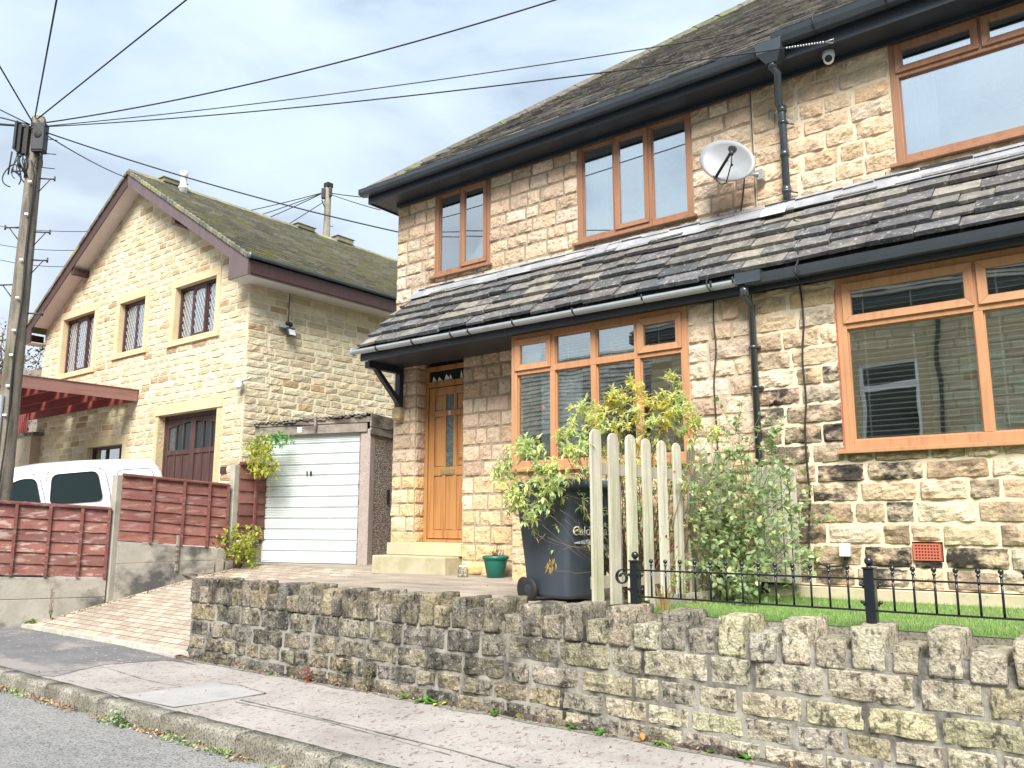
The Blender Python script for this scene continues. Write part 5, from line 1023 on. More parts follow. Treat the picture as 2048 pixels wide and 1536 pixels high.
gbox(mb, A0, A1, GL, GL + .06, gz0, 2.8); mb.build('wall_panel', M['pebble'], pg)
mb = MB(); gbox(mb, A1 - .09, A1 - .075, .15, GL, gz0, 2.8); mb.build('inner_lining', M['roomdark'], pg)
# door: ribbed sections
mb = MB(); nsec = 12; zz0 = gz0 + .02; sh = (ZD - zz0) / nsec
for k in range(nsec):
    z = zz0 + k * sh; nr = 5
    for r in range(nr):
        za = z + sh * (.12 + .84 * r / nr); zb_ = z + sh * (.12 + .84 * (r + 1) / nr); zm = (za + zb_) / 2
        P_ = [(.006, .055, za), (.006, .047, za + (zb_ - za) * .2), (.006, .047, zb_ - (zb_ - za) * .2), (.006, .055, zb_)]
        for q_, w_ in zip(P_, P_[1:]): mb.poly([gp_(q_[0], q_[1], q_[2]), gp_(GWd - .006, q_[1], q_[2]), gp_(GWd - .006, w_[1], w_[2]), gp_(w_[0], w_[1], w_[2])])
    for (y1, z1_), (y2, z2_) in (((.055, z + sh * .96), (.072, z + sh)), ((.072, z + sh), (.072, z + sh * 1.05)), ((.072, z + sh * 1.05), (.055, z + sh * 1.12))):
        if z2_ > ZD: z2_ = ZD
        if k < nsec - 1 or z2_ <= ZD: mb.poly([gp_(.006, y1, z1_), gp_(GWd - .006, y1, z1_), gp_(GWd - .006, y2, z2_), gp_(.006, y2, z2_)])
    if k == 0: mb.poly([gp_(.006, .055, z), gp_(GWd - .006, .055, z), gp_(GWd - .006, .055, z + sh * .12), gp_(.006, .055, z + sh * .12)])
gbox(mb, 0, .012, .04, .075, zz0, ZD); gbox(mb, GWd - .012, GWd, .04, .075, zz0, ZD); gbox(mb, 0.01, GWd - .01, .08, .09, zz0, ZD)
gdr = mb.build('garage_door', M['dgarage'], pg)
mb = MB(); hz_ = 1.45 + (1050 - 946) / 1663 * 12.7; hc = GWd * .50
mb.box((0, 0, 0), (0, 0, 0)) if False else None
p = gp_(hc, .03, hz_); mb.sphere(tuple(p), .028, sc=(.6, .6, 1.5)); p = gp_(hc - .07, .03, hz_); mb.sphere(tuple(p), .020, sc=(.5, .5, 2.4)); mb.build('door_handle', M['rubber'], gdr)
mb = MB(); gbox(mb, -.0, .0, 0, 0, 0, 0) if False else None
gbox(mb, A0 - .02, A1 - .05, -.03, -.0, ZD - .015, ZD + .15, ZD + .17); gbox(mb, A0 - .03, A1 + .0, -.045, -.031, ZD + .13, ZD + .175, ZD + .215)
mb.build('front_fascia', M['oldwood'], pg, bevel=.004)
mb = MB(); gbox(mb, A1 + .0, A1 + .025, -.03, GL, ZD + .06, ZD + .26); gbox(mb, A1 - .004, A1 + .02, -.02, GL, ZD - .06, ZD + .055); mb.build('side_fascia', M['oldwood'], pg, bevel=.004)
mb = MB(); n = 110
for side in (0,):
    def rz_(a): return ZD + .185 + .07 * (a - A0) / (A1 - A0) + .010 * math.sin(a * 2 * math.pi / .075)
    for k in range(n):
        a0 = A0 - .04 + (A1 - A0 + .06) * k / n; a1 = A0 - .04 + (A1 - A0 + .06) * (k + 1) / n; d0 = -.075 + .0 * noise.noise(Vector((a0 * 6, 0, 0)))
        mb.hexa([gp_(a0, d0, rz_(a0)), gp_(a1, d0, rz_(a1)), gp_(a1, GL + .1, rz_(a1) - .05), gp_(a0, GL + .1, rz_(a0) - .05), gp_(a0, d0, rz_(a0) + .007), gp_(a1, d0, rz_(a1) + .007), gp_(a1, GL + .1, rz_(a1) - .043), gp_(a0, GL + .1, rz_(a0) - .043)])
mb.build('corrugated_roof', M['asb'], pg)
mb = MB()
for k in range(40):
    a0 = rnd(A0, A1 - .05); z = ZD + .165 + .06 * (a0 - A0) / (A1 - A0) + rnd(-.01, .03); mb.rock(tuple(gp_(a0, -.04, z) - Vector((.03, .02, .012))), tuple(gp_(a0, -.04, z) + Vector((rnd(.03, .12), .02, .012))), 3, .012, .2)
mb.build('rotten_edge', M['oldwood'], pg); mb = MB(); gbox(mb, GWd * .56, GWd * .56 + .035, -.09, -.05, ZD + .05, ZD + .25); mb.build('loose_lath', M['oldwood'], pg)
mb = MB(); gbox(mb, GWd * .36, GWd * .36 + .085, -.034, -.0305, ZD + .02, ZD + .10); mb.build('fascia_tag', M['white'], pg)
mb = MB(); gbox(mb, A1 - .012, A1 + .004, .55, .62, 1.78, 2.0); mb.build('vent_slot', M['rubber'], pg)
# ------------------------------------------------------------------ fence with concrete posts
fA, fB = Vector((-11.98, 4.30, 0)), Vector((-11.20, 7.33, 0)); fpost = Vector((-11.52, 5.72, 0))
fn = thing('panel_fence', 'peeling red waney-edge fence panels between concrete posts beside the block drive', 'fence', (fpost.x, fpost.y, .4))
def fence_panel(A, B, zt0, zt1, zb0, zb1, batt, dens=.9):
    A, B = Vector(A), Vector(B); t = (B - A); L_ = t.length; t.normalize(); nn = Vector((t.y, -t.x, 0))   # towards the drive
    if nn.x < 0: nn = -nn
    P = lambda s, z, d: A + t * s + nn * d + Vector((0, 0, z))
    mb = MB(); n = 6; H = lambda s, f: (zb0 + (zb1 - zb0) * s / L_) * (1 - f) + (zt0 + (zt1 - zt0) * s / L_) * f
    m = 16
    for k in range(n):
        f0, f1 = k / n - .02, (k + 1) / n + .045; c = (*vary((.20, .092, .078), .22, .06)[:3], dens * rnd(.6, 1)); sd_ = rnd(0, 99)
        for q in range(m):
            sa, sb = L_ * q / m, L_ * (q + 1) / m; w = lambda s: .007 * noise.noise(Vector((s * 4, sd_, 0))) + .007 * noise.noise(Vector((s * 16, sd_, 3)))
            mb.hexa([P(sa, H(sa, f0) + w(sa), .034), P(sb, H(sb, f0) + w(sb), .034), P(sb, H(sb, f0) + w(sb), .024), P(sa, H(sa, f0) + w(sa), .024), P(sa, H(sa, f1), .006), P(sb, H(sb, f1), .006), P(sb, H(sb, f1), -.002), P(sa, H(sa, f1), -.002)], c)
    b_ = mb.build('fence_panel', M['fence'], fn)
    mb = MB()
    for s in batt + [L_ - .03]:
        c = (.17, .066, .056, .25); mb.hexa([P(s - .018, H(s, 0) - .03, .047), P(s + .018, H(s, 0) - .03, .047), P(s + .018, H(s, 0) - .03, .070), P(s - .018, H(s, 0) - .03, .070), P(s - .018, H(s, 1), .047), P(s + .018, H(s, 1), .047), P(s + .018, H(s, 1), .070), P(s - .018, H(s, 1), .070)], c)
    mb.hexa([P(0, zt0, -.02), P(L_, zt1, -.02), P(L_, zt1, .06), P(0, zt0, .06), P(0, zt0 + .02, -.02), P(L_, zt1 + .02, -.02), P(L_, zt1 + .02, .06), P(0, zt0 + .02, .06)], (.12, .045, .042, .3))
    mb.build('batten', M['fence'], b_); return P, L_
def pz(x, y, d): return 1.45 + (1050 - y) / FPX * d       # height seen at depth d
dp_ = lambda p: (p.x * FWD.x + p.y * FWD.y) * 1.0
def zat(p, y): return CAMP.z + (p - CAMP).dot(Vector((FWD.x, FWD.y, 0))) * ((768 - y) * 1.0 * UP.z + 0) / FPX if False else None
def hz_at(px, py, P):
    d = ray(px, py); return 1.45 + d.z * (math.hypot(P.x, P.y) / math.hypot(d.x, d.y))
a0 = Vector((-12.9, 2.9, 0)); e1 = fpost + Vector((-.012, -.052, 0)); s1 = Vector((-11.97, 4.36, 0)); d_ = (e1 - s1).normalized(); s0 = e1 - d_ * 1.83
zt1, zb1 = hz_at(232, 1020, e1), hz_at(225, 1152, e1); zt0, zb0 = hz_at(3, 1006, s1), hz_at(3, 1145, s1); k_ = 1.83 / (e1 - s1).length
zt0, zb0 = zt1 + (zt0 - zt1) * k_, zb1 + (zb0 - zb1) * k_
bs = [1.83 - (e1 - at_).length for at_ in [e1 - d_ * q for q in (1.13, .74, .36)]]
fence_panel(s0, e1, zt0, zt1, zb0, zb1, bs, 1.0)
s2 = fpost + Vector((.012, .052, 0)); e2 = Vector((-11.22, 7.28, 0))
zt0, zt1, zb0, zb1 = hz_at(256, 952, s2), hz_at(469, 973, e2), hz_at(252, 1078, s2), hz_at(462, 1093, e2)
fence_panel(s2, e2, zt0, zt1, zb0, zb1, [.42, .85, 1.22], .45)
s3 = Vector((-11.20, 7.42, 0)); e3 = Vector((-11.42, 7.95, 0)); zt, zb = hz_at(490, 930, s3), hz_at(490, 1050, s3)
fence_panel(s3, Vector((-10.98, 8.35, 0)) + Vector((-.36, .0, 0)), zt, zt, zb - .2, zb - .2, [.3], .1)
for p_, yt, yb_ in ((fpost, 950, 1195), (Vector((-11.21, 7.36, 0)), 930, 1090)):
    zt = hz_at(245 if p_ is fpost else 478, yt, p_); mb = MB(); mb.obox((p_.x - .055, p_.y - .055, .1), (.10, .02, 0), (-.02, .10, 0), (0, 0, zt - .1)); mb.build('concrete_post', M['postconc'], fn, bevel=.008)
def gboard(A, B, z00, z01, z10, z11):
    mb = MB(); t = (B - A); n_ = Vector((t.y, -t.x, 0)).normalized() * .045; mb.hexa([A - n_ + Vector((0, 0, z00)), B - n_ + Vector((0, 0, z01)), B + n_ + Vector((0, 0, z01)), A + n_ + Vector((0, 0, z00)), A - n_ + Vector((0, 0, z10)), B - n_ + Vector((0, 0, z11)), B + n_ + Vector((0, 0, z11)), A + n_ + Vector((0, 0, z10))]); mb.build('gravel_board', M['concrete'], fn, bevel=.006)
zb_e, zb_s = hz_at(225, 1152, e1) - .035, zb0
zl_ = hz_at(3, 1145, s1) - .03
gboard(s0, e1, zb1 * 0 + zl_ - .30, zb_e - .235, zl_ + .01, zb_e + .0); gboard(s0, e1, zl_ - .62, zb_e - .8, zl_ - .305, zb_e - .24)
z2s, z2e = hz_at(252, 1078, s2) - .03, hz_at(462, 1093, e2) - .03
gboard(s2, e2, z2s - .30, z2e - .16, z2s, z2e); gboard(s2, e2, z2s - .95, z2e - .8, z2s - .305, z2e - .165)
mb = MB(); mb.obox(s2 + (e2 - s2) * .50 + Vector((.06, 0, z2s - .42)), (.03, .01, 0), (0, .03, 0), (0, 0, .50)); mb.build('loose_stake', M['oldwood'], fn)
# ------------------------------------------------------------------ vehicles
def vehicle(name, label, cat, P, head, pitch, st, paint, Wd, wheels, R_=.31):
    """st: stations (s from the tail, z bottom, z belt, z roof, half width at belt, half width at roof)"""
    t = thing(name, label, cat, P); c, s_ = math.cos(head), math.sin(head)
    X = Vector((math.sin(head), math.cos(head), 0)); X = Vector((X.x * math.cos(pitch), X.y * math.cos(pitch), math.sin(pitch))); Yv = Vector((X.y, -X.x, 0)).normalized(); Z = Yv.cross(X) * -1
    if Z.z < 0: Z = -Z
    Mx = Matrix(((X.x, Yv.x, Z.x, P[0]), (X.y, Yv.y, Z.y, P[1]), (X.z, Yv.z, Z.z, P[2]), (0, 0, 0, 1)))
    mb = MB(); mb.M = Mx; rings = []
    for (s, zb, zm, zt, wb, wr) in st:
        pts = []
        half = [(wb * .92, zb), (wb * .99, zb + .10), (wb, zb + (zm - zb) * .5), (wb * .995, zm)]
        hgt = zt - zm
        for f in (.2, .4, .6, .76): half.append((wb * .995 + (wr - wb) * f * .8, zm + hgt * f))
        for a_ in (20, 45, 70, 90):
            r = min(.20, hgt * .26 + .01); an = math.radians(a_); x0 = wb * .995 + (wr - wb) * .8 - r
            half.append((x0 + r * math.cos(an) + 0, zt - r + r * math.sin(an) - .02))
        half.append((wr * .45, zt)); half.append((0, zt + .012))
        pts = [(s, y, z) for y, z in half] + [(s, -y, z) for y, z in half[::-1][1:]]
        rings.append([mb.addv(p) for p in pts])
    n = len(rings[0])
    for a_, b_ in zip(rings, rings[1:]):
        for k in range(n - 1): mb.face([a_[k], a_[k + 1], b_[k + 1], b_[k]], True)
        mb.face([a_[-1], a_[0], b_[0], b_[-1]])
    mb.face(rings[0]); mb.face(rings[-1][::-1])
    body = mb.build('body', paint, t)
    for ws in wheels:
        for sg in (1, -1):
            w = MB(); w.M = Mx; w.lathe((ws, sg * (Wd - .2), R_ - .02), [(R_ * .62, 0), (R_ * .93, 0), (R_, .03), (R_, .17), (R_ * .93, .2), (R_ * .62, .2)], 24, axis=(0, sg, 0)); wo_ = w.build('wheel', M['rubber'], t)
            w = MB(); w.M = Mx; w.lathe((ws, sg * (Wd - .03), R_ - .02), [(R_ * .62, 0), (R_ * .3, .01), (.02, .025)], 16, axis=(0, sg, 0)); w.build('rim', M['steel'], wo_)
    return t, body, Mx
KV = [(0.0, .45, 1.05, 1.50, .74, .60), (.06, .35, 1.05, 1.70, .80, .66), (.20, .28, 1.05, 1.80, .84, .70), (.7, .25, 1.05, 1.83, .86, .72), (1.3, .25, 1.05, 1.84, .86, .73), (1.9, .25, 1.05, 1.82, .86, .72), (2.35, .25, 1.04, 1.76, .86, .70), (2.7, .25, 1.03, 1.62, .86, .66), (3.0, .25, 1.02, 1.42, .85, .62), (3.3, .25, 1.0, 1.18, .84, .62), (3.5, .25, .98, 1.06, .83, .62), (3.8, .27, .92, .99, .80, .6), (4.0, .32, .80, .90, .74, .55), (4.12, .40, .62, .70, .64, .5)]
head = math.atan2(-.20, -.98); vp = Vector((-13.92, 7.95, 0)); roofz = 2.66
side = Vector((math.cos(head), -math.sin(head), 0))    # towards local +y?
pitch = math.radians(-6.0)
Xh = Vector((math.sin(head), math.cos(head), 0)); perp = Vector((-Xh.y, Xh.x, 0))   # candidate side
perp = perp if perp.x > 0 else -perp
org = vp - perp * .86; org.z = roofz - 1.80
van, vbody, VM = vehicle('white_van', 'white small window van parked nose to the street behind the red fence panels', 'van', tuple(org), head, pitch, KV, M['vanpaint'], .86, (.75, 3.4))
# which local side faces the drive
sgn = 1 if (VM.to_3x3() @ Vector((0, 1, 0))).x > 0 else -1
def wy(s, z):   # half width of the side at this height (matches the stations)
    zt = np.interp(s, [q[0] for q in KV], [q[3] for q in KV]); zm = np.interp(s, [q[0] for q in KV], [q[2] for q in KV]); wb = np.interp(s, [q[0] for q in KV], [q[4] for q in KV]); wr = np.interp(s, [q[0] for q in KV], [q[5] for q in KV])
    f = max(0, min(.76, (z - zm) / max(zt - zm, .01))); return wb * .995 + (wr - wb) * f * .8 if z > zm else wb
def side_shape(pts, name, m, off, parent, closed=True, tube=None):
    for sg in (sgn, -sgn):
        mb = MB(); mb.M = VM
        P3 = [(s, sg * (wy(s, z) + off), z) for s, z in pts]
        if tube: mb.tube(P3 + ([P3[0]] if closed else []), tube, 5)
        else:
            cx = sum(p[0] for p in pts) / len(pts); cz = sum(p[1] for p in pts) / len(pts); c_ = mb.addv((cx, sg * (wy(cx, cz) + off), cz)); idx = [mb.addv(p) for p in P3]
            for a_, b_ in zip(idx, idx[1:] + idx[:1]): mb.face([c_, a_, b_], True)
        mb.build(name, m, parent)
def rr(pts, r=.07, n=5):
    out = []
    for i in range(len(pts)):
        p0, p1, p2 = [Vector((*pts[j % len(pts)], 0)) for j in (i - 1, i, i + 1)]
        a_ = p1 + (p0 - p1).normalized() * min(r, (p0 - p1).length * .45); b_ = p1 + (p2 - p1).normalized() * min(r, (p2 - p1).length * .45)
        for k in range(n + 1): t = k / n; q = a_ * (1 - t) ** 2 + p1 * 2 * t * (1 - t) + b_ * t * t; out.append((q.x, q.y))
    return out
wn_ = rr([(1.06, 1.12), (1.12, 1.62), (1.80, 1.60), (1.86, 1.12)], .10); side_shape(wn_, 'side_window', M['darkglass'], .008, vbody); side_shape(wn_, 'window_seal', M['rubber'], .010, vbody, tube=.008)
fw_ = rr([(1.98, 1.05), (2.04, 1.55), (2.25, 1.56), (2.62, 1.38), (3.02, 1.08), (3.05, 1.03)], .08); side_shape(fw_, 'door_window', M['darkglass'], .010, vbody); side_shape(fw_, 'window_seal', M['rubber'], .012, vbody, tube=.008)
for pts in (rr([(1.92, .30), (1.92, 1.20), (1.99, 1.62), (2.25, 1.66), (2.68, 1.46), (3.12, 1.06), (3.12, .32)], .1), rr([(.98, .45), (.93, 1.2), (1.0, 1.68), (1.88, 1.70), (1.90, .30)], .16), rr([(.16, 1.0), (.22, 1.62), (.80, 1.62), (.86, 1.0)], .10)): side_shape(pts, 'panel_seam', M['boxgrey'], .000, vbody, tube=.006)
side_shape([(2.08, .93), (2.26, .93), (2.26, .89), (2.08, .89)], 'door_handle', M['rubber'], .02, vbody)
side_shape([(1.0, .95), (1.16, .95), (1.16, .91), (1.0, .91)], 'door_handle', M['rubber'], .02, vbody)
side_shape([(.5, 1.03), (.88, 1.03), (.88, 1.0), (.5, 1.0)], 'rub_strip', M['rubber'], .006, vbody)
side_shape([(.02, 1.05), (.02, 1.40), (.07, 1.40), (.07, 1.05)], 'tail_light', M['redlens'], .012, vbody)
mb = MB(); mb.M = VM
mb.hexa([(2.72, -.58, 1.645), (2.72, .58, 1.645), (3.34, .62, 1.175), (3.34, -.62, 1.175), (2.72, -.58, 1.66), (2.72, .58, 1.66), (3.34, .62, 1.19), (3.34, -.62, 1.19)]); mb.build('windscreen', M['darkglass'], vbody)
mb = MB(); mb.M = VM; mb.hexa([(.0, -.52, 1.12), (.0, .52, 1.12), (.02, .48, 1.55), (.02, -.48, 1.55), (-.03, -.52, 1.12), (-.03, .52, 1.12), (-.01, .48, 1.55), (-.01, -.48, 1.55)]); mb.build('rear_window', M['darkglass'], vbody)
KB = [(0.0, .45, .85, .98, .70, .5), (.12, .3, .86, 1.15, .80, .55), (.5, .25, .87, 1.42, .84, .58), (1.0, .25, .88, 1.47, .85, .60), (1.7, .25, .88, 1.48, .85, .60), (2.3, .25, .88, 1.42, .85, .58), (2.8, .25, .88, 1.16, .84, .6), (3.1, .25, .87, .98, .83, .62), (3.7, .3, .76, .86, .78, .6), (3.95, .4, .6, .68, .66, .5)]
bp_ = at(20, 925, 9.0); bh = head - .25
q_ = Vector((-20.0, 8.9, 0)); zr = hz_at(20, 920, q_)
vehicle('blue_car', 'dark blue car roof showing above the white van at the left edge', 'car', (q_.x, q_.y + .0, zr - 1.50), bh + 2.2, 0, KB, M['bluepaint'], .85, (.7, 3.2), .30)
# ------------------------------------------------------------------ poles
PT_ = CAMP + ray(78, 238) * 12.2; P0 = Vector((PT_.x, PT_.y, 0.1)); PH = PT_.z
pole = thing('telegraph_pole', 'tall weathered timber utility pole in the left foreground with black junction boxes', 'utility pole', (P0.x, P0.y, .1))
mb = MB(); n = 26; rs = [.155 - .062 * k / n for k in range(n + 1)]; mb.tube([(P0.x, P0.y, .1 + (PH - .1) * k / n) for k in range(n + 1)], rs, 18); mb.build('pole_shaft', M['pole'], pole)
rgt = Vector((RIGHT.x, RIGHT.y, 0)).normalized(); tow = -Vector((FWD.x, FWD.y, 0)).normalized()
def pp(r, z, t=0): return Vector((P0.x, P0.y, z)) + rgt * r + tow * t
pzz = lambda y: PH - (y - 238) / FPX * 11.6 * 1.0
mb = MB(); mb.tube([pp(.0, PH), pp(0, PH + .05)], [.094, .07], 16); mb.build('pole_cap', M['concrete'], pole)
mb = MB()
for zz, r in ((pzz(262), .125), (pzz(268), .13)):
    mb.tube([pp(r * math.cos(a_), zz + .02 * math.sin(a_ * 2), r * math.sin(a_)) for a_ in fr(0, 2 * math.pi, 16)], .008, 5)
for a_ in (0.2, 2.0, 3.4, 5): mb.tube([pp(.1 * math.cos(a_), pzz(262), .1 * math.sin(a_)), pp(.115 * math.cos(a_), pzz(245), .115 * math.sin(a_)), pp(.04 * math.cos(a_), pzz(233), .04 * math.sin(a_))], .006, 5)
mb.build('head_ring', M['rubber'], pole)
mb = MB(); z0_, z1_ = pzz(318), pzz(258); o_ = pp(-.08, z0_, .02); mb.obox(pp(-.25, z0_ + .02, .03), rgt * .065 + tow * .05, tow * .13, (0, 0, z1_ - z0_)); mb.build('junction_box', M['boxgrey'], pole, bevel=.01)
mb = MB(); mb.obox(pp(-.185, z0_ - .03, .03), rgt * .05, tow * .14, (0, 0, z1_ - z0_)); mb.obox(pp(-.115, z0_ - .05, .03), rgt * .07, tow * .12, (0, 0, z1_ - z0_ + .02)); mb.obox(pp(-.19, z0_ + .35, .04), rgt * .1, tow * .12, (0, 0, .04)); mb.build('junction_box', M['rubber'], pole, bevel=.006)
mb = MB(); mb.obox(pp(.03, z0_ + .0, .05), rgt * .17, tow * .13, (0, 0, z1_ - z0_ - .0)); mb.build('junction_box', M['boxgrey'], pole, bevel=.012)
mb = MB(); mb.lathe(pp(.115, z0_ + .23, .181), [(.055, 0), (.05, .006), (.01, .007)], 16, axis=tuple(tow)); mb.build('box_cap', M['rubber'], pole); mb = MB(); mb.obox(pp(.03, z0_ - .02, .05), rgt * .165, tow * .12, (0, 0, .04)); mb.build('box_lid', M['rubber'], pole)
mb = MB()
for sg, y in ((1, 372), (1, 488), (1, 548), (-1, 355), (-1, 478), (-1, 600), (-1, 715), (1, 660)):
    mb = MB(); z = pzz(y); r0 = .11 + (PH - z) * .008; mb.tube([pp(sg * r0 * .8, z + .01), pp(sg * (r0 + .20), z + .0)], .011, 6); mb.tube([pp(sg * (r0 + .2), z + .04), pp(sg * (r0 + .2), z - .03)], .013, 6); mb.tube([pp(sg * r0 * .9, z - .19), pp(sg * (r0 + .14), z - .0)], .008, 6); mb.build('step_peg', M['boxgrey'], pole)
mb = MB()
mb.tube([pp(.085 + .012 * math.sin(k) , PH - .35 - k * .3, .07 + .006 * k) for k in range(22)], .012, 6); mb.tube([pp(.02, PH - .7, .12)] + [pp(.07 + .01 * math.sin(k * 1.3), PH - .9 - k * .3, .10) for k in range(18)], .009, 6)
random.seed(11)
for (cx, cz, rx_, rz_, th) in ((-.23, pzz(372), .13, .17, .009), (-.14, pzz(348), .08, .14, .008), (-.10, pzz(345), .07, .18, .007), (.13, pzz(340), .05, .12, .008), (.14, pzz(336), .04, .10, .007), (-.18, pzz(350), .05, .2, .006)):
    mb.tube([pp(cx + rx_ * math.cos(a_), cz + rz_ * math.sin(a_), .12 + .03 * math.sin(a_ * 2)) for a_ in fr(-.8, 2 * math.pi - 1.6, 18)], th, 5)
for k in range(7): a_ = rnd(-.22, .02); mb.tube([pp(a_, z0_ - .02, .1), pp(a_ + rnd(-.05, .06), z0_ - .15, .13), pp(rnd(-.08, .0), z0_ - .4, .1)], .007, 5)
mb.tube([pp(-.16, z0_ - .12, .13), pp(-.13, z0_ - .25, .13)], .022, 8); mb.tube([pp(-.28, z0_ + .0, .1), pp(-.30, z0_ - .35, .1)], .012, 6)
for k in range(3): mb.tube([pp(.15, z0_ + .22 - k * .22, .05), pp(.33, z0_ + .20 - k * .22, .05)], .007, 5)
mb.build('pole_cables', M['rubber'], pole)
mb = MB()
for y in (387, 457, 554, 633, 700, 750, 812, 870): z = pzz(y); mb.obox(pp(.02 , z, .125 + (PH - z) * .006), rgt * .05, tow * .012, (0, 0, .025))
mb.build('cable_clip', M['white'], pole)
mb = MB(); zz = pzz(830); mb.tube([pp(-.045, 2.0, .16), pp(-.045, zz, .16)], .055, 8); mb.build('cable_guard', M['steel'], pole)
Q_ = CAMP + ray(657, 368) * 30; QH = Q_.z
pole2 = thing('telegraph_pole', 'distant grey utility pole rising behind the mossy roof ridge', 'utility pole', (Q_.x, Q_.y, 2.0))
mb = MB(); mb.tube([(Q_.x, Q_.y, 2.0), (Q_.x, Q_.y, QH)], [.16, .115], 14); mb.build('pole_shaft', M['pole'], pole2)
def qp(r, z, t=0): return Vector((Q_.x, Q_.y, z)) + rgt * r + tow * t
mb = MB(); mb.obox(qp(-.21, QH - .58, .0), rgt * .13, tow * .15, (0, 0, .36)); mb.obox(qp(.06, QH - .5, .05), rgt * .1, tow * .1, (0, 0, .3)); mb.box((Q_.x - .12, Q_.y - .12, QH - .14), (Q_.x + .12, Q_.y + .12, QH + .02)); mb.tube([qp(-.22, QH - .6), qp(-.16, QH - .75), qp(-.1, QH - .9)], .02, 5); mb.build('junction_box', M['rubber'], pole2)
mb = MB()
for k in range(7): mb.tube([qp(.1 * (-1) ** k, QH - 1.6 - k * .4), qp(.22 * (-1) ** k, QH - 1.6 - k * .4)], .015, 5)
mb.build('step_peg', M['boxgrey'], pole2)
# ------------------------------------------------------------------ overhead wires
def wire(label, A, B, sag, r=.008, n=30, grp='overhead telephone wires', twin=0, ext=1.0):
    if ext > 1:      # carry the same curve on past the first end point
        A, B = Vector(A), Vector(B); z_ = A.z + ext * ((B.z - A.z) - 4 * sag) + 4 * sag * ext * ext; B = A + (B - A) * ext; B.z = z_; sag *= ext * ext; n = int(n * 1.5)
    mb = MB(); pts = [Vector(A).lerp(Vector(B), k / n) - Vector((0, 0, sag * 4 * (k / n) * (1 - k / n))) for k in range(n + 1)]; mb.tube(pts, r, 6)
    if twin: mb.tube([p + Vector((.0, .0, twin * (k / n))) + Vector((.01, .02, -.02)) for k, p in enumerate(pts)], r, 6)
    return tag(mb.build('overhead_wire', M['rubber']), label, 'wire', grp)
hd = lambda r, y, t=.1: pp(r, pzz(y), t)
anc = at(1655, 84, 7.08); anc2 = at(1540, 108, 7.05)
wire('upper dark wire running from the near pole right over the main roof', hd(.12, 262), CAMP + ray(1905, -8) * 9.2, .14, .007, 40, ext=1.7)
wire('dark wire from the near pole to the clamp on the eaves by the dome camera', hd(.12, 263), at(1572, 96, 7.07), .10, .0075, 40)
wire('black wire from the near pole crossing the sky to the top edge above the roof', hd(.1, 255), CAMP + ray(1300, -62) * 9, .20, .010, ext=2.2)
wire('black wire rising right from the near pole head to the top edge of the photo', hd(.04, 245), CAMP + ray(560, -150) * 9, .0, .010, ext=3)
wire('black wire rising almost straight up from the near pole head', hd(.0, 240), CAMP + ray(150, -200) * 7, .0, .010, ext=3)
wire('black wire rising left from the near pole head', hd(-.04, 250), CAMP + ray(-90, -20) * 9, .0, .010, ext=3)
wire('uppermost of the wires leaving the near pole for the left edge', hd(-.06, 258), CAMP + ray(-120, 160) * 12, .0, .010, ext=5)
wire('second of the wires leaving the near pole for the left edge', hd(-.08, 258), CAMP + ray(-120, 205) * 13, .0, .010, ext=5)
wire('thick lowest wire leaving the near pole level for the left edge', hd(-.08, 262), CAMP + ray(-120, 240) * 13, .0, .017, ext=5)
wire('thin dark wire from the near pole to the peak of the yellow gable', hd(.12, 275), Vector((apx - .1, YL - ov, AZ - .1)), .05, .011)
wire('long thin wire falling from the near pole past the gable to the near house corner', hd(.12, 272), Vector((HX0 - .0, 8.9, hz_at(800, 486, Vector((HX0, 8.9, 0))))), .12, .010, 40)
for k, (x, y) in enumerate(((-30, 447), (-30, 483), (-30, 512))):
    E_ = [(190, 425), (160, 477), (150, 484)][k]
    wire(('highest', 'middle', 'lowest')[k] + ' of three faint far wires crossing behind the near pole at the left', CAMP + ray(x, y) * 45, qp(-.1, QH - .3), .9 + .3 * k, .016, 40)
wire('faint wire from the distant pole down to the mossy roof ridge', qp(-.1, QH - .65), CAMP + ray(578, 448) * 26, .0, .014)
wire('upper faint wire from the distant pole to the near house', qp(.1, QH - .35), CAMP + ray(760, 397) * 26, .02, .016)
wire('lower faint wire from the distant pole to the near house', qp(.1, QH - .4), CAMP + ray(760, 420) * 26, .02, .014)
mb = MB(); n = 14; A = anc2 + Vector((.02, 0, .06)); 
for k in range(n):
    f0, f1 = k / n, (k + .6) / n; mb.tube([at(1572 + 78 * f0, 96 - 12 * f0, 7.07), at(1572 + 78 * f1, 96 - 12 * f1, 7.07)], .009, 6)
mb.tube([at(1650, 84, 7.07), at(1668, 78, 7.07), at(1666, 86, 7.1), at(1650, 84, 7.07)], .006, 5); tag(mb.build('wire_clamp', M['steel']), 'twisted white metal wire clamp strung along the black fascia beside the dome camera', 'wire clamp')
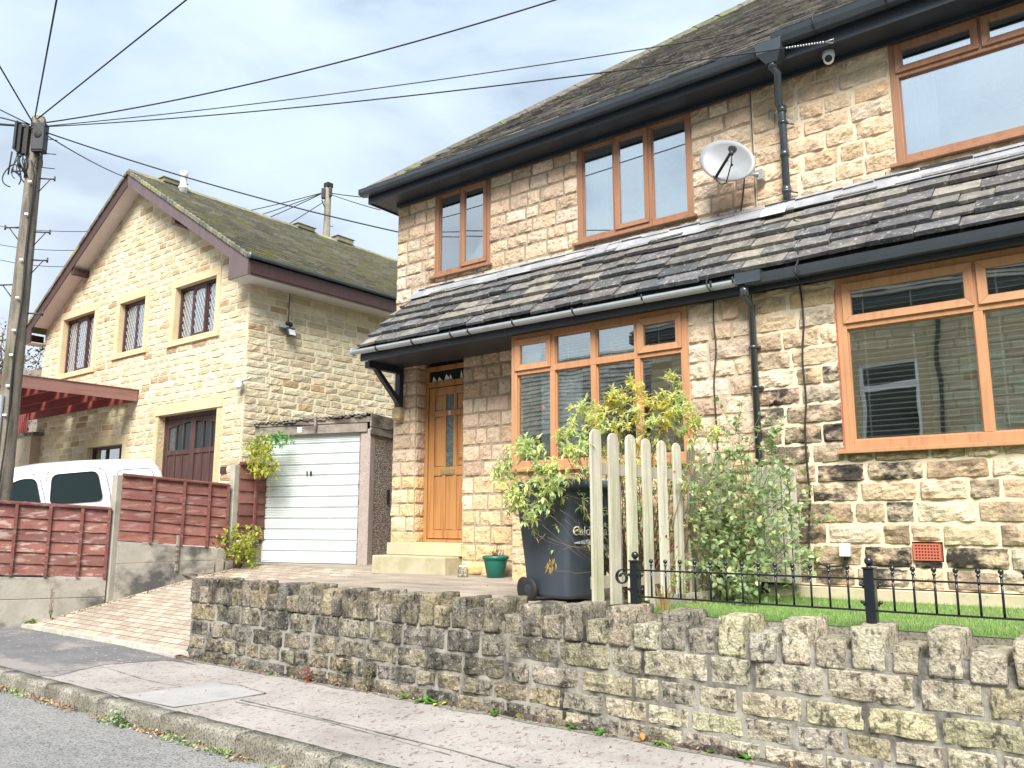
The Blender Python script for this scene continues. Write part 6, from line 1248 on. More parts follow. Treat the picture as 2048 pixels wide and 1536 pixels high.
# ------------------------------------------------------------------ houses across the street (seen in the window glass)
op2 = thing('opposite_bungalow', 'lower stone bungalow across the street, seen only as a reflection in the window glass', 'house', (-20, -7, .2))
mb = MB(); mb.col = (.42, .35, .24, 0); mb.prism([(-30, -7, 0), (-30, -7, 4.5), (-30, -11.2, 7.4), (-30, -15.4, 4.5), (-30, -15.4, 0)], (17.6, 0, 0)); mb.build('wall', M['stone2'], op2)
mb = MB(); slates(mb, (-12.2, -6.6, 4.2), (-1, 0, 0), Vector((0, -math.cos(.635), math.sin(.635))), Vector((0, math.sin(.635), math.cos(.635))), lambda v: 0, lambda v: 18.2, 5.7, lambda v: .3, lambda v: .5, .03, lambda s, v: (*vary((.30, .29, .26), .2)[:3], .2)); mb.col = (.12, .12, .12, 0); mb.poly([(-12.2, -6.6, 4.18), (-30.4, -6.6, 4.18), (-30.4, -11.2, 7.56), (-12.2, -11.2, 7.56)]); mb.poly([(-12.2, -15.8, 4.18), (-30.4, -15.8, 4.18), (-30.4, -11.2, 7.56), (-12.2, -11.2, 7.56)]); mb.build('roof', M['slate_up'], op2)
OY = -7.0; opp = thing('opposite_house', 'yellow stone house across the street, seen only as a reflection in the window glass', 'house', (-5, OY, .2))
ow = (-5.85, -4.45, 3.35, 5.42)
stone_wall(opp, 'street_wall', (-11.6, OY, 0), (1, 0, 0), (0, 1, 0), 0, 17.6, .1, 6.75, [(ow[0] + 11.6 - .25, ow[1] + 11.6 + .25, ow[2], ow[3] + .28)], lambda i, z: .2, lambda z: .6, lambda s, z: tuple(min(.72, q * 1.2) for q in pal_far(s, z)[:3]) + (0,), bulge=.03, rough=.015, stone='stone2', mortar=lambda s, z: (.45, .38, .25, 0), dens=(4, 3))
mb = MB(); mb.box((ow[0] - .25, OY - .2, ow[3]), (ow[1] + .25, OY + .03, ow[3] + .28)); mb.box((ow[0] - .25, OY - .2, ow[2]), (ow[0], OY + .0, ow[3])); mb.box((ow[1], OY - .2, ow[2]), (ow[1] + .25, OY + .0, ow[3])); mb.build('lintel', M['dress'], opp)
mb = MB(); f = .09; y0_, y1_ = OY - .12, OY - .04
for a_, b_, p_, q_ in ((ow[0], ow[0] + f, ow[2], ow[3]), (ow[1] - f, ow[1], ow[2], ow[3]), (ow[0] + f, ow[1] - f, ow[2], ow[2] + f), (ow[0] + f, ow[1] - f, ow[3] - f, ow[3]), (ow[0] + f, ow[1] - f, ow[2] + 1.35, ow[2] + 1.5)): mb.box((a_, y0_, p_), (b_, y1_, q_))
owf = mb.build('window', M['white'], opp); mb = MB(); mb.box((ow[0] + f, OY - .1, ow[2] + f), (ow[1] - f, OY - .09, ow[3] - f)); mb.build('pane', M['darkglass'], owf)
mb = MB(); pa = .72; slates(mb, (6.0, OY + .4, 6.85), (-1, 0, 0), Vector((0, -math.cos(.62), math.sin(.62))), Vector((0, math.sin(.62), math.cos(.62))), lambda v: 0, lambda v: 18.0, 5.6, lambda v: .3, lambda v: .5, .03, pal_up)
mb.col = (.1, .1, .1, 0); mb.poly([(6, OY + .4, 6.84), (-12, OY + .4, 6.84), (-12, OY - 4.2, 10.1), (6, OY - 4.2, 10.1)]); mb.poly([(6, OY - 8.8, 6.84), (-12, OY - 8.8, 6.84), (-12, OY - 4.2, 10.1), (6, OY - 4.2, 10.1)]); mb.build('roof', M['slate_up'], opp)
mb = MB(); mb.box((-12, OY + .4, 6.62), (6, OY + .48, 6.84)); mb.box((-12, OY, 6.6), (6, OY + .4, 6.63)); mb.box((-3.99, OY + .03, .2), (-3.91, OY + .11, 6.6)); mb.build('gutter', M['black'], opp)
mb = MB(); mb.col = (.5, .42, .28, 0); mb.prism([(-11.6, OY - .2, 0), (-11.6, OY - .2, 6.7), (-11.6, OY - 4.2, 9.9), (-11.6, OY - 8.4, 6.7), (-11.6, OY - 8.4, 0)], (.2, 0, 0)); mb.box((-11.4, OY - 8.4, 0), (6, OY - 8.2, 6.7)); mb.box((5.8, OY - 8.2, 0), (6, OY - .22, 6.7)); mb.build('rear_wall', M['mortar'], opp)
# ------------------------------------------------------------------ low garden wall with castellated coping
random.seed(21)
gwall = thing('garden_wall', 'low weathered gritstone retaining wall with alternating tall and short coping stones along the pavement', 'wall', (WALL_X0, WALL_Y0, .1))
WX1 = 2.6
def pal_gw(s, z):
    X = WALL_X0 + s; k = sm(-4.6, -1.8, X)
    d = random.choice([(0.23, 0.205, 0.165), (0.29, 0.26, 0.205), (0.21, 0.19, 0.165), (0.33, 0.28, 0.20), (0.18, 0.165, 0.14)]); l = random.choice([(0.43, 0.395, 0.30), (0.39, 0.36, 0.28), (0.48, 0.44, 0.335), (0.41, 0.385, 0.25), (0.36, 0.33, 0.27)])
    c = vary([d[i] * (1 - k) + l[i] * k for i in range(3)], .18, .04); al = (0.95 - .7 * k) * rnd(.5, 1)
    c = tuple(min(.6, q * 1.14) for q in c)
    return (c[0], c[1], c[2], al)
GWC = [.105, .115, .128, .148, .19]
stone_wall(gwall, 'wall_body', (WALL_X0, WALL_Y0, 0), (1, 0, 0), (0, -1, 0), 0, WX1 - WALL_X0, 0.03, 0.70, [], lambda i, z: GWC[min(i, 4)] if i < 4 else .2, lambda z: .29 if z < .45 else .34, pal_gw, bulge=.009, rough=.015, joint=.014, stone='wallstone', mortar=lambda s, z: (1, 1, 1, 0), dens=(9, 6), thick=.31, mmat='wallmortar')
X = WALL_X0 + .0; k = 0
while X < WX1:
    f = sm(-6, -2, X); tall = k % 2 == 0
    w = ((.125 if tall else .135) * (1 - f) + (.165 if tall else .155) * f) * rnd(.88, 1.15)
    zt = WTOP + rnd(-.012, .014) if tall else .838 + rnd(-.012, .014); y0 = WALL_Y0 - .012 + rnd(-.012, .012); y1 = WALL_Y1 + rnd(-.02, .02)
    c0 = pal_gw(X - WALL_X0, 0); al = c0[3]
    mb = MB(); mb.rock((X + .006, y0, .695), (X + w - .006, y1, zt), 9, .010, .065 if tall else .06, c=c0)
    o = mb.build('coping_stone', M['wallstone'], gwall); X += w + rnd(.006, .018) * (1 + f); k += 1
mb = MB(); XX = WALL_X0
for a, b in zip(fr(WALL_X0 + .02, WX1, 80), fr(WALL_X0 + .02, WX1, 80)[1:]): mb.box((a, WALL_Y0 + .015, .69), (b, WALL_Y1 - .02, .775 + rnd(0, .03)))
mb.build('coping_mortar', M['wallmortar'], gwall)
# broken stones along the foot
mb = MB(); X = WALL_X0 - .03
while X < WX1:
    w = rnd(.15, .4); mb.rock((X, WALL_Y0 - .035 + rnd(-.015, .01), .08), (X + w - .01, WALL_Y0 + .02, pav_z(4.7) + rnd(.0, .05)), 5, .012, .3, c=(*vary((.17, .14, .11), .3)[:3], .9)); X += w
mb.build('footing_stones', M['wallstone'], gwall)
mb = MB()
for q in range(5): mb.rock((WALL_X0 - .10 + q * .07, WALL_Y0 - .10, .06), (WALL_X0 - .04 + q * .07, WALL_Y0 - .02, .185 - q * .01), 4, .008, .25, c=(*vary((.24, .15, .11), .2)[:3], .5))
mb.build('end_stones', M['wallstone'], gwall)
# ------------------------------------------------------------------ black railing
RY = 5.0
rl_ = thing('metal_railing', 'low black metal railing with ball finials standing on the coping of the garden wall', 'railing', (-2.91, RY, .86))
PXs = [-2.90, -1.395, .11, 1.615]
for x in PXs:
    mb = MB(); mb.box((x - .028, RY - .028, .855), (x + .028, RY + .028, 1.212)); mb.box((x - .034, RY - .034, 1.212), (x + .034, RY + .034, 1.222)); mb.box((x - .065, RY - .065, .852), (x + .065, RY + .065, .862)); p = mb.build('post', M['rail'], rl_, bevel=.003)
    mb = MB(); mb.sphere((x, RY, 1.255), .025); mb.lathe((x, RY, 1.218), [(.022, 0), (.010, .008), (.010, .02)], 10); mb.build('ball_finial', M['rail'], p)
    mb = MB()
    for sx in (-.04, .04):
        for zz in (1.125, 1.03): mb.sphere((x + sx * 1.25, RY, zz), .011, 8, 6); mb.tube([(x + sx, RY, zz - .022), (x + sx, RY, zz + .004)], .006, 6)
    for sx in (-.05, .05): mb.sphere((x + sx, RY - .03, .866), .009, 8, 6)
    mb.build('fixing_bolts', M['rail'], p)
for a, b in zip(PXs, PXs[1:]):
    for zz in (.985, 1.157): mb = MB(); mb.box((a + .028, RY - .012, zz - .005), (b - .028, RY + .012, zz + .005)); mb.build('rail', M['rail'], rl_)
    n = 13
    for k in range(n):
        x = a + (b - a) * (k + 1.15) / (n + 1.3) ; mb = MB(); mb.tube([(x, RY, .985), (x, RY, 1.195)], .0065, 8)
        mb.lathe((x, RY, 1.188), [(.0065, 0), (.011, .003), (.011, .008), (.0065, .012), (.0065, .018)], 10); mb.sphere((x, RY, 1.218), .0145, 10, 8); mb.build('baluster', M['rail'], rl_)
mb = MB(); pts = [(-2.93, 0), (-2.985, 0.0)]; cx, cz, R0 = -3.0, -.052, .052
sp_ = [(cx + (R0 * (1 - t * .62)) * math.cos(math.pi / 2 + t * 2 * math.pi * 1.22), cz + (R0 * (1 - t * .62)) * math.sin(math.pi / 2 + t * 2 * math.pi * 1.22)) for t in fr(0, 1, 26)]
P_ = pts + sp_
for (a, b) in zip(P_, P_[1:]):
    d = Vector((b[0] - a[0], 0, b[1] - a[1])); nn = Vector((-d.z, 0, d.x)).normalized() * .004; A = Vector((a[0], RY - .014, 1.157 + a[1])); B = Vector((b[0], RY - .014, 1.157 + b[1])); w = Vector((0, .028, 0)); mb.hexa([A - nn, B - nn, B - nn + w, A - nn + w, A + nn, B + nn, B + nn + w, A + nn + w])
mb.build('scroll', M['rail'], rl_)
# ------------------------------------------------------------------ picket fences
pf = thing('picket_fence', 'weathered grey round-topped picket fence running from the low wall back to the house front', 'fence', (-3.3, 5.2, GZ))
def picket(A, t, nn, w, z0, z1, parent, moss, lean=0.0):
    mb = MB(); c = vary((.50, .475, .395), .16, .03); c = (c[0], c[1], c[2], moss); th = .019
    prof = [(-w / 2, z0), (w / 2, z0)] + [(w / 2 * math.cos(a_), z1 - w / 2 + w / 2 * math.sin(a_)) for a_ in fr(0, math.pi, 8)]
    mb.prism([A + t * (s + lean * (z - z0)) + Vector((0, 0, z)) for s, z in prof], nn * th, c); return mb.build('picket', M['picket'], parent, bevel=.003)
tops = [(1193, 858), (1228, 866), (1262, 869), (1294, 877), (1325, 881), (1354, 886), (1381, 890), (1407, 896), (1433, 903), (1456, 909), (1478, 914)]
A0_, A1_ = Vector((-3.20, 5.10, 0)), Vector((-3.05, 6.93, 0)); t_ = (A1_ - A0_).normalized(); nn_ = Vector((-t_.y, t_.x, 0))
def on_line(x, y, A, t):
    d = ray(x, y); den = d.x * t.y - d.y * t.x; k = (A.x * t.y - A.y * t.x) / den; return CAMP + d * k
for k, (x, y) in enumerate(tops):
    p = on_line(x, y, A0_, t_); picket(Vector((p.x, p.y, 0)), t_, nn_, .122 if k < 3 else .116, GZ + .02 + rnd(-.015, .03), p.z, pf, rnd(.2, 1), rnd(-.006, .008))
q0, q1 = on_line(1193, 960, A0_, t_), on_line(1478, 960, A0_, t_)
for z in (1.86, 1.06):
    mb = MB(); mb.col = (.34, .31, .25, .3); mb.obox(Vector((q0.x, q0.y, z - .045)) + nn_ * .021 - t_ * .02, t_ * (A1_ - A0_).length, nn_ * .03, (0, 0, .085)); mb.build('rail', M['picket'], pf)
mb = MB(); mb.col = (.26, .22, .18, 0); pq = on_line(1243, 1000, A0_, t_); mb.obox(Vector((pq.x, pq.y, GZ)) + nn_ * .052, t_ * .07, nn_ * .07, (0, 0, 1.0)); mb.build('post', M['picket'], pf)
pf2 = thing('short_fence', 'short pale picket panel leaning against the house wall behind the leafy shrub', 'fence', (-2.95, 6.85, GZ))
for k, (x, y) in enumerate(((1512, 930), (1532, 931), (1552, 933), (1568, 934), (1582, 936))):
    p = at(x, y, 6.86); picket(Vector((p.x, 6.86, 0)), Vector((1, 0, 0)), Vector((0, 1, 0)), .082 if k < 4 else .062, .99, p.z, pf2, .1)
mb = MB(); mb.col = (.3, .27, .22, 0); p = at(1505, 1000, 6.89); p2 = at(1586, 1000, 6.89); mb.box((p.x, 6.881, 1.45), (p2.x, 6.905, 1.52)); mb.box((p.x, 6.881, 1.1), (p2.x, 6.905, 1.17)); mb.build('rail', M['picket'], pf2)
# ------------------------------------------------------------------ wheelie bin
bc = Vector((-3.80, 5.48, GZ)); ba = math.radians(76)
bn = thing('wheelie_bin', 'charcoal grey wheeled rubbish bin standing behind the low wall in front of the window', 'wheelie bin', tuple(bc))
BM = Matrix.Translation(bc) @ Matrix.Rotation(ba, 4, 'Z')
def bring(w, d, z, r, n=5, dy=0):
    out = []
    for cx, cy, a0 in ((w - r, -d + r, -90), (w - r, d - r, 0), (-w + r, d - r, 90), (-w + r, -d + r, 180)):
        for k in range(n + 1): a = math.radians(a0 + 90 * k / n); out.append((cx + r * math.cos(a), cy + r * math.sin(a) + dy, z))
    return out
def loft(mb, rings, cap=True, sm_=True):
    I = [[mb.addv(p) for p in r] for r in rings]; n = len(I[0])
    for a, b in zip(I, I[1:]):
        for k in range(n): mb.face([a[k], a[(k + 1) % n], b[(k + 1) % n], b[k]], sm_)
    if cap: mb.face(I[0][::-1]); mb.face(I[-1])
mb = MB(); mb.M = BM; loft(mb, [bring(.205, .235, .03, .05), bring(.21, .245, .06, .05), bring(.225, .265, .30, .05), bring(.262, .325, .80, .05), bring(.264, .33, .835, .05), bring(.285, .35, .838, .05), bring(.285, .35, .868, .05)]); mb.build('bin_body', M['bin'], bn)
mb = MB(); mb.M = BM; loft(mb, [bring(.302, .368, .846, .045), bring(.304, .37, .872, .05), bring(.298, .362, .895, .06), bring(.25, .31, .918, .07), bring(.15, .2, .928, .07)]); mb.hexa([(-.2, .36, .80), (.2, .36, .80), (.2, .43, .86), (-.2, .43, .86), (-.2, .36, .83), (.2, .36, .83), (.2, .43, .88), (-.2, .43, .88)]); mb.build('bin_lid', M['bin'], bn)
for sx in (-1, 1):
    mb = MB(); mb.M = BM; mb.lathe((sx * .235, .13, .085), [(.04, 0), (.082, .004), (.088, .012), (.088, .032), (.082, .04), (.05, .042)], 20, axis=(sx, 0, 0)); w = mb.build('wheel', M['rubber'], bn)
    mb = MB(); mb.M = BM; mb.lathe((sx * .272, .13, .085), [(.05, 0), (.04, .006), (.01, .008)], 14, axis=(sx, 0, 0)); mb.build('wheel_hub', M['boxgrey'], w)
# the front wheel visible at the left of the base
mb = MB(); mb.M = BM; mb.lathe((-.205, .24, .085), [(.04, 0), (.082, .004), (.088, .012), (.088, .032), (.082, .04), (.05, .042)], 20, axis=(-1, 0.2, 0)); mb.build('wheel', M['rubber'], bn)
s1 = Matrix.Rotation(math.radians(90 + 5), 4, 'X')
tx = BM @ Matrix.Translation((.02, -.300, .50)) @ s1
text_mesh('Calderdale', .098, 'bin_lettering', M['white'], bn, tx, .0015)
mb = MB(); mb.M = BM @ Matrix.Translation((.02, -.298, .50)) @ s1; top = [(-.19 + .4 * t, -.075 + .045 * math.sin(math.pi * t) + .02 * (1 - t) - .03 * t, .001) for t in fr(0, 1, 16)]; bot = [(-.19 + .4 * t, -.078 + .015 * math.sin(math.pi * t) + .018 * (1 - t) - .055 * t, .001) for t in fr(1, 0, 16)]; mb.prism(top + bot, (0, 0, .002)); mb.build('bin_emblem', M['ltgrey'], bn)
# ------------------------------------------------------------------ pot, bottles, boulder
ppos = atZ(991, 1153, GZ + .004); ppos = Vector((ppos.x * .985, ppos.y * .985, GZ))
pt = thing('plant_pot', 'dark green plastic pot with dried plant at the wall foot right of the door', 'plant pot', tuple(ppos))
mb = MB(); mb.lathe(ppos, [(.085, 0), (.095, .005), (.132, .19), (.134, .20), (.147, .203), (.150, .235), (.143, .238), (.138, .215), (.05, .213)], 28); mb.build('pot_body', M['greenpot'], pt)
mb = MB(); mb.lathe(ppos, [(.001, .212), (.137, .213)], 16, caps=False); mb.build('soil', M['earth'], pt)
def leafq(mb, b, d, up, L_, w, c, droop=.25, fold=.25):
    """one leaf blade of two folded halves"""
    b, d = Vector(b), Vector(d).normalized(); side = d.cross(Vector(up)); side = side.normalized() if side.length > .01 else d.orthogonal().normalized(); nrm = side.cross(d)
    m1 = b + d * L_ * .35 - nrm * 0; m2 = b + d * L_ * .72 - nrm * L_ * droop * .35; tip = b + d * L_ * .97 - nrm * L_ * droop
    f = nrm * w * fold
    i = [mb.addv(p, c) for p in (b, m1 + side * w + f, m2 + side * w * .75 + f, tip, m2 - side * w * .75 + f, m1 - side * w + f, m1, m2)]
    mb.face([i[0], i[6], i[1]]); mb.face([i[6], i[7], i[2], i[1]]); mb.face([i[7], i[3], i[2]]); mb.face([i[0], i[5], i[6]]); mb.face([i[6], i[5], i[4], i[7]]); mb.face([i[7], i[4], i[3]])
def rdir(zb=0.0): 
    v = Vector((random.gauss(0, 1), random.gauss(0, 1), random.gauss(0, 1) + zb)); return v.normalized()
def branch(mb, A, B, r0, r1, bend=.1, n=8):
    A, B = Vector(A), Vector(B); o = rdir() * (B - A).length * bend; s_ = rdir() * (B - A).length * bend * .35; pts = [A.lerp(B, t) + o * math.sin(math.pi * t) + s_ * math.sin(3 * math.pi * t) for t in fr(0, 1, n)]
    mb.tube(pts, [r0 + (r1 - r0) * t for t in fr(0, 1, n)], 5); return pts
mb, ml = MB(), MB()
for k in range(34):
    a = rnd(0, 6.28); r = rnd(0, .1); A = ppos + Vector((r * math.cos(a), r * math.sin(a), .213)); B = A + Vector((rnd(-.06, .06), rnd(-.06, .06), rnd(.03, .10))); mb.tube([A, B], .0022, 4)
    for q in range(5): leafq(ml, A.lerp(B, rnd(.2, 1)), rdir(.5), (0, 0, 1), rnd(.012, .026), .005, vary(random.choice([(.16, .17, .07), (.25, .15, .09), (.2, .2, .12)]), .2))
for k in range(3): A = ppos + Vector((rnd(-.06, .06), rnd(-.06, .06), .213)); mb.tube([A, A + Vector((rnd(-.03, .06), 0, rnd(.12, .17)))], .0022, 4)
st_ = mb.build('stems', M['twig'], pt); ml.build('leaves', M['leaf'], st_)
for x_, lab in ((921, 'left of two small clear glass bottles on the paving beside the door step'), (931, 'right of two small clear glass bottles, next to the yellow stone lump')):
    b = atZ(x_, 1149, GZ + .004); b = Vector((b.x * .955, b.y * .955, GZ)); o = MB(); o.lathe(b, [(.001, 0), (.030, 0), (.032, .01), (.032, .075), (.018, .105), (.015, .13), (.018, .132), (.018, .14)], 16, caps=False); bt = thing('milk_bottle', lab, 'bottle', tuple(b), 'glass bottles by the step'); o.build('bottle_glass', M['clearglass'], bt); o = MB(); o.lathe(b, [(.001, .002), (.0305, .004), (.0305, .03)], 14, caps=False); o.build('white_residue', M['white'], bt)
b = atZ(950, 1142, GZ + .004); b = Vector((b.x * .93, b.y * .93, GZ)); mb = MB(); mb.rock((b.x - .12, b.y - .06, GZ - .01), (b.x + .12, b.y + .06, GZ + .13), 7, .02, .4, c=(.62, .42, .18, 0)); tag(mb.build('stone_lump', M['stone']), 'rough yellow sandstone lump leaning on the wall between the bottles and green pot', 'stone')
# ------------------------------------------------------------------ satellite dish, dome camera, boxes, cables
dc = at(1453, 320, YU - .33); ds = thing('satellite_dish', 'grey oval satellite dish with black arm on the upper wall', 'satellite dish', tuple(dc))
ctr = Vector((dc.x, dc.y, dc.z)); dn = Vector((.10, -1, .22)).normalized(); du = Vector((1, .1, .0)); du = (du - dn * du.dot(dn)).normalized(); dv = dn.cross(du) * -1
if dv.z < 0: dv = -dv
rot_ = math.radians(-40); e1_, e2_ = du * math.cos(rot_) + dv * math.sin(rot_), -du * math.sin(rot_) + dv * math.cos(rot_)
mb = MB(); Rx, Rz = .315, .205; g = []; n = 32
for j in range(7):
    f = j / 6; g.append([mb.addv(ctr + (e1_ * Rx * math.cos(2 * math.pi * k / n) + e2_ * Rz * math.sin(2 * math.pi * k / n) * (1 if math.sin(2 * math.pi * k / n) > 0 else 1.05)) * max(f, .01) - dn * .055 * (1 - f * f)) for k in range(n)])
g.append([mb.addv(ctr + (e1_ * Rx * 1.015 * math.cos(2 * math.pi * k / n) + e2_ * Rz * 1.02 * math.sin(2 * math.pi * k / n)) - dn * .012) for k in range(n)])
for a, b in zip(g, g[1:]):
    for k in range(n): mb.face([a[k], a[(k + 1) % n], b[(k + 1) % n], b[k]], True)
mb.build('reflector', M['dish'], ds)
mb = MB(); lowp = ctr - e2_ * Rz * 1.0 + e1_ * .02; tipp = lowp + dn * .24 + dv * .075 + du * .25; mb.tube([lowp - dn * .02, tipp], .014, 8); ar = mb.build('arm', M['rubber'], ds)
mb = MB(); mb.lathe(tipp + dv * .02, [(.028, -.03), (.034, .0), (.036, .045), (.030, .05)], 14, axis=tuple((-dn + dv * .5).normalized())); mb.lathe(tipp, [(.018, -.045), (.02, .0)], 10, axis=tuple(dv)); mb.build('receiver', M['boxgrey'], ds)
mb = MB(); mb.tube([ctr - dn * .06, ctr - dn * .16 + du * .1 - dv * .1, Vector((ctr.x + .22, YU - .1, ctr.z - .13))], .016, 8); mb.box((ctr.x + .19, YU - .10, ctr.z - .18), (ctr.x + .26, YU - .01, ctr.z - .08)); mb.build('wall_bracket', M['steel'], ds)
mb = MB()
for x_, z_ in ((-.03, .02), (.055, .0)): mb.sphere(ctr + e1_ * x_ + e2_ * z_ - dn * .045, .010, 8, 6)
mb.build('bolts', M['rubber'], ds)
mb = MB(); mb.tube([tipp - dv * .03, tipp - dv * .14, lowp - dv * .10 + du * .12, lowp - dv * .09 + du * .06, lowp + dn * .03], .006, 6); mb.build('arm_cable', M['rubber'], ds)
def cable(label, pts, r=.007, m='rubber'):
    mb = MB(); P = [Vector(p) for p in pts]; Q = []
    for i in range(len(P) - 1):
        p0, p1, p2, p3 = P[max(i - 1, 0)], P[i], P[i + 1], P[min(i + 2, len(P) - 1)]
        for k in range(8): t = k / 8; Q.append(.5 * ((2 * p1) + (p2 - p0) * t + (2 * p0 - 5 * p1 + 4 * p2 - p3) * t * t + (3 * p1 - p0 - 3 * p2 + p3) * t ** 3))
    Q.append(P[-1]); mb.tube(Q, r, 6); return tag(mb.build('cable', M[m]), label, 'cable', 'cables on the house front')
def on_lean(x, y, d=.05):   # point on the lean-to roof plane
    n_ = Vector((0, -(LZT - LZ), (YU - LY))).normalized(); p0 = Vector((0, LY, LZ)) + n_ * d; r_ = ray(x, y); return CAMP + r_ * ((p0 - CAMP).dot(n_) / r_.dot(n_))
c1 = [at(1489, 355, YU - .06), at(1485, 400, YU - .05), at(1478, 440, YU - .05), on_lean(1468, 465), on_lean(1455, 490), on_lean(1437, 520), on_lean(1420, 548)]
cable('black cable from the satellite dish over the lean-to roof down the wall into the shrub', c1 + [at(1413, 565, LY - .125), at(1420, 582, LY - .11), at(1427, 588, YG - .05), at(1427, 640, YG - .05), at(1432, 700, YG - .05), at(1428, 770, YG - .05), at(1434, 870, YG - .05), at(1436, 960, YG - .05)])
c2 = [at(1578, 434, YU - .06), on_lean(1590, 442), on_lean(1612, 448), on_lean(1606, 470), on_lean(1597, 490), on_lean(1596, 520), at(1590, 538, LY - .12), at(1594, 552, LY - .10), at(1600, 575, YG - .05), at(1607, 640, YG - .05), at(1605, 720, YG - .055), at(1612, 800, YG - .05), at(1610, 860, YG - .055), at(1615, 940, YG - .05), at(1620, 990, YG - .05), at(1618, 1060, YG - .05), at(1620, 1100, YG - .06), at(1637, 1124, YG - .05), at(1655, 1132, YG - .05), at(1684, 1131, YG - .05), at(1690, 1122, YG - .05), at(1690, 1112, YG - .04)]
cable('black cable from the upper downpipe foot down the wall to the white plastic box', c2, .0085)
dm = at(1657, 113, YU - .2); dcam = thing('dome_camera', 'white dome security camera hanging under the black eaves', 'camera', tuple(dm)); dm = Vector((dm.x, dm.y, ZS - .02))
mb = MB(); mb.lathe((dm.x, dm.y, ZS - .065), [(.05, 0), (.058, .02), (.055, .06), (.05, .066)], 18); mb.build('camera_base', M['ltgrey'], dcam)
mb = MB(); mb.sphere((dm.x, dm.y, ZS - .075), .048, 16, 12); mb.build('camera_ball', M['white'], dcam)
mb = MB(); ax = Vector((.25, -1, -.35)).normalized(); mb.lathe(Vector((dm.x, dm.y, ZS - .075)) + ax * .036, [(.034, 0), (.030, .010), (.02, .016), (.001, .018)], 16, axis=tuple(ax)); mb.build('camera_lens', M['darkglass'], dcam)
jb = at(1690, 1100, YG - .06); jx = thing('wall_box', 'small white plastic cable box on the stone wall left of the air brick', 'junction box', tuple(jb)); mb = MB(); mb.box((jb.x - .042, YG - .085, jb.z - .052), (jb.x + .042, YG - .03, jb.z + .052)); mb.build('box_cover', M['ltgrey'], jx, bevel=.006); mb = MB(); mb.tube([(jb.x + .015, YG - .05, jb.z - .052), (jb.x + .01, YG - .05, jb.z - .10), (jb.x - .03, YG - .05, jb.z - .135)], .005, 5); mb.build('box_cable', M['rubber'], jx)
# ------------------------------------------------------------------ planting
random.seed(33)
YEL = [(.74, .74, .26), (.62, .70, .28), (.50, .63, .28), (.78, .76, .40), (.56, .68, .32), (.72, .68, .24)]; GRN = [(.32, .44, .21), (.25, .36, .16), (.38, .50, .26), (.30, .42, .23), (.44, .53, .28)]
az_ = thing('azalea_shrub', 'sprawling yellow-green whorled shrub behind the picket fence, spreading over the bin', 'shrub', (-3.5, 5.95, GZ))
mb, ml = MB(), MB(); roots = [Vector((-3.50 + rnd(-.12, .12), 5.95 + rnd(-.2, .2), GZ)) for _ in range(8)]
def whorl(p, d, n, L_, w, cols, spread=1.0):
    u_ = Vector(d).orthogonal().normalized(); v_ = Vector(d).cross(u_)
    for k in range(n):
        a = 2 * math.pi * k / n + rnd(-.3, .3); dd = (u_ * math.cos(a) + v_ * math.sin(a)) * spread + Vector(d) * rnd(.1, .9) + Vector((0, 0, rnd(-.35, .1)))
        leafq(ml, Vector(p) + rdir() * .006, dd, Vector((0, 0, 1)) + rdir() * .2, L_ * rnd(.7, 1.2), w * rnd(.8, 1.2), vary(random.choice(cols), .18, .08), rnd(.1, .5))
specs = [(1345, 765, 6.3, 1), (1330, 790, 6.2, 1), (1362, 800, 6.3, 0), (1235, 792, 6.0, 1), (1255, 772, 6.1, 2), (1215, 815, 5.9, 2), (1285, 785, 6.1, 2), (1300, 815, 6.1, 2), (1270, 830, 6.0, 1), (1170, 815, 5.8, 1), (1150, 830, 5.8, 1), (1185, 845, 5.8, 1), (1140, 860, 5.7, 1), (1120, 870, 5.7, 1), (1170, 880, 5.7, 0), (1155, 905, 5.6, 1), (1050, 885, 5.7, 0), (1035, 905, 5.6, 0), (1065, 900, 5.7, 0), (1010, 935, 5.6, 0), (1000, 950, 5.6, 0), (1090, 940, 5.5, 1), (1110, 935, 5.5, 1), (1075, 925, 5.6, 1), (1025, 990, 5.3, 0), (1045, 985, 5.3, 0), (1035, 1005, 5.3, 1), (1060, 1035, 5.3, 2), (1095, 985, 5.35, 2), (1110, 965, 5.4, 1), (1085, 1005, 5.3, 2), (1240, 850, 5.9, 1), (1330, 840, 6.1, 2), (1350, 830, 6.2, 1), (1385, 830, 6.3, 1), (1400, 850, 6.2, 1), (1375, 860, 6.2, 0), (1310, 850, 6.0, 1), (1290, 860, 6.1, 0), (1210, 860, 5.8, 1), (1200, 830, 5.8, 1), (1420, 870, 6.3, 1), (1250, 810, 6.0, 2), (1225, 800, 5.95, 2), (1320, 815, 6.15, 2), (1365, 820, 6.25, 1), (1130, 905, 5.6, 1)]
for x, y, Y, kind in specs:
    if x < 1185 and y > 890: Y = 4.98 + rnd(0, .12); kind = random.choice((0, 0, 1))
    tip = at(x, y, Y); r = random.choice(roots); pts = branch(mb, r, tip, .006, .0022, .08, 9); d = (pts[-1] - pts[-2]).normalized()
    cols = (YEL[1:5:1] + GRN[:1], YEL, YEL[:2] + [(.74, .64, .16), (.70, .60, .14), (.58, .56, .14)])[kind]
    for q in range(8): whorl(tip + rdir() * .065 * (q > 0), (d + rdir() * .8).normalized(), 8, .066, .0105, cols)
    for q in range(3):
        b0_ = pts[-2 - q]; t2 = b0_ + rdir(.4) * rnd(.05, .12); mb.tube([b0_, b0_.lerp(t2, .5) + rdir() * .01, t2], .0022, 4); whorl(t2, rdir(.5), 7, .062, .010, cols)
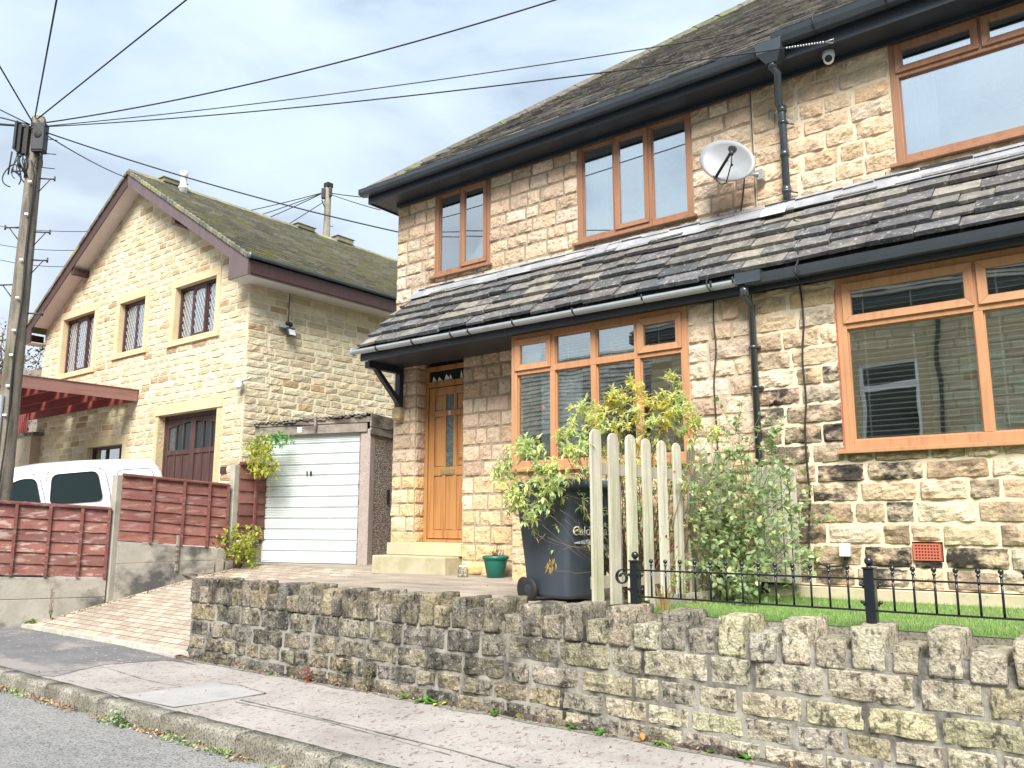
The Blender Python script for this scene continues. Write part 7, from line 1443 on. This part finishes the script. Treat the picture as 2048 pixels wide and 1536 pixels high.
for x, y, Y in ((1110, 1142, 5.2), (1095, 1075, 5.25), (1125, 1100, 5.2), (1070, 1065, 5.3), (1130, 1040, 5.3), (1100, 1030, 5.3), (1150, 1060, 5.3), (1085, 1050, 5.3), (1105, 1000, 5.35), (1120, 1020, 5.35)):
    branch(mb, random.choice(roots) + Vector((0, -.3, .25)), at(x, y, 4.98), .0032, .0015, .12)
for k in range(12): leafq(ml, at(1102 + rnd(-9, 9), 1125 + rnd(-10, 10), 4.98), Vector((rnd(-.4, .4), rnd(-.3, .3), -1)), (1, 0, 0), .06, .009, vary((.68, .48, .12), .15))
for k in range(5): leafq(ml, at(1078 + rnd(-12, 12), 1075, 4.98), Vector((rnd(-1, 1), 0, rnd(-.2, .6))), (0, 0, 1), .05, .006, vary((.5, .36, .2), .15))
for k in range(6): leafq(ml, at(1175 + rnd(-8, 4), 1092 + rnd(-6, 6), 5.0), rdir(), (0, 0, 1), .05, .012, vary((.25, .24, .12), .2))
for k in range(60):   # bare tangled stems low behind the pickets
    r = random.choice(roots); branch(mb, r, r + Vector((rnd(-.35, .30), rnd(-.5, .5), rnd(.35, 1.0))), .005, .002, .15, 6)
for k in range(320):
    r = random.choice(roots) + Vector((rnd(-.38, .24), rnd(-.6, .75), rnd(.35, 1.15))); whorl(r, rdir(.5), 5, .05, .010, YEL[1:5] + GRN, 1.0)
for x, y in [(1010, 940), (1035, 900), (1060, 890), (1045, 1000), (1030, 1010), (1065, 1035), (1090, 960), (1115, 960), (1100, 990), (1060, 950), (1140, 940), (1160, 900), (1035, 975)]:
    for q in range(3): whorl(at(x + rnd(-22, 22), y + rnd(-16, 16), 5.0), rdir(.4), 7, .066, .011, YEL if q < 1 else YEL[1:5])
for k in range(12): p = at(rnd(1060, 1400), rnd(790, 960), 5.9); leafq(ml, p, rdir(), (0, 0, 1), .05, .011, vary((.62, .13, .07), .2))
sb = mb.build('branches', M['twig'], az_); ml.build('leaves', M['leaf'], sb)
gs = thing('leafy_shrub', 'tall soft green round-leaved shrub in front of the right end of the picket fence', 'shrub', (-2.9, 6.3, GZ))
mb, ml = MB(), MB(); roots = [Vector((-2.95 + rnd(-.12, .12), 6.3 + rnd(-.15, .15), GZ)) for _ in range(7)]
def spray(A, B, n, L_, w, cols, r=.004):
    pts = branch(mb, A, B, r, .0016, .10, 10)
    for q in range(n):
        t = (q + rnd(0, 1)) / n * .85 + .15; i = min(int(t * 10), 9); p = pts[i].lerp(pts[i + 1], t * 10 - i); d = (pts[i + 1] - pts[i]).normalized(); sd_ = rdir(.2); sd_ = (sd_ - d * sd_.dot(d)).normalized()
        leafq(ml, p, d * .5 + sd_, Vector((0, 0, 1)) + rdir() * .5, L_ * rnd(.65, 1.2), w * rnd(.8, 1.2), vary(random.choice(cols), .16, .05), rnd(0, .3), .15)
for x, y, Y in ((1535, 800, 6.6), (1550, 835, 6.5), (1480, 795, 6.6), (1470, 850, 6.5), (1440, 830, 6.4), (1500, 870, 6.3), (1600, 925, 6.3), (1615, 945, 6.2), (1560, 900, 6.3), (1650, 1005, 6.3), (1660, 1020, 6.4), (1640, 1100, 6.0), (1655, 1095, 6.1), (1600, 1060, 6.0), (1420, 860, 6.2), (1400, 900, 6.1), (1430, 915, 6.1), (1395, 960, 6.0), (1455, 900, 6.2), (1520, 905, 6.3), (1580, 985, 6.2), (1440, 980, 6.0), (1470, 950, 6.1), (1390, 1000, 6.0), (1410, 1050, 6.0), (1500, 980, 6.1), (1545, 1010, 6.1), (1560, 1050, 6.1), (1520, 1080, 5.9), (1480, 1040, 6.0), (1450, 1080, 5.9), (1490, 1140, 5.8), (1540, 1150, 5.8), (1510, 1180, 5.8), (1450, 1150, 5.8), (1370, 940, 6.0), (1520, 830, 6.6), (1555, 870, 6.6), (1460, 1010, 6.0), (1600, 1000, 6.3), (1430, 1120, 5.8)):
    r = random.choice(roots); B = at(x, y, Y); spray(r, B, 18, .062, .019, GRN, .004)
    for q in range(4): m_ = r.lerp(B, rnd(.4, .95)); spray(m_, m_ + rdir(.3) * rnd(.14, .3), 10, .056, .018, GRN + YEL[3:4], .0025)
for k in range(750):
    f = rnd(0, 1); p = Vector((-2.80 + rnd(-.25, .42), 6.45 + rnd(-.45, .35), GZ + rnd(.04, 1.05))); leafq(ml, p, rdir(), (0, 0, 1), .052, .017, vary(random.choice(GRN), .25))
for k in range(22): leafq(ml, at(rnd(1300, 1400), rnd(1050, 1100), 5.4), rdir(), (0, 0, 1), .035, .008, vary(random.choice([(.5, .2, .12), (.45, .4, .1), (.5, .35, .15)]), .2))
def blade_later():
  global mb, ml
  mb, ml = MB(), MB(); sp2 = thing('small_shrub', 'small bright lime green seedling shrub against the fifth picket behind the railing', 'shrub', (-2.75, 5.35, GZ))
  for k in range(7):
    x = 1345 + k % 3 * 12; spray(at(x, 1195, 5.35), at(x + rnd(-10, 12), rnd(1100, 1160), 5.3), 9, .03, .013, [(.52, .6, .14), (.46, .56, .16)], .002)
  s_ = mb.build('branches', M['twig'], sp2); ml.build('leaves', M['leaf'], s_)
sb = mb.build('branches', M['twig'], gs); ml.build('leaves', M['leaf'], sb)
blade_later()
def blades(name, label, cen, n, h, spread, cols, w=.007, cat='plant', arch=.5):
    t = thing(name, label, cat, tuple(cen)); ml = MB()
    for k in range(n):
        a = rnd(0, 6.28); b = Vector(cen) + Vector((math.cos(a), math.sin(a), 0)) * rnd(0, .06); d = Vector((math.cos(a), math.sin(a), 0)) * rnd(.2, 1) * spread; L_ = h * rnd(.6, 1.1); c = vary(random.choice(cols), .2); pts = [b + d * t_ ** 1.5 + Vector((0, 0, L_ * (t_ - arch * t_ ** 3))) for t_ in fr(0, 1, 6)]
        s_ = Vector((-math.sin(a), math.cos(a), 0)); ww = [w * (1 - t_ ** 2 * .95) for t_ in fr(0, 1, 6)]
        for i in range(6): ml.poly([pts[i] - s_ * ww[i], pts[i] + s_ * ww[i], pts[i + 1] + s_ * ww[i + 1], pts[i + 1] - s_ * ww[i + 1]], c)
    ml.build('blades', M['leaf'], t); return t
blades('strap_leaf_plant', 'clump of brown and green strap leaves between the leafy shrub and house wall', atZ(1550, 1178, GZ) * .93 + Vector((0, 0, .1)), 90, .75, .38, [(.30, .22, .09), (.25, .28, .10), (.38, .28, .12), (.2, .26, .1)], .008)
blades('strap_leaf_plant', 'small dry straw coloured grass tuft right behind the first railing post', Vector((-2.82, 5.25, GZ)), 22, .30, .10, [(.55, .38, .18), (.5, .42, .25)], .006)
mb = MB(); ml = MB()
for k in range(160): p = atZ(rnd(1285, 1420), rnd(1196, 1208), GZ) * .99; p.z = GZ + .02; leafq(ml, p, rdir(), (0, 0, 1), rnd(.02, .045), .009, vary(random.choice([(.3, .16, .08), (.4, .3, .16), (.2, .12, .07)]), .2))
tag(struct('fallen_leaves', ml, M['dryleaf'], 'stuff'), 'dry brown leaf litter along the edge of the turf below the pickets', 'leaves')
mb = MB(); 
for x0_, x1_ in ((1300, 1345), (1345, 1392), (1395, 1440), (1440, 1475)): A = on_line(x0_, 1200, A0_ + Vector((.16, 0, 0)), t_); B = on_line(x1_, 1200, A0_ + Vector((.16, 0, 0)), t_); mb.hexa([(A.x, A.y, GZ), (B.x, B.y, GZ), (B.x + .04, B.y, GZ), (A.x + .04, A.y, GZ), (A.x, A.y, GZ + .07), (B.x, B.y, GZ + .07), (B.x + .04, B.y, GZ + .07), (A.x + .04, A.y, GZ + .07)])
tag(mb.build('bed_edging', M['postconc']), 'row of low stone edging pieces between the turf and the picket fence', 'edging')
# bush by the garage and the vine on its corner
gb2 = thing('yellow_bush', 'small bright yellow-green bush at the left foot of the prefab garage', 'shrub', (-11.1, 7.3, .8)); mb, ml = MB(), MB(); r0 = Vector((-11.05, 7.35, .8))
for x, y, rr_ in [(rnd(425, 512), rnd(1060, 1125), 0) for _ in range(60)] + [(430, 1065, 0), (420, 1080, 0), (445, 1060, 0)]:
    if x < 455 and y > 1090: continue
    B = at(x, y, rnd(7.1, 7.5)); pts = branch(mb, r0, B, .006, .002, .1, 5)
    for q in range(10): leafq(ml, B + rdir() * .09, rdir(.3), (0, 0, 1), rnd(.06, .10), .022, vary(random.choice([(.46, .50, .06), (.38, .45, .08), (.30, .38, .08), (.52, .52, .10)]), .18))
sb = mb.build('branches', M['twig'], gb2); ml.build('leaves', M['leaf'], sb)
vn = thing('climbing_plant', 'climber with yellow and green leaves hanging over the top left corner of the garage', 'climbing plant', tuple(gp_(A0 - .05, -.1, GZ))); mb, ml = MB(), MB()
base = gp_(A0 - .04, -.06, GZ); st0 = [base, base + Vector((-.08, 0, .7)), base + Vector((-.02, 0, 1.3)), gp_(A0 + .0, -.08, 2.5), gp_(A0 + .2, -.12, 2.78)]; mb.tube(st0, .010, 6)
for k in range(150):
    f = rnd(0, 1)
    if f < .62: p = at(rnd(500, 545), rnd(885, 950), 7.6); cols = [(.50, .50, .07), (.55, .55, .14), (.40, .46, .10)]
    elif f < .8: p = at(rnd(498, 530), rnd(870, 900), 7.6); cols = [(.34, .42, .12), (.4, .46, .12)]
    else: p = at(rnd(530, 578), rnd(864, 896), 7.75); cols = [(.10, .30, .07), (.14, .36, .09), (.25, .42, .12)]
    p += Vector((0, rnd(-.1, .1), 0))
    for q in range(4): leafq(ml, p + rdir() * .035, rdir(-.2), (0, 0, 1), rnd(.06, .11), .02, vary(random.choice(cols), .18))
sb = mb.build('stem', M['twig'], vn); ml.build('leaves', M['leaf'], sb)
# fallen wooden planter
lp = atZ(462, 1140, .84); lp = Vector((-11.15, 6.95, .76)); pl = thing('broken_planter', 'broken dark timber log edging lying at the foot of the fence by the bush', 'planter', tuple(lp)); mb = MB()
for k in range(7):
    t = k / 7; p = Vector((-11.37, 6.62, .72)).lerp(Vector((-11.0, 7.45, .82)), t); mb.obox(p + Vector((0, 0, rnd(-.01, .02))), (.04, .10, .012), (-.06, .02, 0), (rnd(-.02, .03), 0, .15 + .03 * math.sin(k * 2)))
mb.build('timber_pieces', M['oldwood'], pl); mb = MB(); mb.obox((-11.46, 6.55, .76), (.35, .2, -.03), (0, .03, .0), (0.0, .0, .035)); mb.obox((-11.44, 6.55, .64), (.03, .0, .14), (.0, .05, .0), (.03, .0, 0)); mb.build('loose_board', M['oldwood'], pl)
# bare tree at the far left
tr = at(10, 720, 14.5); tt = thing('tree', 'thinly leaved brown tree behind the near pole at the far left edge', 'tree', (tr.x, 14.5, 1.5)); mb, ml = MB(), MB(); mb.tube([(tr.x, 14.5, 1.0), (tr.x + .1, 14.5, 4.5), (tr.x, 14.5, tr.z - .5)], [.2, .15, .08], 8)
for k in range(46):
    A = Vector((tr.x, 14.5, rnd(4, tr.z - .5))); B = A + Vector((rnd(-2.6, 3.2), rnd(-1.5, 1.5), rnd(.2, 2.6))); pts = branch(mb, A, B, .035, .008, .12, 6)
    for p in pts[2:]:
        for q in range(6): leafq(ml, p + rdir() * rnd(.05, .45), rdir(), (0, 0, 1), .13, .035, vary(random.choice([(.16, .11, .07), (.24, .17, .10), (.12, .10, .06)]), .25))
sb = mb.build('trunk', M['twig'], tt); ml.build('crown', M['leaf'], tt)
mb, ml = MB(), MB(); hg = at(40, 735, 12.6)
for k in range(2600): p = Vector((hg.x + rnd(-5, 1.6), 12.6 + rnd(-.6, .6), rnd(1.5, hg.z + .5 + .35 * noise.noise(Vector((k * .01, 0, 0))) + rnd(0, .3)))); leafq(ml, p, rdir(), (0, 0, 1), .16, .05, vary(random.choice([(.07, .06, .035), (.11, .09, .05), (.05, .05, .03)]), .25))
hh = thing('hedge', 'dark brown hedge behind the grey board fence at the far left', 'hedge', (hg.x, 12.6, 1.5)); ml.build('foliage', M['leaf'], hh)
# ------------------------------------------------------------------ weeds, leaves, debris
random.seed(5)
def rosette(label, p, n, L_, w, cols, up=.5, grp='weeds growing along the pavement and kerb'):
    ml = MB()
    for k in range(n): a = rnd(0, 6.28); leafq(ml, Vector(p) + rdir() * .008, Vector((math.cos(a), math.sin(a), rnd(.1, 1.4) * up)), (0, 0, 1), L_ * rnd(.6, 1.2), w, vary(random.choice(cols), .2, .06), rnd(.1, .5))
    return tag(ml.build('weed', M['leaf']), label, 'weed', grp)
WG = [(.10, .30, .04), (.16, .36, .06), (.26, .42, .10)]
for x, y, n, L_, w, lab in ((815, 1372, 12, .11, .02, 'dandelion rosette with toothed leaves, left one of the green clump under the thin grey weed'), (850, 1378, 14, .09, .018, 'low leafy weed beside the dandelion rosette at the foot of the wall'), (868, 1386, 10, .06, .012, 'small leafy weed right of the dandelion pair at the wall foot'),
        (988, 1404, 11, .08, .02, 'small bright dandelion rosette at the wall foot, alone right of the clump'), (1145, 1437, 8, .06, .014, 'pale flattened weed at the foot of the wall below the bin'), (1205, 1448, 7, .06, .012, 'thin spiky weed at the wall foot, right of the pale flattened one'), (1322, 1465, 14, .07, .010, 'grey-green bushy weed at the wall foot near the orange leaves'), (1415, 1485, 6, .05, .012, 'tiny pale weed at the wall foot below the first railing panel'), (1490, 1500, 10, .07, .013, 'yellowish low weed at the wall foot near the bottom right'), (1772, 1524, 6, .09, .014, 'single upright green weed at the bottom edge below the second railing post'),
        (342, 1298, 26, .10, .015, 'green weed tuft by the end of the drive edging and the wall corner'), (545, 1335, 8, .05, .01, 'tiny weed at the wall foot near its left end'), (62, 1222, 12, .07, .012, 'low green weed at the left end of the drive edging'), (120, 1232, 10, .06, .012, 'thin weed on the block drive edge near the left fence')):
    z = pav_z(4.7) + .01; p = atZ(x, y, z)
    if y > 1310 and x > 380: p = Vector((p.x * 4.70 / p.y, 4.70, z)) if p.y > 4.7 else p
    rosette(lab, p, n, L_, w, WG)
def tallweed(lab, p, h, n, cols, sp=.10, lw=.010):
    t = thing('tall_weed', lab, 'weed', tuple(p)); mb, ml = MB(), MB()
    for k in range(n):
        B = Vector(p) + Vector((rnd(-sp, sp), rnd(-.02, .02) - .02, h * rnd(.5, 1))); pts = branch(mb, p, B, .003, .001, .08, 6)
        for q in range(14): a_ = random.choice(pts[1:]); leafq(ml, a_ + rdir() * .012, rdir(.3), (0, 0, 1), rnd(.018, .045), lw * .6, vary(random.choice(cols), .2))
    s_ = mb.build('stems', M['twig'], t); ml.build('leaves', M['leaf'], s_)
tallweed('tall thin grey-green weed standing against the garden wall above the dandelions', Vector((atZ(810, 1365, .15).x * .985, 4.69, .15)), .32, 6, [(.25, .28, .18), (.3, .34, .22)])
p = Vector((-11.62, 5.15, .33)); tallweed('dry tall weed in front of the left fence panel by the concrete base', Vector((-11.55, 5.0, .26)), .62, 5, [(.28, .26, .16), (.35, .33, .15), (.2, .16, .1)], .07)
tallweed('reddish dry weed at the foot of the garden wall left of the dandelions', Vector((atZ(690, 1352, .15).x, 4.68, .15)), .12, 7, [(.35, .10, .07), (.4, .2, .12)], .10)
rosette('low green weeds at the foot of the left fence base board', Vector((-11.78, 4.86, .22)), 20, .10, .018, WG + [(.3, .3, .1)])
rosette('yellow-green weed under the concrete base between the two fence panels', Vector((-11.35, 5.95, .47)), 12, .09, .016, [(.4, .42, .08), (.3, .3, .1)])
ml = MB()
for k in range(170): t = rnd(0, 1); p = Vector((-11.75, 4.95, 0)).lerp(Vector((-11.1, 7.3, 0)), t); p.x += .12 + rnd(0, .1); p.z = drive_z(p.x, p.y); leafq(ml, p, rdir(.8), (0, 0, 1), rnd(.02, .05), .008, vary(random.choice([(.14, .2, .06), (.2, .14, .08), (.3, .3, .1)]), .25))
tag(struct('drive_edge_moss', ml, M['leaf'], 'stuff'), 'moss and small weeds along the fence side of the block drive', 'moss')
ml = MB()     # leaf litter and seedlings in the gutter along the kerb
for k in range(900):
    X = rnd(-8.6, -3.6); Y = 3.29 - abs(random.gauss(0, .045)); cl_ = noise.noise(Vector((X * 1.7, 3, 0)))
    if cl_ < -.12 and random.random() < .8: continue
    z = .012 + rnd(0, .02 + .02 * max(0, cl_)); g_ = noise.noise(Vector((X * 2.3, 9, 0))) > .02
    leafq(ml, (X, Y, z), rdir(.3), Vector((0, 0, 1)) + rdir() * .5, rnd(.015, .045), rnd(.005, .013), vary(random.choice([(.22, .30, .12), (.30, .36, .14), (.16, .22, .08)] if g_ else [(.34, .20, .11), (.42, .30, .18), (.22, .13, .08), (.5, .42, .3)]), .25))
for k in range(46):
    X = -6.25 + rnd(-.08, .09); leafq(ml, (X, 3.25 + rnd(-.04, .03), rnd(.02, .09)), rdir(.6), (0, 0, 1), .04, .014, vary((.26, .36, .2), .2))
tag(struct('gutter_litter', ml, M['dryleaf'], 'stuff'), 'brown leaves and seedlings lying in the gutter along the kerb', 'leaf litter')
ml = MB()
for k in range(750):
    X = rnd(-9.5, 1.5); Y = 3.45 + 1.28 * random.random() ** (1 if random.random() < .5 else .35)
    if Y > 4.72: continue
    s_ = rnd(.008, .024); c = vary(random.choice([(.14, .07, .05), (.22, .13, .09), (.10, .07, .06), (.35, .22, .15)]), .25)
    leafq(ml, (X, Y, pav_z(Y) + .007), Vector((rnd(-1, 1), rnd(-1, 1), rnd(0, .25))), (0, 0, 1), s_, s_ * .25, c, 0, .1)
for k in range(240):
    X = rnd(-12, -8); Y = rnd(3.9, 4.7); s_ = rnd(.010, .022); leafq(ml, (X, Y, pav_z(Y) + .007), Vector((rnd(-1, 1), rnd(-1, 1), .1)), (0, 0, 1), s_, s_ * .3, vary((.55, .42, .36), .2), 0, .1)
for k in range(300):
    X = rnd(-7.7, 1.5); Y = 4.70 - abs(random.gauss(0, .02)); leafq(ml, (X, Y, pav_z(Y) + .012), rdir(.2), (0, 0, 1), rnd(.015, .04), .008, vary(random.choice([(.35, .2, .12), (.3, .26, .18), (.5, .4, .3), (.2, .12, .08)]), .25))
for x, y, c in ((912, 1400, (.7, .6, .05)), (905, 1398, (.65, .55, .06)), (1045, 1432, (.5, .55, .08)), (700, 1362, (.6, .35, .2)), (1300, 1468, (.6, .25, .06)), (1310, 1470, (.55, .22, .05)), (1290, 1466, (.6, .3, .08)), (1250, 1456, (.3, .18, .14)), (715, 1366, (.7, .65, .4)), (742, 1372, (.7, .65, .5))):
    p = atZ(x, y, .17); leafq(ml, (p.x, min(p.y, 4.68), .165), rdir(.1), (0, 0, 1), .06, .016, c, .1, .2)
tag(struct('pavement_leaf_litter', ml, M['dryleaf'], 'stuff'), 'scattered tiny brown leaf fragments on the pavement', 'leaf litter')
ml = MB()
for k in range(120): X, Y = rnd(-11.2, -4.6), rnd(5.2, 8.0); z = drive_z(X, Y) + .008 if X < -7.6 else GZ + .008; leafq(ml, (X, Y, z), Vector((rnd(-1, 1), rnd(-1, 1), .15)), (0, 0, 1), rnd(.015, .035), .006, vary(random.choice([(.5, .45, .15), (.3, .2, .1), (.25, .3, .1)]), .25), 0, .2)
tag(struct('forecourt_leaf_litter', ml, M['dryleaf'], 'stuff'), 'few small leaves blown over the drive in front of the garage', 'leaf litter')
